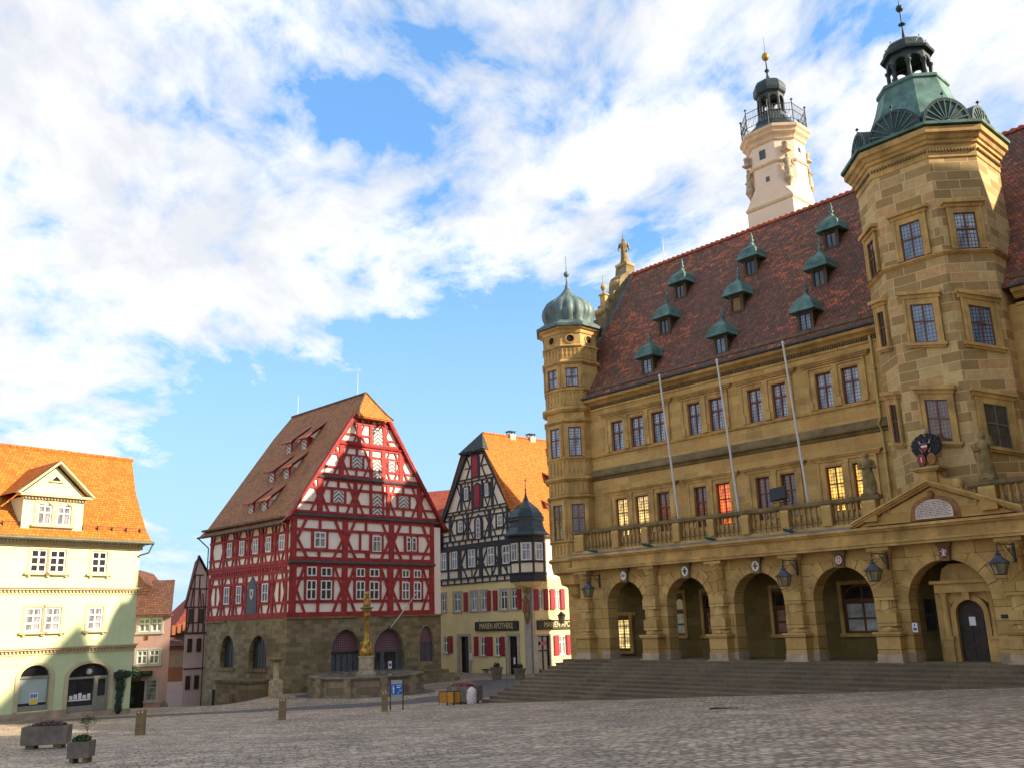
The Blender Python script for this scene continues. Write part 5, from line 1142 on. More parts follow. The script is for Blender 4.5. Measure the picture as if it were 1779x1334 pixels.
for i, x in enumerate(P2): wilder(mb, x, 7.5, 10.3, (-1, 1) if 0 < i < 6 else ((-1,) if i == 0 else (1,)), .68, .13, .08)
n = 32
for i in range(n): V(-.4 - i*.39, 6.65, 7.05, .2)
for y0, y1 in ((9.0, 9.78), (6.9, 7.7), (4.68, 5.47), (2.65, 3.44), (.6, 1.4)):
    V(-y0+.09, 8.1, 9.6, .16); V(-y1-.09, 8.1, 9.6, .16)
for y0, y1 in ((9.12, 10.0), (7.1, 7.9), (2.85, 3.78)): V(-y0+.09, 4.25, 5.95, .16); V(-y1-.09, 4.25, 5.95, .16)
V(-1.25, 4.25, 5.95, .14); V(-11.6, 4.25, 5.95, .14)
mb.build('timber_frame', M['timber'], RD)
for y0, y1 in ((9.0, 9.78), (6.9, 7.7), (4.68, 5.47), (2.65, 3.44), (.6, 1.4)): window(RD, SD @ ptl(-y1, 8.25, -.02), y1-y0, 1.22, gm='g_net', rows=(.6,), fw=.08)
for y0, y1 in ((9.12, 10.0), (7.1, 7.9), (2.85, 3.78)): window(RD, SD @ ptl(-y1, 4.4, -.02), y1-y0, 1.42, gm='g_dark', rows=(.5,), fw=.08)
mb = MB(SD); mb.prism_xz([(-6.15, 3.5), (-4.6, 3.5), (-4.6, 5.2), (-4.8, 5.8), (-5.37, 6.45), (-5.95, 5.8), (-6.15, 5.2)], -.09, .02); d = mb.build('painted_door', M['bluegrey'], RD)
mb = MB(SD); mb.prism_xz([(-5.62, 5.45), (-5.62, 4.95), (-5.37, 4.6), (-5.12, 4.95), (-5.12, 5.45)], -.11, -.08); s_ = mb.build('shield', M['whitepaint'], d)
mb = MB(SD); mb.prism_xz([(-5.5, 5.38), (-5.5, 5.0), (-5.37, 4.85), (-5.24, 5.0), (-5.24, 5.38), (-5.3, 5.38), (-5.37, 5.2), (-5.44, 5.38)], -.12, -.1); mb.build('emblem', M['redpaint'], s_)
# roof
def slope(mb, s):
    c = 7.6; e = lambda x, z, y: (c + s*x, y, z)
    k0, k1, kf, kb = (-.38, DP+.35, .75, DP-.2)
    prof = [(8.55, 10.25), (7.75, 10.95)]
    zt, xt = 21.95, 0.0
    zh, xh = 19.65, 1.62
    P = [e(7.75, 10.95, k0), e(7.75, 10.95, k1), e(xh, zh, k1), e(0, zt, kb), e(0, zt, kf), e(xh, zh, k0)]
    Q = [e(8.55, 10.22, k0), e(8.55, 10.22, k1), e(7.75, 10.95, k1), e(7.75, 10.95, k0)]
    for p in (P, Q): mb.poly(p if s == 1 else p[::-1])
mb = MB(); slope(mb, -1); slope(mb, 1)
for s in (-1, 1): mb.box(7.6+s*8.35-.2, 7.6+s*8.35+.2, -.36, DP+.34, 10.12, 10.2)
mb.poly([(7.6-1.62, DP+.36, 19.65), (7.6, DP-.2, 21.95), (7.6+1.62, DP+.36, 19.65)]); ROOFR = mb.build('roof', M['red_roof'], RD)
mb = MB(); a, b, c_ = (7.6-1.85, -.75, 19.45), (7.6+1.85, -.75, 19.45), (7.6, .76, 21.98)
for i in range(4):
    t0, t1 = i/4, (i+1)/4; cv = lambda t: (1-t)*1.85*(1) ; yy = lambda t: -.75 + 1.51*t**.8; zz_ = lambda t: 19.45 + 2.53*t
    mb.poly([(7.6-cv(t0), yy(t0), zz_(t0)), (7.6+cv(t0), yy(t0), zz_(t0)), (7.6+cv(t1), yy(t1), zz_(t1)), (7.6-cv(t1), yy(t1), zz_(t1))] if i < 3 else [(7.6-cv(t0), yy(t0), zz_(t0)), (7.6+cv(t0), yy(t0), zz_(t0)), (7.6, yy(1), zz_(1))])
mb.box(5.9, 9.3, -.7, .1, 19.36, 19.44); mb.build('hip', M['hip_roof'], ROOFR)
mb = MB()
for yy in [i*.4 for i in range(2, 32)]: mb.box(7.48, 7.72, yy, yy+.36, 21.86, 22.02)
for s in (-1, 1):
    for i in range(8):
        t = i/8; mb.tube((7.6+s*1.85*(1-t), -.75+1.51*t**.8, 19.5+2.53*t), (7.6+s*1.85*(1-t-.12), -.75+1.51*(t+.12)**.8, 19.5+2.53*(t+.12)), .09, n=6)
mb.build('ridge_cap', M['kick'], ROOFR)
mb = MB(); mb.box(-.9, -.1, 0, DP, 10.62, 10.78); mb.build('snow_rail', M['kick'], ROOFR)
mb = MB(); mb.tube((-.98, -.3, 10.15), (-.98, DP+.5, 10.15), .09); mb.tube((-.98, DP+.4, 10.15), (-.12, DP+.1, 9.3), .05); mb.tube((-.12, DP+.1, 9.3), (-.12, DP+.1, -4), .05); mb.build('gutter', M['iron'], ROOFR)
for y, z in ((2.0, 21.9), (11.8, 21.9)): mb = MB(); mb.tube((7.6, y, z), (7.6, y, z+2.0), .03, .02); mb.build('lightning_rod', M['pole'], ROOFR)
def shed(y, z):
    x = 7.6 - 7.55*(22.0-z)/11.0; T = FT(x, y, -90, z)
    mb = MB(T); mb.box(-.5, -.36, -.02, .6, 0, .95); mb.box(.36, .5, -.02, .6, 0, .95); mb.box(-.5, .5, -.02, .6, .95, 1.1); o = mb.build('dormer', M['timber'], RD)
    chevron(o, T @ ptl(-.36, .02, .02), .72, .95, n=2)
    mb = MB(T); 
    for s in (-.5, .44): mb.prism_yz([(.1, .1), (1.95, 1.9+.55), (.1, 1.0)][::-1], s, s+.06)
    mb.build('cheek', M['plaster'], o)
    mb = MB(T); mb.poly([(-.75, -.35, .98), (.75, -.35, .98), (.85, 2.5, 3.2), (-.85, 2.5, 3.2)]); mb.poly([(-.75, -.35, .9), (-.75, -.35, .98), (-.85, 2.5, 3.2), (-.85, 2.5, 3.1)]); mb.poly([(.75, -.35, .9), (.85, 2.5, 3.1), (.85, 2.5, 3.2), (.75, -.35, .98)]); mb.build('dormer_roof', M['red_roof'], o)
    mb = MB(T); mb.box(-.76, .76, -.38, -.3, .88, .975); mb.tube((.76, -.34, .93), (.85, 2.5, 3.14), .05, n=4); mb.tube((-.76, -.34, .93), (-.85, 2.5, 3.14), .05, n=4); mb.build('fascia', M['timber'], o)
for ys, z in (((4.75, 6.95), 11.55), ((4.8, 7.2), 14.45), ((5.3, 7.8), 17.3)):
    for y in ys: shed(y, z)
# steps and lean-to stonework at the foot of the house
mb = MB()
for i, (a, b, d, z) in enumerate(((11.6, 15.4, 2.2, -2.05), (11.9, 15.3, 1.6, -1.75), (12.2, 15.2, 1.0, -1.45))): mb.box(a, b, -d, -.02, -3, z)
mb.build('side_steps', M['oldstone'], RD)
# bent flag staff on the front
o = thing('flag_staff', 'slanting white flag staff above an arched door of the red house', 'flagpole', tuple(RDM @ Vector((9.65, 0, 2.05))), RD_A)
mb = MB(); mb.tube((0, -.05, 0), (2.05, -1.4, 3.05), .05, .035, 8); mb.build('pole', M['pole'], o)
mb = MB(); mb.tube((0, .3, -.12), (0, -.12, .08), .07, .06); mb.box(-.08, .08, -.05, .02, -.15, .15); mb.lathe([(.01, 3.02), (.05, 3.06), (.01, 3.1)], (2.05, -1.4), 8); mb.build('socket', M['iron'], o)
# ------------------------------------------------------------------ pharmacy house
PH_O, PH_A = (1.054, 83.742), radians(-50)
PH = thing('pharmacy_house', 'blue black half-timbered gabled corner house with yellow ground floors and crimson shutters', 'house', (PH_O[0], PH_O[1], 0), PH_A)
PHM = Matrix.Translation((PH_O[0], PH_O[1], 0)) @ Matrix.Rotation(PH_A, 4, 'Z')
RS = FT(0, 0, 90)                                    # right side wall: u = y
f1 = [(-11.55, -10.35, 3.4, 5.12), (-8.74, -7.75, 3.4, 5.12), (-7.21, -6.28, 3.4, 5.1), (-5.3, -5.3+.01, 3.4, 3.41), (-4.6, -3.65, 3.38, 5.1), (-2.95, -1.98, 3.38, 5.08), (-13.6, -12.8, 3.45, 5.1)]
f1 = [(-13.6, -12.85, 3.45, 5.1), (-11.5, -10.36, 3.4, 5.1), (-8.72, -7.76, 3.4, 5.1), (-7.2, -6.28, 3.4, 5.1), (-4.25, -3.28, 3.38, 5.08), (-2.7, -1.85, 3.4, 5.05)]
f0 = [(-13.35, -12.6, -.5, 1.05), (-7.42, -6.62, -.7, 1.0), (-5.25, -4.45, -.7, 1.0)]
doors = [(-10.65, -9.2, -3, 1.05), (-3.2, -2.0, -3, 1.02)]
mb = MB(); mb.holewall(-13.7, 0, -3.2, 6.0, f1 + f0 + doors, .3)
s1 = [(.75, 1.42, 3.25, 5.02), (2.95, 3.5, 3.22, 5.0)]
mb.T = RS; s1 = [(.9, 1.5, 3.25, 5.02), (2.9, 3.5, 3.22, 4.98), (5.4, 6.2, 3.2, 5.0), (8, 8.8, 3.2, 5), (3.15, 4.0, -.72, .97), (6, 7, -.7, 1.0)]; sd = [(.65, 2.1, -3, 1.0)]
mb.holewall(0, 16, -3.2, 6.0, s1 + sd, .3); mb.T = Matrix()
mb.poly([(-13.7, 0, -3), (-13.7, 0, 6), (-13.7, 16, 6), (-13.7, 16, -3)]); mb.build('yellow_wall', M['p_yellow'], PH)
mb = MB()
gl_ = lambda z: -7.6 - 5.6*(20.6 - z)/8.5; gr_ = lambda z: -7.6 + 5.65*(20.6 - z)/8.9
mb.poly([(-13.7, .03, 5.9), (0, .03, 5.9), (0, .03, 9.9), (-13.7, .03, 9.9)])
mb.poly([(-13.4, .03, 9.9), (-.9, .03, 9.9), (gr_(12), .03, 12), (gr_(18.9), .03, 18.9), (gl_(18.9), .03, 18.9), (gl_(12.1), .03, 12.1)])
mb.T = RS; mb.poly([(0, .03, 5.9), (16, .03, 5.9), (16, .03, 9.9), (0, .03, 9.9)]); mb.T = Matrix()
mb.poly([(-13.7, 0, 5.9), (-13.7, 0, 11), (-13.7, 16, 11), (-13.7, 16, 5.9)]); mb.build('plaster_wall', M['p_plaster'], PH)
mb = MB(); mb.box(-.92, .06, -.05, .1, -3, 5.6); mb.box(-.05, .06, -.05, .35, -3, 5.6); mb.build('corner_stones', M['greystone'], PH)
for a, b, z0, z1 in f1: mb = MB(); mb.box(a-.2, b+.2, -.05, .02, z1, z1+.22); mb.box(a-.22, b+.22, -.1, .02, z0-.14, z0); mb.box(a-.18, a, -.05, .02, z0, z1); mb.box(b, b+.18, -.05, .02, z0, z1); mb.build('window_surround', M['greystone'], PH)
for a, b, z0, z1 in f0: mb = MB(); mb.box(a-.12, b+.12, -.1, .02, z0-.12, z0); mb.build('sill', M['greystone'], PH)
for a, b, z0, z1 in doors: mb = MB(); mb.box(a-.42, a, -.07, .02, -3, z1+.25); mb.box(b, b+.32, -.07, .02, -3, z1+.25); mb.box(a, b, -.07, .02, z1, z1+.25); mb.build('door_surround', M['greystone'], PH)
for a, b, z0, z1 in sd: mb = MB(RS); mb.box(a-.3, a, -.07, .02, -3, z1+.15); mb.box(b, b+.3, -.07, .02, -3, z1+.15); mb.box(a, b, -.07, .02, z1, z1+.15); mb.build('door_surround', M['greystone'], PH)
for a, b, z0, z1 in f1: window(PH, ptl(a, z0, .12), b-a, z1-z0, gm='g_net' if -9 < a < -6 else 'g_dark', rows=(.66,), fw=.1, bw=.1)
for a, b, z0, z1 in f0: window(PH, ptl(a, z0, .12), b-a, z1-z0, gm='g_dark', rows=(.6,), fw=.1, bw=.12)
for a, b, z0, z1 in s1: window(PH, RS @ ptl(a, z0, .12), b-a, z1-z0, gm='g_net', rows=(.66,), fw=.1, bw=.1)
def shutter(T, w, h):
    mb = MB(T); mb.box(0, w, -.1, -.04, 0, h); mb.box(.04, w-.04, -.12, -.1, .06, h*.48); mb.box(.04, w-.04, -.12, -.1, h*.52, h-.06)
    for z in (.15, h-.2): mb.box(-.03, .06, -.13, -.03, z, z+.06)
    mb.build('shutter', M['shutter_red'], PH)
for x, z, w_, h_ in ((-9.84, 3.34, .62, 1.82), (-6.2, 3.32, .55, 1.85), (-5.28, 3.32, .62, 1.82), (-1.76, 3.32, .55, 1.78), (-12.5, -.5, .68, 1.6), (-8.32, -.72, .62, 1.75), (-6.58, -.7, 1.05, 1.7), (-4.4, -.7, .64, 1.7)): shutter(ptl(x, z), w_, h_)
for x, z, w_, h_ in ((.32, 3.2, .55, 1.85), (1.53, 3.2, .5, 1.85), (2.3, 3.2, .55, 1.85), (3.55, 3.2, .5, 1.85), (2.55, -.75, .58, 1.75), (4.05, -.75, .5, 1.75)): shutter(RS @ ptl(x, z), w_, h_)
mb = MB(); mb.box(-10.65, -9.2, .22, .3, -3, 1.05); mb.build('open_doorway', M['dark'], PH)
mb = MB(); mb.box(-9.95, -9.28, .14, .2, -3, 1.0); mb.build('door', M['wood'], PH)
for T, a, b, zt in ((Matrix(), -3.2, -2.0, 1.02), (RS, .65, 2.1, 1.0)):
    o = window(PH, T @ ptl(a, -2.35, .2), b-a, zt+2.35, fm='wood', gm='shopglass', cols=2, rows=(.62,), fw=.1, bw=.12, name='door')
mb = MB(RS); mb.box(1.0, 1.75, .06, .12, .2, .5); mb.build('door_banner', M['petal'], PH)
mb = MB(); mb.box(-2.75, -2.5, .1, .13, -1.4, -.8); mb.box(-9.05, -8.55, -.09, -.06, -1.15, -.45); mb.build('poster', M['paper'], PH)
# timber front
mb = MB()
H(-13.7, -.6, 6.48, .16, .14); H(-13.7, -.6, 5.98, .13, .1)
for i in range(12): V(-13.6 + i*1.12, 6.0, 6.45, .16)
H(-13.7, 0, 7.35, .18); H(-13.7, 0, 9.42, .42, .09); H(-13.6, -.6, 10.12, .14, .1); H(-13.6, -.6, 9.66, .1, .1)
for i in range(13): V(-13.55 + i*1.03, 9.66, 10.1, .14)
for x, w_ in ((-10.45, .5), (-7.05, .55), (-4.2, .42), (-12.35, .2)): V(x, 6.5, 9.3, w_, .065)
for x in (-10.45, -7.05, -4.2): wilder(mb, x, 6.55, 9.2, (1,) if x < -10 else (-1, 1), 1.15, .13, .12)
for a, b in ((-13.55, -12.55), (-11.65, -10.72), (-8.98, -7.82), (-5.95, -4.9), (-3.7, -2.6)):
    V(a-.08, 7.4, 9.2, .14); V(b+.08, 7.4, 9.2, .14)
V(-9.3, 7.4, 9.2, .1); V(-8.5, 6.5, 7.3, .1); V(-5.4, 6.5, 7.3, .1); V(-3.2, 6.5, 7.3, .1); V(-2.2, 6.5, 9.2, .3); H(-9.6, -7.6, 9.05, .1)
def prail(z, w_, d=.05): mb.bar(gl_(z)+.15, z, gr_(z)-.15, z, w_, d)
def prow(z):
    prail(z, .12, .09); prail(z+.3, .12, .09); a, b = gl_(z)+.3, gr_(z)-.3; n = max(2, int((b-a)/.98))
    for i in range(n+1): V(a + (b-a)*i/n, z, z+.3, .15)
mb.bar(-13.2, 10.75, -1.2, 10.75, .12); prail(12.2, .14); prow(12.7); prow(15.72); prail(18.3, .14)
mb.bar(-12.0, 10.2, -11.75, 12.7, .14)
for x, w_ in ((-9.05, .38), (-5.55, .4), (-2.9, .32), (-12.0, .3)): V(x, 10.15, 12.7, w_, .065)
for x, s in ((-9.05, (-1, 1)), (-5.55, (-1, 1)), (-2.9, (-1, 1)), (-12.0, (1,))): wilder(mb, x, 10.2, 12.65, s, .9, .11, .1)
for a, b in ((-10.78, -9.84), (-4.52, -3.58)): V(a-.05, 10.75, 12.2, .14); V(b+.05, 10.75, 12.2, .14); mb.bar(a-.1, 10.88, b+.1, 10.88, .12)
mb.prism_xz([(-7.95, 10.0), (-6.6, 10.0), (-6.6, 11.8), (-6.85, 12.2), (-7.28, 12.45), (-7.7, 12.2), (-7.95, 11.8)], -.07, .02)
for x, w_ in ((-10.0, .3), (-8.2, .24), (-6.6, .24), (-5.05, .3)): V(x, 13.0, 15.7, w_, .065)
for x, s in ((-10.0, (-1, 1)), (-8.2, (-1,)), (-6.6, (1,)), (-5.05, (-1, 1))): wilder(mb, x, 13.1, 15.6, s, .75, .10, .08)
for a, b in ((-9.6, -8.7), (-6.25, -5.45)): mb.bar(a-.1, 13.92, b+.1, 13.92, .12); mb.bar(a-.1, 15.3, b+.1, 15.3, .12); V(a-.05, 13.9, 15.3, .1); V(b+.05, 13.9, 15.3, .1)
for x, z0, z1 in ((-7.38, 13.05, 15.55), (-7.6, 16.05, 18.6)): mb.prism_xz([(x-.68, z0), (x+.68, z0), (x+.68, z1-.6), (x+.45, z1-.2), (x, z1), (x-.45, z1-.2), (x-.68, z1-.6)], -.075, .02)
for x in (-8.35, -6.85): wilder(mb, x, 16.1, 18.3, (-1,) if x < -7.6 else (1,), .75, .13, .08)
mb.bar(-9.3, 17.1, -8.3, 17.1, .1); mb.bar(-6.9, 17.1, -5.8, 17.1, .1)
for s in (-1, 1):
    z0, z1 = 10.2, 18.95
    pa, pb = (gl_(12.1), 12.1) if s == -1 else (gr_(11.8), 11.8), (gl_(z1), z1) if s == -1 else (gr_(z1), z1)
    mb.bar(pa[0], pa[1], pb[0], pb[1], .42, .25 if s == -1 else .1)
mb.bar(-13.75, 10.9, gl_(12.1), 12.15, .42, .25)
mb.build('timber_frame', M['p_timber'], PH)
mb = MB(); mb.box(-14.0, -13.2, -.35, .6, 9.5, 11.3); mb.build('eave_bracket', M['p_timber'], PH)
for a, b in ((-13.5, -12.6), (-11.6, -10.76), (-8.94, -7.85), (-5.9, -4.93), (-3.66, -2.64)): window(PH, ptl(a, 7.46, -.04), b-a, 1.68, gm='g_net', rows=(.58,), fw=.1, bw=.12)
window(PH, ptl(-10.4, 10.95, -.04), .62, 1.05, gm='g_dark', rows=(.6,), fw=.09, bw=.08); window(PH, ptl(-4.25, 10.95, -.04), .7, 1.05, gm='g_net', rows=(.55,), fw=.09, bw=.08)
window(PH, ptl(-7.55, 10.08, -.08), .62, 2.0, gm='g_dark', cols=2, rows=(.3, .52, .74), arch=.45, fw=.08, bw=.05)
window(PH, ptl(-9.4, 14.0, -.04), .55, 1.22, gm='g_dark', cols=2, rows=(), fw=.08, bw=.08); window(PH, ptl(-6.1, 14.0, -.04), .5, 1.22, gm='g_dark', cols=2, rows=(), fw=.08, bw=.08)
for x, z, h_ in ((-7.38, 13.15, 2.15), (-7.6, 16.15, 2.1)):
    mb = MB(); w_ = .42; mb.prism_xz([(x-w_, z), (x+w_, z), (x+w_, z+h_-.35)] + [(x+w_*cos(a), z+h_-.35+.38*sin(a)) for a in [pi*i/6 for i in range(1, 6)]] + [(x-w_, z+h_-.35)], -.1, -.06)
    mb.box(x-w_, x+w_, -.13, -.09, z+.42, z+.5); mb.build('hatch', M['shutter_red'], PH)
# roof
mb = MB(); Y0, Y1 = -.3, 17
mb.poly([(-7.6, .9, 20.6), (-5.85, Y0, 18.65), (-1.75, Y0, 11.55), (.45, Y0+.3, 9.75), (.45, Y1, 9.75), (-1.75, Y1, 11.6), (-7.6, Y1, 20.6)][::1])
mb.poly([(-7.6, Y1, 20.6), (-14.2, Y1, 10.6), (-14.2, Y0, 10.6), (-9.55, Y0, 18.65), (-7.6, .9, 20.6)])
PR = mb.build('roof', M['p_roof'], PH)
me = PR.data
mb = MB(); mb.poly([(-9.7, -.6, 18.6), (-5.6, -.6, 18.6), (-7.6, .92, 20.66)]); mb.poly([(-9.7, -.6, 18.6), (-7.6, .92, 20.66), (-9.5, .3, 18.5)]); mb.poly([(-5.6, -.6, 18.6), (-5.75, .3, 18.5), (-7.6, .92, 20.66)]); mb.box(-9.5, -5.8, -.5, .1, 18.45, 18.56); mb.build('hip', M['slate_green'], PR)
mb = MB(); y = 1.0
while y < 16.5: mb.box(-7.75, -7.45, y, y+.38, 20.5, 20.68); y += .42
mb.build('ridge_cap', M['p_roof'], PR)
mb = MB()
for i in range(7): mb.box(-6.75, -6.65, 1.2+i*1.3, 1.4+i*1.3, 19.2, 19.45)
mb.build('snow_guards', M['iron'], PR)
for y in (4.2, 6.9):
    mb = MB(); mb.box(-7.95, -7.25, y+.08, y+.8, 20.2, 20.8); c = mb.build('chimney', M['greystone'], PR)
    mb = MB()
    for a in (-7.92, -7.36):
        for b in (y+.1, y+.68): mb.box(a, a+.08, b, b+.08, 20.8, 21.05)
    mb.box(-8.0, -7.2, y, y+.88, 21.05, 21.11); mb.build('chimney_cap', M['iron'], c)
for xt, zt, y0, y1 in ((-3.3, 13.85, 4.0, 7.4), (-5.15, 16.8, 6.3, 9.5), (-7.0, 19.7, 8.7, 11.5)):
    run = 1.75; xf, zf = xt+run, zt-.45*run; zb = zt-1.58*run
    mb = MB(); mb.prism_xz([(xf, zb), (xf, zf-.05), (xt, zt-.05)][::1], y0, y1); d = mb.build('dormer', M['p_plaster'], PH)
    mb = MB(); mb.add([(xt-.1, y0-.25, zt+.06), (xt-.1, y1+.25, zt+.06), (xf+.35, y1+.25, zf-.12), (xf+.35, y0-.25, zf-.12), (xt-.1, y0-.25, zt-.06), (xt-.1, y1+.25, zt-.06), (xf+.35, y1+.25, zf-.24), (xf+.35, y0-.25, zf-.24)], [(0,3,2,1),(4,5,6,7),(0,4,7,3),(1,2,6,5),(3,7,6,2),(0,1,5,4)]); mb.build('dormer_roof', M['p_roof'], d)
    mb = MB(); mb.add([(xt, y0-.02, zt-.05), (xf, y0-.02, zf-.05), (xf, y0-.02, zb)], [(0, 2, 1)]); mb.build('cheek', M['p_plaster'] if zt < 15 else M['dkroof'], d)  # upper cheeks get a dark tile colour to stand in for their shade
    for k in range(2): window(d, RS @ Matrix.Translation((y0+.3+k*1.4, -xf-.03, zb+.35)), 1.0, max(.5, zf-zb-.75), gm='g_net', rows=(), fw=.08)
# corner oriel
EC = (-.55, .3); E8 = [(EC[0]+1.62*cos(pi/8+k*pi/4), EC[1]+1.62*sin(pi/8+k*pi/4)) for k in range(8)]
mb = MB(); mb.prism_xy(E8, 5.75, 9.65); ER = mb.build('corner_oriel', M['p_plaster'], PH)
mb = MB(); mb.oct(E8, [(-1.2, 5.1), (-.4, 5.35), (.0, 5.75)], EC); mb.build('oriel_foot', M['p_yellow'], ER)
mb = MB(); mb.oct(E8, [(.02, 5.68), (.12, 5.7), (.14, 6.3), (.2, 6.36), (.2, 6.45), (.02, 6.5)], EC); mb.oct(E8, [(.02, 7.3), (.12, 7.34), (.14, 7.45), (.02, 7.5)], EC); mb.oct(E8, [(.02, 9.1), (.06, 9.12), (.1, 9.6), (.3, 9.65), (.32, 9.7), (.02, 9.72)], EC)
for k in range(8):
    x, y = E8[k]; mb.lathe([(.11, 6.4), (.11, 9.3)], (EC[0]+(x-EC[0])*.97, EC[1]+(y-EC[1])*.97), 6)
mb.build('timber_frame', M['p_timber'], ER)
for k in range(3, 8):
    (xa, ya), (xb, yb) = E8[k], E8[(k+1) % 8]; L = hypot(xb-xa, yb-ya); T = Matrix.Translation((xa, ya, 0)) @ Matrix.Rotation(atan2(yb-ya, xb-xa), 4, 'Z')
    window(ER, T @ ptl(.2, 7.52, -.03), L-.4, 1.55, gm='g_net' if k != 6 else 'g_lead', rows=(.6,), fw=.09, bw=.07)
mb = MB(); mb.oct(E8, [(.3, 9.66), (.55, 9.68), (.56, 9.8), (.3, 10.05), (.08, 10.45), (-.02, 10.9), (-.05, 11.3)], EC); mb.oct(E8, [(.08, 11.25), (.1, 11.38), (-.1, 11.75), (-.45, 12.2), (-.95, 12.62), (-1.3, 12.9), (-1.48, 13.3), (-1.55, 13.7)], EC); mb.build('oriel_roof', M['erker_roof'], ER)
mb = MB(); mb.oct(E8, [(.0, 11.1), (.06, 11.12), (.06, 11.26), (.0, 11.28)], EC)
mb.lathe([(.07, 13.5), (.05, 13.9), (.1, 14.0), (.04, 14.1), (.03, 14.7), (.08, 14.8), (.01, 15.1)], EC, 8); mb.build('finial', M['copper_grey'], ER)
# things on the pharmacy
def sign_board(name, label, T, w, h, txt, size):
    o = thing(name, label, 'sign', (0, 0, 0)); o.matrix_basis = PHM @ T
    mb = MB(); mb.box(-w/2, w/2, -.12, 0, 0, h); mb.build('board', M['signboard'], o)
    mb = MB(); mb.box(-w/2-.05, w/2+.05, -.15, 0, -.05, .0); mb.box(-w/2-.05, w/2+.05, -.15, 0, h, h+.05); mb.box(-w/2-.05, -w/2, -.15, 0, 0, h); mb.box(w/2, w/2+.05, -.15, 0, 0, h)
    for s in (-1, 1): mb.tube((s*w*.42, -.05, h), (s*w*.42, .02, h+.25), .015)
    mb.build('frame', M['wood'], o); lettering(txt, size, M['goldpaint'], o, 0, h*.5, -.125, .78)
sign_board('shop_sign', 'dark sign board with gilt lettering above the shaded shop front', ptl(-4.85, 1.56, -.02), 6.2, .74, 'MARIEN APOTHEKE', .72)
sign_board('shop_sign', 'dark sign board with gilt lettering on the sunlit side wall', RS @ ptl(3.75, 1.56, -.02), 6.2, .72, 'MARIEN APOTHEKE', .7)
o = thing('corner_madonna', 'small carved figure on a bracket at the pharmacy corner', 'statue', tuple(PHM @ Vector((-.3, -.35, 0))), PH_A)
mb = MB(); mb.lathe([(.04, 2.0), (.1, 2.2), (.2, 2.5), (.24, 2.75), (.28, 2.95), (.24, 3.05)], (0, .1), 8); mb.tube((0, .1, 2.0), (0, .1, 1.1), .02, .01); mb.build('bracket', M['statue'], o)
mb = MB(); figure(mb, 0, 0, 3.05, 1.5, -70); mb.lathe([(.3, 3.05), (.28, 3.6), (.2, 4.1)], (0, 0), 9); mb.build('figure', plain('painted_carving', (.28,.12,.07), .7, .4, 3), o)
mb = MB(); mb.lathe([(.3, 4.75), (.32, 4.9), (.16, 5.05), (.05, 5.1)], (0, .1), 8); mb.build('canopy', M['statue'], o)
o = thing('wall_lantern', 'black street lantern on a scrolled arm on the sunlit pharmacy wall', 'lantern', (0, 0, 0)); o.matrix_basis = PHM @ RS @ ptl(3.3, 0, 0)
mb = MB(); mb.tube((0, 0, 3.3), (-.6, -1.0, 3.2), .03); mb.tube((0, 0, 2.4), (-.35, -.6, 3.15), .02); mb.tube((-.6, -1.0, 3.2), (-.6, -1.0, 3.0), .02); mb.build('bracket', M['iron'], o)
mb = MB(); mb.lathe([(.02, 3.05), (.1, 2.98), (.42, 2.7), (.42, 2.66)], (-.6, -1.0), 6, smooth=False); mb.lathe([(.16, 1.98), (.18, 2.02)], (-.6, -1.0), 6, smooth=False)
for k in range(6): a = k*pi/3; mb.tube((-.6+.34*cos(a), -1+.34*sin(a), 2.68), (-.6+.17*cos(a), -1+.17*sin(a), 2.0), .02, n=5)
mb.build('lantern_frame', M['iron'], o); mb = MB(); mb.lathe([(.155, 2.02), (.32, 2.66)], (-.6, -1.0), 6, smooth=False); mb.build('lantern_glass', M['lampglass'], o)

# ------------------------------------------------------------------ house with the red roof between the two gables
o = thing('red_roofed_house', 'plain house with dark red tiled roof squeezed between the two timbered gables', 'house', (-8.2, 98, 0), radians(-8))
mb = MB(); mb.box(-8, 12, 0, 9, -3, 12); mb.build('wall', M['p_plaster'], o)
mb = MB(); mb.poly([(-8, -.6, 11.2), (13, -.6, 11.2), (13, 4.5, 17.15), (-8, 4.5, 16.4)]); mb.poly([(-8, 9.6, 11.2), (-8, 4.5, 16.4), (13, 4.5, 17.15), (13, 9.6, 11.2)]); mb.build('roof', M['redroof'], o)

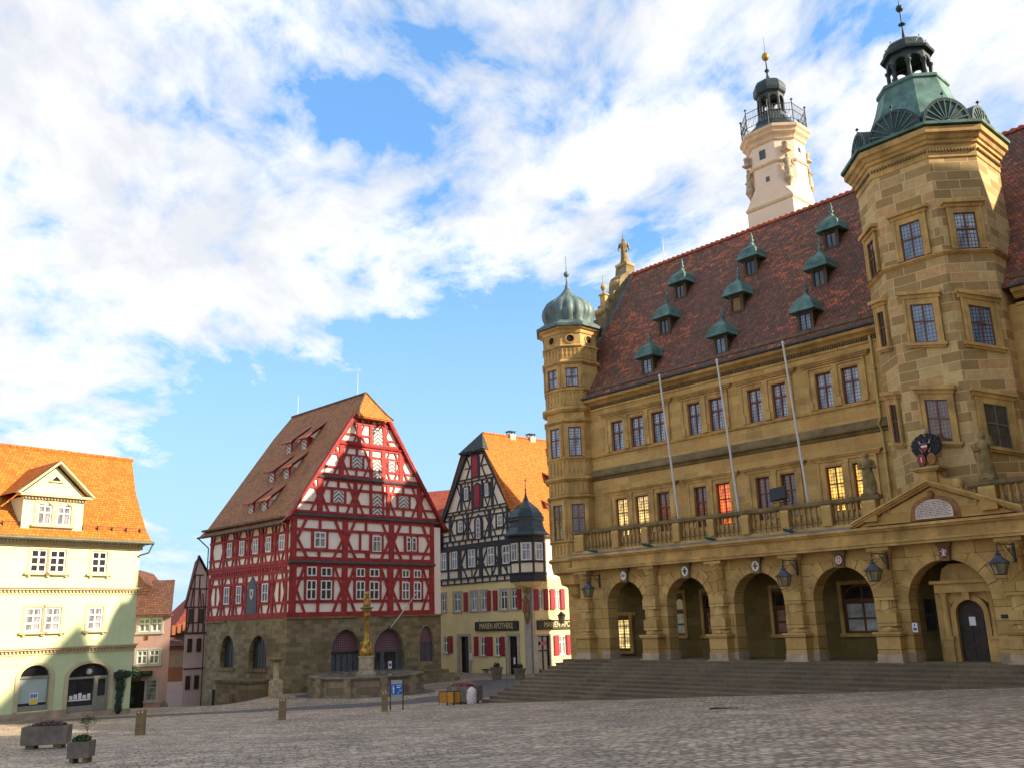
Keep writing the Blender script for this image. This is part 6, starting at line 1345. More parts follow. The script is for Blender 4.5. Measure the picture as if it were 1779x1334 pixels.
# ------------------------------------------------------------------ pale yellow house on the left
YH_O, YH_A = (-23.27, 57.432), radians(51)
YH = thing('yellow_house', 'pale green yellow three storey house with bright orange roof and arched shop windows', 'house', (YH_O[0], YH_O[1], 0), YH_A)
YHM = Matrix.Translation((YH_O[0], YH_O[1], 0)) @ Matrix.Rotation(YH_A, 4, 'Z')
XL = -19.0
ytop, ymid = [], []
for x in (-6.5, -5.44, -2.98): ytop.append((x, x+.93, 5.83, 7.12)); ymid.append((x+.02, x+.93, 2.6, 3.9))
for x in (-10.5, -9.45, -14, -12.95): ytop.append((x, x+.93, 5.83, 7.12)); ymid.append((x+.02, x+.93, 2.6, 3.9))
mb = MB(); mb.holewall(XL, 0, 1.5, 7.75, ytop+ymid, .2)
def segarch(mb, x0, x1, z0, z1, ops, depth):          # ops: a, b, zbottom, zspring, ztop
    xp = x0
    for a, b, zb, zs, zt in ops:
        mb.poly([(xp, 0, z0), (a, 0, z0), (a, 0, zs), (a, 0, z1), (xp, 0, z1)]); c, r = (a+b)/2, (b-a)/2; n = 12
        pts = [(c - r*cos(pi*i/n), zs + (zt-zs)*sin(pi*i/n)) for i in range(n+1)]
        for (xa, za), (xb, zb_) in zip(pts, pts[1:]): mb.poly([(xa, 0, za), (xb, 0, zb_), (xb, 0, z1), (xa, 0, z1)]); mb.poly([(xa, 0, za), (xa, depth, za), (xb, depth, zb_), (xb, 0, zb_)])
        mb.poly([(a, 0, zb), (a, 0, zs), (a, depth, zs), (a, depth, zb)]); mb.poly([(b, 0, zb), (b, depth, zb), (b, depth, zs), (b, 0, zs)])
        if zb > z0: mb.poly([(a, 0, z0), (b, 0, z0), (b, 0, zb), (a, 0, zb)]); mb.poly([(a, 0, zb), (b, 0, zb), (b, depth, zb), (a, depth, zb)])
        xp = b
    mb.poly([(xp, 0, z0), (x1, 0, z0), (x1, 0, z1), (xp, 0, z1)])
YA = [(-13.2, -11.2, -1.6, .1, .82), (-9.9, -7.9, -1.6, .1, .82), (-6.46, -4.78, -1.62, .12, .8), (-3.78, -1.3, -1.9, -.05, .74)]
segarch(mb, XL, 0, -4, 1.5, YA, .35)
mb.poly([(0, 0, -4), (3.6, 11, -4), (3.6, 11, 7.75), (0, 0, 7.75)]); mb.poly([(0, 0, 7.75), (3.6, 11, 7.75), (1.7, 5.2, 13.6)]); mb.poly([(XL, 0, -4), (XL, 0, 7.7), (XL, 11, 7.7), (XL, 11, -4)]); mb.poly([(XL, 11, -4), (XL, 11, 7.7), (0, 11, 7.7), (0, 11, -4)])
mb.build('wall', M['y_wall'], YH)
for z, h_, p in ((4.86, .16, .22), (1.58, .16, .22)):
    mb = MB(); mb.box(XL, .1, -p, .02, z, z+h_*.55); mb.box(XL, .16, -p-.08, .02, z+h_*.55, z+h_); mb.box(XL, .06, -.05, .02, z-.24, z); mb.build('cornice', M['y_trim'], YH)
mb = MB(); mb.box(XL, .1, -.14, .02, 7.28, 7.5); mb.build('cornice', M['y_trim'], YH)
for za, zb, d in ((4.74, 4.855, .14), (1.46, 1.575, .14), (7.5, 7.6, .34)):
    mb = MB(); x = XL
    while x < 0: mb.box(x, x+.1, -d, .0, za, zb); x += .2
    mb.build('dentil_brick_frieze', M['y_trim'], YH)
def dress(mb, a, b, z0, z1):
    mb.box(a-.14, b+.14, -.035, .02, z1, z1+.14); mb.box(a-.14, a, -.035, .02, z0, z1); mb.box(b, b+.14, -.035, .02, z0, z1)
    mb.box(a-.3, b+.3, -.2, .02, z0-.14, z0-.03); mb.box(a-.12, a+.02, -.14, .02, z0-.24, z0-.14); mb.box(b-.02, b+.12, -.14, .02, z0-.24, z0-.14)
for a, b, z0, z1 in ytop+ymid: mb = MB(); dress(mb, a, b, z0, z1); mb.build('window_surround', M['y_trim'], YH)
for a, b, zb, zs, zt in YA:
    mb = MB(); c, r = (a+b)/2, (b-a)/2; n = 14
    for i in range(n):
        t0, t1 = pi*i/n, pi*(i+1)/n; q = [(c - rr*cos(t), zs + (zt-zs)*k*sin(t)) for rr, t, k in ((r, t0, 1), (r+.22, t0, 1.2), (r+.22, t1, 1.2), (r, t1, 1))]
        mb.prism_xz(q[::-1], -.06, .02)
    mb.box(a-.22, a, -.06, .02, zb, zs); mb.box(b, b+.22, -.06, .02, zb, zs); mb.build('arch_surround', M['y_trim'], YH)
mb = MB(); mb.box(XL, -3.8, -.12, .02, -3, -1.68); mb.box(-3.8, -1.3, -.1, .3, -3, -1.9); mb.box(-1.3, .02, -.12, .02, -3, -1.95); mb.build('plinth', M['pinkstone'], YH)
for a, b, z0, z1 in ytop+ymid: window(YH, ptl(a, z0, .1), b-a, z1-z0, gm='g_dark' if z0 > 5 else 'g_net', rows=(.66, .34) if True else (.66,), fw=.09, bw=.09)
for i, (a, b, zb, zs, zt) in enumerate(YA):
    c = (a+b)/2
    if i < 3:
        mb = MB(); mb.box(a, b, .22, .3, zb, zt); g = mb.build('shop_window', M['shopglass'], YH)
        mb = MB(); mb.box(a, b, .1, .2, zs-.02, zs+.1); mb.box(a, a+.07, .1, .2, zb, zs); mb.box(b-.07, b, .1, .2, zb, zs); mb.box(a, b, .06, .2, zb, zb+.28); mb.build('shop_frame', M['doorgrey'], g)
        mb = MB(); mb.box(a+.08, b-.08, .19, .218, zb+.42, zs-.02); mb.build('blind', M['blind'], g)
        if i == 2:
            mb = MB(); mb.box(-5.75, -5.32, .15, .185, -1.28, -.68); p = mb.build('poster', M['paper'], g)
            mb = MB(); mb.box(-5.72, -5.36, .14, .149, -1.24, -1.0); mb.build('yellow_print', plain('poster_yellow', (.75,.55,.03), .7, .05, 3), p)
            mb = MB()
            for k in range(4): mb.box(-5.71+k*.09, -5.65+k*.09, .14, .149, -.95+.03*(k % 2), -.74)
            mb.build('blue_print', M['signblue'], p)
    else:
        mb = MB(); mb.box(a, b, .22, .3, zb, zt); g = mb.build('shop_window', M['shopglass'], YH)
        mb = MB(); mb.box(a, b, .1, .22, zs-.06, zs+.06); mb.box(a, a+.08, .1, .22, zb, zs); mb.box(-2.2, -2.02, .1, .22, zb, zs); mb.box(a, -2.2, .08, .22, zb, zb+.32); mb.box(b-.1, b, .1, .22, zb, zs); mb.build('shop_frame', M['doorgrey'], g)
        mb = MB(); mb.box(-2.02, -1.4, .17, .215, zb, zs-.06); d = mb.build('door', M['doorgrey'], g)
        mb = MB(); mb.box(-1.93, -1.5, .155, .169, -1.1, -.18); mb.build('pane', M['shopglass'], d)
        for k in range(5): mb = MB(); mb.box(-3.55+k*.26, -3.36+k*.26, .19, .215, -1.2, -1.0+.06*(k % 3)); mb.build('display_card', M['paper'], g)
        mb = MB(); mb.box(-3.6, -2.3, .2, .216, -1.3, -1.22); mb.build('shelf', M['paper'], g); mb = MB()
        for k in range(10): a0 = 2*pi*k/10; mb.bar(-2.55, .28, -2.55+.16*cos(a0), .28+.16*sin(a0), .025, -.19, 0)
        mb.build('emblem', M['paper'], g)
lettering('R & CONFISERIE', .34, M['lettering'], YH, -6.65, 1.2, -.004, 1.05, extrude=.006); lettering('Marktplatz 8', .24, M['lettering'], YH, -7.0, .86, -.004, 1.0, extrude=.006)
# roof and dormer
mb = MB(); ye = 7.72
mb.poly([(XL-.3, -.62, ye), (.45, -.62, ye), (.42, .2, 8.55), (XL-.3, .2, 8.55)]); mb.poly([(XL-.3, .2, 8.55), (.42, .2, 8.55), (1.0, 2.8, 11.15), (2.0, 5.5, 13.85), (XL-.3, 5.5, 13.85)]); mb.poly([(2.0, 5.5, 13.85), (4.0, 11.6, 7.7), (XL-.3, 11.6, 7.7), (XL-.3, 5.5, 13.85)])
YR = mb.build('roof', M['y_roof'], YH)
mb = MB(); x = XL
while x < 1.65: mb.box(x, x+.4, 5.34, 5.66, 13.74, 13.93); x += .43
mb.build('ridge_cap', M['y_roof'], YR)
mb = MB(); mb.box(XL-.3, .42, -.6, .05, 7.6, 7.71); mb.tube((XL-.3, -.68, 7.68), (.5, -.68, 7.68), .1); mb.tube((.45, -.66, 7.6), (.3, -.5, 7.1), .05); mb.tube((.3, -.5, 7.1), (-.1, -.1, 6.95), .05); mb.build('gutter', M['fascia'], YR)
mb = MB(); mb.tube((XL, -.05, 8.5), (.3, -.05, 8.5), .014); mb.tube((XL, .05, 8.6), (.3, .05, 8.6), .014)
x = XL
while x < .3: mb.box(x, x+.025, -.06, .1, 8.32, 8.61); x += .9
mb.build('snow_rail', M['iron'], YR)
mb = MB(); mb.box(-2.9, -2.2, 5.6, 6.0, 13.6, 14.0); mb.build('roof_vent', M['iron'], YR)
DX0, DX1, DF = -7.25, -3.78, -.1
mb = MB(); mb.holewall(DX0, DX1, 7.8, 10.02, [(-6.4, -5.6, 8.5, 9.75), (-5.3, -4.5, 8.5, 9.75)], .15, DF)
for x in (DX0, DX1): mb.poly([(x, DF, 7.8), (x, 2.2, 10.02), (x, DF, 10.02)])
mb.poly([(DX0-.1, DF, 10.2), (DX1+.1, DF, 10.2), ((DX0+DX1)/2, DF, 11.85)]); DO = mb.build('dormer', M['y_wall'], YH)
mb = MB(); cx = (DX0+DX1)/2
for s in (-1, 1):
    p = [(cx+s*2.1, 10.15), (cx, 12.02), (cx, 12.2), (cx+s*2.25, 10.2)]; mb.prism_xz(p if s == -1 else p[::-1], DF-.42, DF+.02)
mb.box(DX0-.32, DX1+.32, DF-.36, DF+.02, 10.06, 10.2); mb.box(DX0-.08, DX1+.08, DF-.12, DF+.02, 9.9, 10.06)
x = DX0
while x < DX1: mb.box(x, x+.09, DF-.2, DF, 9.94, 10.055); x += .18
mb.box(-6.75, -4.3, DF-.2, DF+.02, 8.36, 8.48); mb.box(-6.6, -6.4, DF-.05, DF+.01, 8.5, 9.9); mb.box(-5.6, -5.3, DF-.05, DF+.01, 8.5, 9.9); mb.box(-4.5, -4.3, DF-.05, DF+.01, 8.5, 9.9)
for a in (-6.4, -5.3): mb.prism_xz([(a, 9.9), (a, 9.6), (a+.4, 9.88), (a+.8, 9.6), (a+.8, 9.9)], DF-.04, DF+.01)
mb.prism_xz([(cx-.42, 10.95), (cx+.42, 10.95), (cx+.42, 11.03), (cx-.42, 11.03)], DF-.1, DF+.01); mb.build('dormer_trim', M['y_trim'], DO)
mb = MB(); mb.prism_xz([(cx-.28, 11.04), (cx+.28, 11.04), (cx, 11.32)], DF-.03, DF+.01); mb.build('attic_light', M['g_dark'], DO)
for a in (-6.4, -5.3): window(DO, ptl(a, 8.5, DF+.1), .8, 1.25, gm='g_net', rows=(.55, .84), fw=.08, bw=.08)
mb = MB(); 
for s in (-1, 1):
    mb.poly([(cx+s*2.25, DF-.45, 10.2), (cx, DF-.45, 12.2), (cx, 4.4, 12.2), (cx+s*2.25, 2.4, 10.2)][::s])
mb.build('dormer_roof', M['y_roof'], DO)
mb = MB(); mb.tube((-.05, .12, -1.8), (-.02, .12, 4.6), .07); mb.build('downpipe', M['iron'], YH)
# ------------------------------------------------------------------ small houses down the side lane
PK = thing('pink_house', 'small pink plastered house with brown roof beside the yellow house', 'house', (-24.357, 66.0, 0), radians(-1.5))
pw = [(-2.1, -1.33, 2.4, 3.3), (-1.22, -.48, 2.4, 3.3), (-2.13, -1.4, .26, 1.16), (-1.26, -.56, .26, 1.17), (-1.3, -.6, -2.15, -.8)]
mb = MB(); mb.holewall(-5.5, .12, -5, 3.65, pw, .12); mb.poly([(.12, 0, -5), (-2.9, 7, -5), (-2.9, 7, 3.65), (.12, 0, 3.65)]); mb.build('wall', M['pinkwall'], PK)
mb = MB()
for z0, z1 in ((2.3, 3.42), (.15, 1.3)):
    for a, b in ((-2.28, -2.1), (-1.34, -1.22), (-.5, -.38)): mb.box(a, b, -.04, .02, z0, z1)
    mb.box(-2.28, -.38, -.045, .02, z1-.12, z1); mb.box(-2.32, -.34, -.08, .02, z0-.06, z0+.08)
mb.box(-1.42, -1.3, -.04, .02, -2.25, -.7); mb.box(-.6, -.48, -.04, .02, -2.25, -.7); mb.box(-1.42, -.48, -.04, .02, -.8, -.68); mb.box(-1.46, -.44, -.07, .02, -2.3, -2.15); mb.build('window_surround', plain('grey_white_trim', (.45,.42,.42), .8, .1, 3), PK)
for a, b, z0, z1 in pw[:4]: window(PK, ptl(a, z0, .06), b-a, z1-z0, gm='g_net', rows=(.6,), fw=.07, bw=.08)
window(PK, ptl(-1.3, -2.15, .06), .7, 1.35, fm='greystone', gm='g_net', cols=1, rows=(.35, .62, .82), fw=.05, bw=.04)
mb = MB(); mb.box(-2.4, -1.45, -.03, .05, -5, -.85); mb.build('door', M['dark'], PK)
mb = MB(); mb.box(-1.66, -1.42, -.03, .02, 1.85, 2.15); mb.build('vent_grille', M['brownframe'], PK)
mb = MB(); mb.poly([(-5.5, -.35, 3.55), (.28, -.35, 3.55), (-.95, 3.0, 6.05), (-5.5, 3.0, 6.05)]); mb.poly([(-.95, 3, 6.05), (-2.9, 7.3, 3.2), (-5.5, 7.3, 3.2), (-5.5, 3, 6.05)]); mb.box(-5.5, .26, -.36, .0, 3.42, 3.54); mb.build('roof', M['dkroof'], PK)
mb = MB(); mb.poly([(.12, 0, 3.6), (-2.8, 6.8, 3.6), (-1.15, 3, 5.95)]); mb.build('gable', M['pinkwall'], PK)
mb = MB(); mb.prism_xz([(-4.2, 4.6), (-2.45, 4.6), (-2.0, 5.55), (-2.5, 5.8), (-3.2, 6.6), (-4.2, 6.9)], 1.5, 4.5); mb.build('side_roof', M['dkroof'], PK)
mb = MB(); mb.box(-2.1, -.95, -.6, -.02, -.52, -.2); mb.build('awning', M['leaf_dark'], PK)
# narrow half-timbered house
HT = thing('narrow_timbered_house', 'narrow pale pink half-timbered gable house beside the big red house', 'house', (-28.95, 84.4, 0), radians(44))
mb = MB(); mb.poly([(-.75, 0, -8), (2.6, 0, -8), (2.6, 0, 4.7), (.1, 0, 8.75), (-.75, 0, 4.7)]); mb.poly([(-.75, 0, -8), (-.75, 0, 4.7), (2.9, 8, 4.7), (2.9, 8, -8)]); mb.build('wall', M['rosewall'], HT)
mb = MB()
H(-.75, 2.6, 2.15, .16); H(-.75, 2.6, 4.4, .14); mb.bar(-.45, 6.0, 1.2, 6.0, .12); mb.bar(-.25, 7.2, .7, 7.2, .12); H(-.75, 2.6, -.85, .12); H(-.75, 2.6, 3.05, .1)
for x in (-.7, -.08, .4, .85, 1.6): V(x, 2.15, 4.4, .12)
V(-.1, 4.4, 7.2, .09); V(.35, 4.4, 7.2, .09); mb.bar(-.68, 2.2, -.45, 3.05, .09); mb.bar(.6, 4.4, .4, 6.0, .09); mb.bar(-.4, 4.4, -.2, 6.0, .09); mb.bar(.85, 4.4, .7, 5.6, .09)
mb.bar(-.95, 4.3, .12, 8.95, .14, .2); mb.build('timber_frame', plain('brown_red_timber', (.12,.035,.03), .7, .15, 2), HT)
for x, z in ((-.55, 3.1), (.48, 3.1), (-.5, .55), (.35, .55), (-.5, -2.6), (.3, -2.6)): window(HT, ptl(x, z, -.02), .42, 1.15, fm='brownframe', gm='g_dark', cols=2, rows=(), fw=.04, bw=.04)
mb = MB(); mb.poly([(.1, -.3, 8.95), (3.4, -.3, 3.7), (6.8, 8, 3.7), (3.5, 8, 8.95)]); mb.poly([(.1, -.3, 8.95), (3.5, 8, 8.95), (2.5, 8, 4.1), (-1.15, -.3, 4.1)]); mb.build('roof', M['dkroof'], HT)
# burnt orange house lower down the lane
OH = thing('orange_house', 'low burnt orange house with long tiled roof down the lane', 'house', (-35.3, 98.0, 0), radians(20))
mb = MB(); mb.box(-4.6, 4.5, 0, 8, -11, 1.15); mb.build('wall', M['orangewall'], OH)
mb = MB()
for i in range(7): mb.box(-.72+i*.35, -.38+i*.35, -.03, .02, -1.2, .45)
mb.build('blind_panel', plain('tan_panel', (.40,.25,.15), .8, .1, 2), OH)
mb = MB(); mb.box(-4.6, 4.5, -.06, .02, -2.8, -2.6); mb.box(-4.6, 4.5, -.1, .0, -11, -2.8); mb.build('plaster_base', M['rosewall'], OH)
mb = MB(); mb.poly([(-5.8, -.6, .9), (4.6, -.6, .9), (4.6, 3.7, 3.3), (-5.8, 3.7, 3.3)]); mb.build('lower_roof', M['dkroof'], OH)
mb = MB(); mb.poly([(-.9, .7, 1.85), (2.6, .7, 3.4), (2.6, 5.2, 7.6), (-.9, 5.2, 4.15)]); mb.box(-1.0, 3.5, .6, 5.8, .3, 1.5); mb.build('upper_roof', M['redroof'], OH)
for i in range(4): mb = MB(); mb.box(-.5+i*.52, -.15+i*.52, .5, .7, 2.0+i*.17, 2.95+i*.17); mb.build('dormer_front', M['orangewall'], OH)
# unseen house added beside the viewer to keep sun off the near paving
o = thing('unseen_shade_house', 'unseen steep roofed house added beside the viewer to shade the near paving', 'house', (30, 2, 0), radians(20))
mb = MB(); mb.box(-8, 24, 0, 22, -2, 18); mb.build('wall', M['p_yellow'], o)
mb = MB(); mb.prism_yz([(-.6, 17.8), (22.6, 17.8), (11, 31)], -8.4, 24.4); mb.build('roof', M['dkroof'], o)
# unseen row off to the right, added and heightened to shade square and stair tower
o = thing('unseen_shade_row', 'unseen tall house row added beyond the town hall to shade the square', 'house', thw(41, 1.0, 0), TH_A)
mb = MB(); mb.box(0, 60, 0, 14, -4, 21); mb.build('wall', M['p_plaster'], o)
mb = MB(); mb.prism_yz([(-.6, 21.5), (14.6, 21.5), (7, 36)], -.3, 60.3); mb.build('roof', M['dkroof'], o)
# ------------------------------------------------------------------ fountain
M['founpil'] = plain('worn_fountain_pilaster', (.29,.225,.14), .9, .3, 3, streak=.45)
FC = (-11.15, 69.4)
FZ = -2.42
o = thing('stone_fountain', 'large octagonal stone fountain basin with gilded column and lion statue', 'fountain', (FC[0], FC[1], FZ))
n8 = 10; R = 4.0
P8 = [(R*cos(2*pi*k/n8+.15), R*sin(2*pi*k/n8+.15)) for k in range(n8)]
mb = MB(); off = lambda q: [(x*q, y*q) for x, y in P8]
def ring(qo, qi, z0, z1):
    A, B = off(qo), off(qi)
    for k in range(n8):
        j = (k+1) % n8
        mb.add([(*A[k], z0), (*A[j], z0), (*A[j], z1), (*A[k], z1), (*B[k], z0), (*B[j], z0), (*B[j], z1), (*B[k], z1)], [(0,1,2,3), (5,4,7,6), (3,2,6,7), (1,0,4,5)])
ring(.98, .90, 0, 1.32); BAS = mb.build('basin', masonry('mottled_fountain_stone', (.22,.15,.10), (.33,.25,.165), (.16,.12,.08), .5, .4, .01, 1.0, (.08,.09,.04), .4, warp=.2, soft=True), o)
mb = MB(); ring(1.03, .88, 1.30, 1.42); ring(1.0, .89, 1.22, 1.30); ring(1.01, .9, -.3, .22); mb.build('rim', plain('pale_fountain_stone', (.25,.20,.13), .85, .25, 2, streak=.4), BAS)
for x, y in P8:
    mb = MB(); a = atan2(y, x); mb.T = FT(x*.985, y*.985, degrees(a) if False else a*180/pi); mb.box(-.12, .12, -.26, .26, .0, 1.31); mb.box(-.2, .17, -.34, .34, -.3, .3); mb.box(-.12, .155, -.2, .2, .45, 1.1); mb.build('pilaster', M['founpil'], BAS)
mb = MB(); mb.poly([(x, y, 1.3) for x, y in off(.895)]); mb.build('water', M['water'], o)
mb = MB(); mb.box(-.62, .62, -.62, .62, 0, 1.5); mb.box(-.55, .55, -.55, .55, 1.5, 1.6); mb.box(-.46, .46, -.46, .46, 1.6, 2.55); mb.box(-.52, .52, -.52, .52, 2.55, 2.65); mb.box(-.36, .36, -.5, -.44, 1.75, 2.45); mb.build('pedestal', M['statue_light'], o)
mb = MB(); tw_ = lambda a, r, z: 1 + .1*cos(6*a + z*3.2)
mb.lathe([(.42, 2.65), (.5, 2.8), (.46, 3.05), (.32, 3.25), (.36, 3.45), (.28, 3.65), (.2, 3.75), (.165, 3.85), (.15, 5.4), (.25, 5.5), (.19, 5.6), (.26, 5.76), (.36, 5.88), (.28, 5.95)], (0, 0), 24, mod=tw_)
random.seed(3)
for i in range(34):
    a = random.uniform(0, 2*pi); z = random.choice([random.uniform(2.7, 3.6), random.uniform(3.8, 5.6)]); r = .40 if z < 3.6 else .18
    mb.lathe([(.01, z-.09), (.09 if z < 3.6 else .06, z), (.01, z+.1)], (r*cos(a), r*sin(a)), 7)
mb.build('column', M['gold'], o)
mb = MB(); mb.lathe([(.42, 5.95), (.5, 6.0), (.5, 6.06), (.2, 6.14)], (0, 0), 10, smooth=False); mb.build('capital', M['statue'], o)
mb = MB()   # seated lion holding a shield
mb.lathe([(.2, 6.12), (.26, 6.2), (.24, 6.45), (.2, 6.7), (.17, 6.85), (.06, 6.9)], (.03, .05), 12); mb.tube((.0, -.12, 6.8), (.02, -.18, 7.02), .15, .13); mb.lathe([(.02, 6.86), (.15, 6.92), (.19, 7.02), (.15, 7.14), (.03, 7.2)], (.01, -.16), 12); mb.tube((.01, -.3, 7.0), (.01, -.38, 6.97), .09, .06)
for s in (-1, 1): mb.tube((s*.13, -.1, 6.75), (s*.14, -.24, 6.16), .06, .05); mb.tube((s*.17, .08, 6.3), (s*.2, -.18, 6.17), .1, .06); mb.tube((s*.1, -.14, 7.13), (s*.13, -.14, 7.22), .045, .02)
mb.tube((.1, .25, 6.2), (.3, .3, 6.5), .04, .03); mb.prism_xz([(-.14, 6.5), (-.14, 6.3), (0, 6.15), (.14, 6.3), (.14, 6.5)], -.34, -.28); mb.build('lion', M['gold'], o)
mb = MB(); ring(.955, .945, 1.42, 1.43)
for k in (1, 3, 5, 6, 7, 8): mb.tube((P8[k][0]*.95, P8[k][1]*.95, 1.4), (P8[k][0]*.95, P8[k][1]*.95, 1.62), .03)
for k in range(n8): mb.tube((P8[k][0]*.9, P8[k][1]*.9, 1.5), (P8[(k+1) % n8][0]*.9, P8[(k+1) % n8][1]*.9, 1.5), .025, n=6)
mb.build('iron_rail', M['lead'], o)
mb = MB(); mb.lathe([(R+1.0, -.25), (R+1.0, .035), (R+.05, .05)], (0, 0), 32); mb.build('paved_apron', M['setts'], o)

# ------------------------------------------------------------------ stone bits beside the red house
def on(x, y, dz=0.0): return (x, y, gz(x, y) + dz)
o = thing('stone_pillar', 'slim stone pillar with a square cap by the corner of the red house', 'pillar', on(-17.35, 68.2), radians(44))
mb = MB(); mb.box(-.36, .36, -.36, .36, -.4, 1.15); mb.box(-.3, .3, -.3, .3, 1.15, 1.25); mb.lathe([(.24, 1.25), (.2, 1.35), (.19, 2.35), (.25, 2.42)], (0, 0), 12); mb.build('shaft', M['statue_light'], o)
mb = MB(); mb.oct([(-.2, -.2), (.2, -.2), (.2, .2), (-.2, .2)], [(.02, 2.42), (.14, 2.5), (.2, 2.62), (.12, 2.68), (-.1, 2.76)], (0, 0)); mb.build('cap', M['trim_dark'], o)
o = thing('cellar_stair_wall', 'low dark stone cellar entrance wall below the barred arches', 'wall', tuple(RDM @ Vector((-2.2, 2.2, -2.6))), RD_A - pi/2)
mb = MB(); mb.box(-4.2, .9, -.1, 2.0, -1.6, 1.05); mb.build('wall', M['oldstone'], o)
mb = MB(); mb.box(-4.3, 1.0, -.2, 2.05, 1.05, 1.22); mb.box(-2.0, -1.2, -.12, -.1, -1.2, .2); mb.build('coping', M['trim_dark'], o)
o = thing('stone_bench', 'low stone bench on rough blocks between pillar and fountain', 'bench', tuple(RDM @ Vector((2.4, -.55, -2.5))), RD_A)
mb = MB(); mb.box(-1.0, 1.0, -.3, .3, .42, .56); mb.build('seat', M['trim_dark'], o)
for x in (-.7, .7): mb = MB(); mb.box(x-.2, x+.2, -.22, .22, -.2, .42); mb.build('leg', M['oldstone'], o)
o = thing('guard_stone', 'small rounded guard stone at the corner of the pink house', 'guard stone', on(-24.25, 65.7))
mb = MB(); mb.lathe([(.26, -.3), (.25, .15), (.2, .36), (.1, .46), (.02, .48)], (0, 0), 12); mb.build('stone', M['concrete'], o)
# bollards
def bollard(x, y, h, label):
    o = thing('bollard', label, 'bollard', on(x, y), radians(8), 'tall stone bollards')
    mb = MB(); r = .16; sq = lambda r, z: [(r*c, r*s, z) for c, s in ((-1, -.8), (-.8, -1), (.8, -1), (1, -.8), (1, .8), (.8, 1), (-.8, 1), (-1, .8))]
    mb.loft([sq(r, -.3), sq(r, h-.03), sq(r-.03, h)]); mb.build('post', M['bollard'], o)
    mb = MB()
    for dx in (-.06, .07): mb.T = Matrix.Translation((dx, -.16, h-.09)) @ Matrix.Rotation(pi/2, 4, 'X'); mb.lathe([(.028, 0), (.024, .012)], (0, 0), 8)
    mb.T = Matrix(); mb.build('reflector', M['white'], o)
bollard(-14.12, 36.0, .90, 'stone bollard nearest the two concrete planters')
bollard(-10.98, 44.5, .95, 'stone bollard standing alone in front of the stone pillar')
bollard(-7.08, 50.0, 1.0, 'stone bollard beside the blue information sign')
o = thing('information_sign', 'blue and grey information board on two dark posts beside a bollard', 'sign', on(-6.58, 51.0), radians(3))
for s in (-1, 1): mb = MB(); mb.tube((s*.33, 0, -.2), (s*.33, 0, 1.52), .03); mb.build('post', M['iron'], o)
mb = MB(); mb.box(-.3, .3, -.03, .03, .62, 1.5); BD = mb.build('board', plain('pale_grey_board', (.33,.35,.38), .6, .05, 3), o)
mb = MB(); mb.box(-.28, .28, -.04, -.03, .78, 1.3); mb.build('blue_field', M['signblue'], BD)
mb = MB()
mb.T = Matrix.Translation((-.17, -.042, 1.2)) @ Matrix.Rotation(pi/2, 4, 'X'); mb.lathe([(.03, -.004), (.03, .004)], (0, 0), 8); mb.T = Matrix()
for p in ((-.17, 1.17, -.17, 1.0, .05), (-.17, 1.0, -.21, .84, .03), (-.17, 1.0, -.12, .84, .03), (-.17, 1.13, -.11, 1.05, .022), (-.17, 1.13, -.22, 1.05, .022)): mb.bar(*p, .05, .004)
for x0, x1, z in ((.0, .1, 1.22), (.13, .24, 1.22), (.0, .2, 1.13), (.13, .23, .98), (.05, .12, .86)): mb.box(x0, x1, -.05, -.035, z-.02, z+.02)
mb.build('pictogram', M['white'], BD)
# planters
def trough(name, label, x, y, L, Wd, H_, rz):
    o = thing(name, label, 'planter', on(x, y), radians(rz))
    mb = MB(); sq = lambda kx, ky, z: [(-kx, -ky, z), (kx, -ky, z), (kx, ky, z), (-kx, ky, z)]
    f = .12; mb.loft([sq(L/2-.005, Wd/2-.005, f), sq(L/2, Wd/2, f+H_), sq(L/2-.06, Wd/2-.06, f+H_), sq(L/2-.08, Wd/2-.08, f+H_-.08)]); mb.build('trough', M['concrete'], o)
    for sx in (-1, 1): mb = MB(); mb.box(sx*L*.3-L*.09, sx*L*.3+L*.09, -Wd*.4, Wd*.4, -.15, f); mb.build('foot', M['trim_dark'], o)
    return o
def tuft(name, label, cat, loc, m1, rx, ry, h, n, leaf=.05, m2=None, rz=0.0, low=.2):
    o = thing(name, label, cat, loc, rz); rnd = random.Random(len(label))
    stems = MB()
    for mi, mm in enumerate([m1] + ([m2] if m2 else [])):
        mb = MB()
        for i in range(n):
            a, r = rnd.uniform(0, 2*pi), sqrt(rnd.random()); x, y = rx*r*cos(a), ry*r*sin(a); z = h*(low + (1-low)*rnd.random())*(1-.5*r*r) if mi == 0 else h*(.6+.5*rnd.random())*(1-.5*r*r)
            v = Vector((rnd.gauss(0, 1), rnd.gauss(0, 1), rnd.gauss(.6, .7))).normalized(); u = v.orthogonal().normalized(); w_ = v.cross(u); s_ = leaf*rnd.uniform(.6, 1.4)
            c = Vector((x, y, z)); mb.poly([tuple(c+u*s_), tuple(c+w_*s_*.45), tuple(c-u*s_), tuple(c-w_*s_*.45)])
            if mi == 0 and i % 6 == 0: stems.tube((x*.7, y*.7, 0), (x, y, z), .006, .003, 4)
        mb.build('foliage' if mi == 0 else 'blossom', mm, o)
    stems.build('stem', M['stem'], o)
    return o
X, Y = -14.25, 29.2; trough('stone_trough', 'long rectangular concrete planter trough with dusty pink heather', X, Y, 1.28, .55, .52, 9)
tuft('heather', 'dusty pink heather in the long concrete trough', 'plant', on(X+.05, Y, .60), M['leaf_olive'], .5, .2, .16, 500, .03, M['petal_dull'], radians(9))
X, Y = -10.47, 23.2; trough('small_planter', 'small square concrete planter with green leaves and a thin sapling', X, Y, .50, .48, .36, 6)
tuft('leafy_plant', 'bright green leafy plants in the small square planter', 'plant', on(X, Y, .45), M['leaf'], .2, .18, .17, 420, .045)
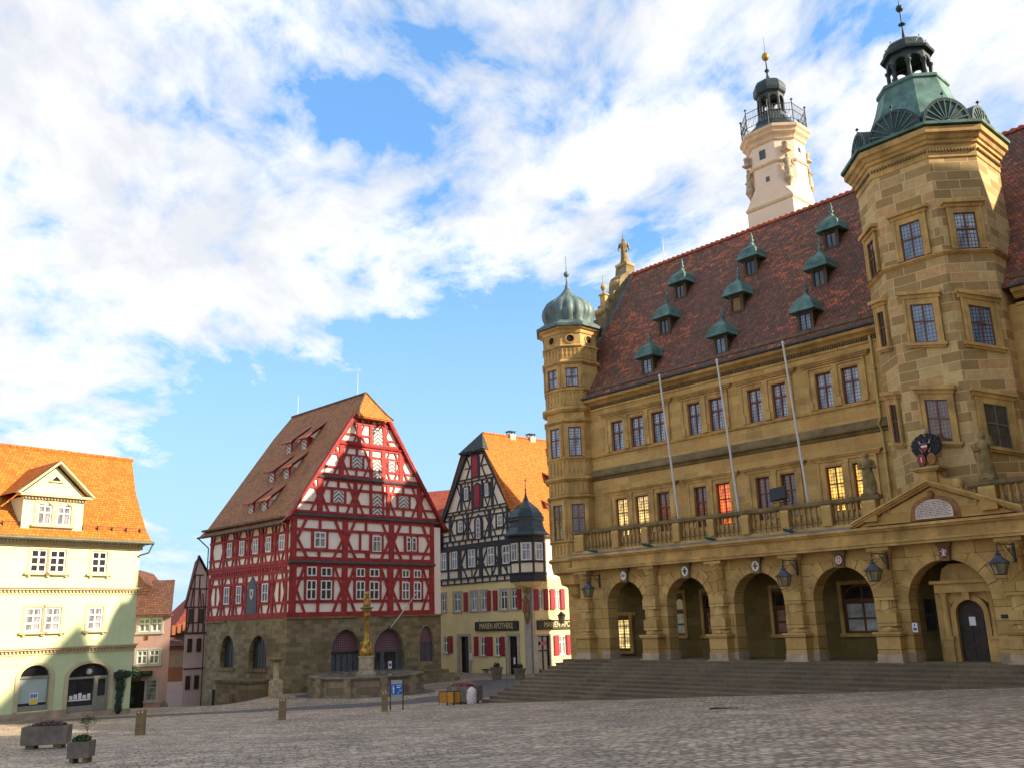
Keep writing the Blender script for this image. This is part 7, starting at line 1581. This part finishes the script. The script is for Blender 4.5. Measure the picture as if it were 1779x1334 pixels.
o = thing('sapling', 'thin straggly sapling growing from the small square planter', 'sapling', on(X+.08, Y, .44)); rnd = random.Random(4)
mb = MB(); lf = []
def grow(p, d, L, r, k):
    q = p + d*L; mb.tube(tuple(p), tuple(q), r, r*.7, 5)
    if k == 0: lf.append(q); return
    for i in range(3 if k == 2 else 3):
        e = (d + Vector((rnd.gauss(0, .55), rnd.gauss(0, .4), rnd.gauss(.2, .3)))).normalized(); grow(q, e, L*.62, r*.62, k-1); lf.append(q + e*L*.3)
grow(Vector((0, 0, 0)), Vector((.12, 0, 1)).normalized(), .26, .008, 3); mb.build('twigs', M['stem'], o)
mb = MB()
for q in lf:
    for i in range(4):
        c = q + Vector((rnd.gauss(0, .035), rnd.gauss(0, .035), rnd.gauss(0, .035))); v = Vector((rnd.gauss(0, 1), rnd.gauss(0, 1), rnd.gauss(0, 1))).normalized(); u = v.orthogonal().normalized(); w_ = v.cross(u); s_ = .026
        mb.poly([tuple(c+u*s_), tuple(c+w_*s_*.4), tuple(c-u*s_), tuple(c-w_*s_*.4)])
mb.build('foliage', M['leaf_olive'], o)
# planter box, panels and wrapped bag near the steps
X, Y = -3.35, 57.0
o = trough('street_planter', 'square grey planter with pink flowers behind the amber panels', X, Y, 1.75, 1.2, .86, -28)
tuft('pink_flowers', 'pink flowers filling the square grey planter', 'flowers', on(X-.1, Y, .93), M['leaf'], .72, .42, .22, 500, .06, M['petal'], radians(-28))
def panel(x, y, rz, label):
    o = thing('amber_panel', label, 'display panel', on(x, y), radians(rz), 'amber display panels')
    mb = MB(); mb.box(-.21, .21, -.03, .03, .12, .72); mb.build('panel', M['signorange'], o)
    mb = MB()
    for s in (-.24, .21): mb.box(s, s+.03, -.04, .04, -.1, .76)
    mb.box(-.24, .24, -.04, .04, .72, .76); mb.build('frame', M['wood'], o)
panel(-4.5, 55.3, 6, 'amber panel in a dark frame, first of the three beside the planter'); panel(-4.05, 55.2, -30, 'amber panel in a dark frame, middle of the three'); panel(-3.72, 55.5, 34, 'amber panel in a dark frame, next to the wrapped bag')
o = thing('wrapped_bag', 'white and pink wrapped bag standing against the grey planter', 'bag', on(-2.85, 55.3))
rnd = random.Random(9); mb = MB(); ph_ = [rnd.uniform(0, 6) for _ in range(4)]
mb.lathe([(.2, -.02), (.27, .06), (.29, .3), (.28, .6), (.24, .8), (.12, .9), (.05, .95)], (0, 0), 20, mod=lambda a, r, z: 1+.06*sin(3*a+ph_[0]+z*5)+.05*sin(7*a+ph_[1]-z*9)); mb.build('bag', M['bag'], o)
mb = MB()
for i in range(26): a = rnd.uniform(0, 6.28); z = rnd.uniform(.15, .75); c = Vector((.285*cos(a), .285*sin(a), z)); t = Vector((-sin(a), cos(a), 0)); s_ = rnd.uniform(.03, .06); mb.poly([tuple(c*1.02+t*s_), tuple(c*1.02+Vector((0,0,s_))), tuple(c*1.02-t*s_), tuple(c*1.02-Vector((0,0,s_)))])
mb.build('pink_print', M['petal'], o)
# pharmacy door planters, bench and sign post
for (px_, py_), lb, hh in (((-2.0, 79.6), 'tall tapered planter beside the timber bench at the pharmacy door', 1.25), ((-.1, 78.6), 'tall tapered planter below the corner figure at the pharmacy door', 1.1)):
    o = thing('tall_planter', lb, 'planter', on(px_, py_), radians(-50), 'planters at the pharmacy door')
    mb = MB(); sq = lambda k, z: [(-k, -k, z), (k, -k, z), (k, k, z), (-k, k, z)]; mb.loft([sq(.24, -.2), sq(.34, hh-.35), sq(.38, hh-.33), sq(.38, hh-.22), sq(.3, hh-.22)]); mb.build('pot', M['concrete'], o)
    tuft('clipped_plant', lb.replace('tall tapered planter', 'small dark plant in the planter'), 'plant', on(px_, py_, hh-.25), M['leaf_dark'], .26, .26, .45, 240, .06)
o = thing('timber_bench', 'low dark bench against the yellow pharmacy wall', 'bench', tuple(PHM @ Vector((-5.3, -.5, gz(-2.8, 81.5)))), PH_A)
mb = MB(); mb.box(-1.1, 1.1, -.22, .22, .42, .5); mb.build('seat', M['wood'], o)
for x in (-.8, .8): mb = MB(); mb.box(x-.15, x+.15, -.18, .18, -.2, .42); mb.build('leg', M['greystone'], o)
o = thing('traffic_sign_post', 'thin grey sign post in front of the pharmacy door', 'sign post', on(-1.0, 66.5))
mb = MB(); mb.tube((0, 0, -.2), (0, 0, 2.9), .035, n=8); mb.build('post', M['lead'], o)
mb = MB(); mb.T = FT(0, 0, 70); mb.box(-.3, .3, -.06, -.04, 2.5, 2.75); mb.box(-.22, .22, -.06, -.04, 2.2, 2.42); mb.T = Matrix(); mb.build('sign_plate', M['lead'], o)
for i in range(4):
    q = [(-.35, .0), (-.28, .7), (.32, .2), (.1, -.4)][i]
# ivy on the yellow house corner and lane shrub
def leaves(name, label, cat, pts, m1, n, leaf, loc=(0,0,0), rz=0.0, stems=()):
    o = thing(name, label, cat, loc, rz); rnd = random.Random(n); mb = MB()
    for i in range(n):
        cx, cy, cz, rx, ry, rz_ = rnd.choice(pts); v = Vector((rnd.gauss(0, 1), rnd.gauss(0, 1), rnd.gauss(0, 1))).normalized(); k = rnd.random()**.45
        c = Vector((cx+rx*v.x*k, cy+ry*v.y*k, cz+rz_*v.z*k)); nv = (v + Vector((0, -.6, .5))).normalized(); u = nv.orthogonal().normalized(); a = rnd.uniform(0, 6.28); u = u*cos(a) + nv.cross(u)*sin(a); w_ = nv.cross(u); s_ = leaf*rnd.uniform(.6, 1.3)
        mb.poly([tuple(c+u*s_), tuple(c+w_*s_*.55), tuple(c-u*s_), tuple(c-w_*s_*.55)])
    mb.build('foliage', m1, o)
    if stems:
        mb = MB()
        for p, q, r in stems: mb.tube(p, q, r, r*.6, 6)
        mb.build('stem', M['stem'], o)
    return o
leaves('climbing_ivy', 'dark green climber on the corner of the yellow house', 'climber', [(-.8, -.2, 0.0, .42, .2, .3), (-.72, -.2, -.5, .34, .18, .6), (-.75, -.2, -1.2, .26, .16, .6), (-.78, -.2, -1.8, .22, .16, .4), (-.35, -.15, .02, .3, .2, .2)], M['leaf_dark'], 2300, .07, (YH_O[0], YH_O[1], 0), YH_A, [((-.7, -.1, -2.3), (-.65, -.15, -.4), .05), ((-.65, -.15, -.4), (-.4, -.15, .2), .04)])
leaves('lane_shrub', 'bushy green shrub in front of the dark door of the pink house', 'shrub', [(-2.0, -.9, -.1, .55, .4, .35), (-1.9, -.8, -.5, .6, .4, .4), (-2.3, -.7, -1.2, .4, .3, .7), (-2.2, -.7, -2.0, .35, .3, .5), (-1.2, -.6, -.35, .3, .2, .12)], M['leaf_dark'], 2200, .085, (-24.357, 66.0, 0), radians(-1.5), [((-2.2, -.7, -2.8), (-2.0, -.8, -.4), .05)])

# drain covers let into the paving
for x, y, lb in ((7.6, 35.5, 'dark rectangular drain cover in the paving below the middle of the steps'), (19.2, 35.0, 'dark rectangular drain cover in the paving below the portal')):
    o = thing('drain_cover', lb, 'drain cover', on(x, y, .006), radians(-42)); mb = MB(); mb.box(-.75, .75, -.22, .22, -.05, .008); mb.build('frame', M['iron'], o)
    mb = MB()
    for k in range(9): mb.box(-.68+k*.16, -.6+k*.16, -.17, .17, .008, .016)
    mb.build('grating', M['lead'], o)
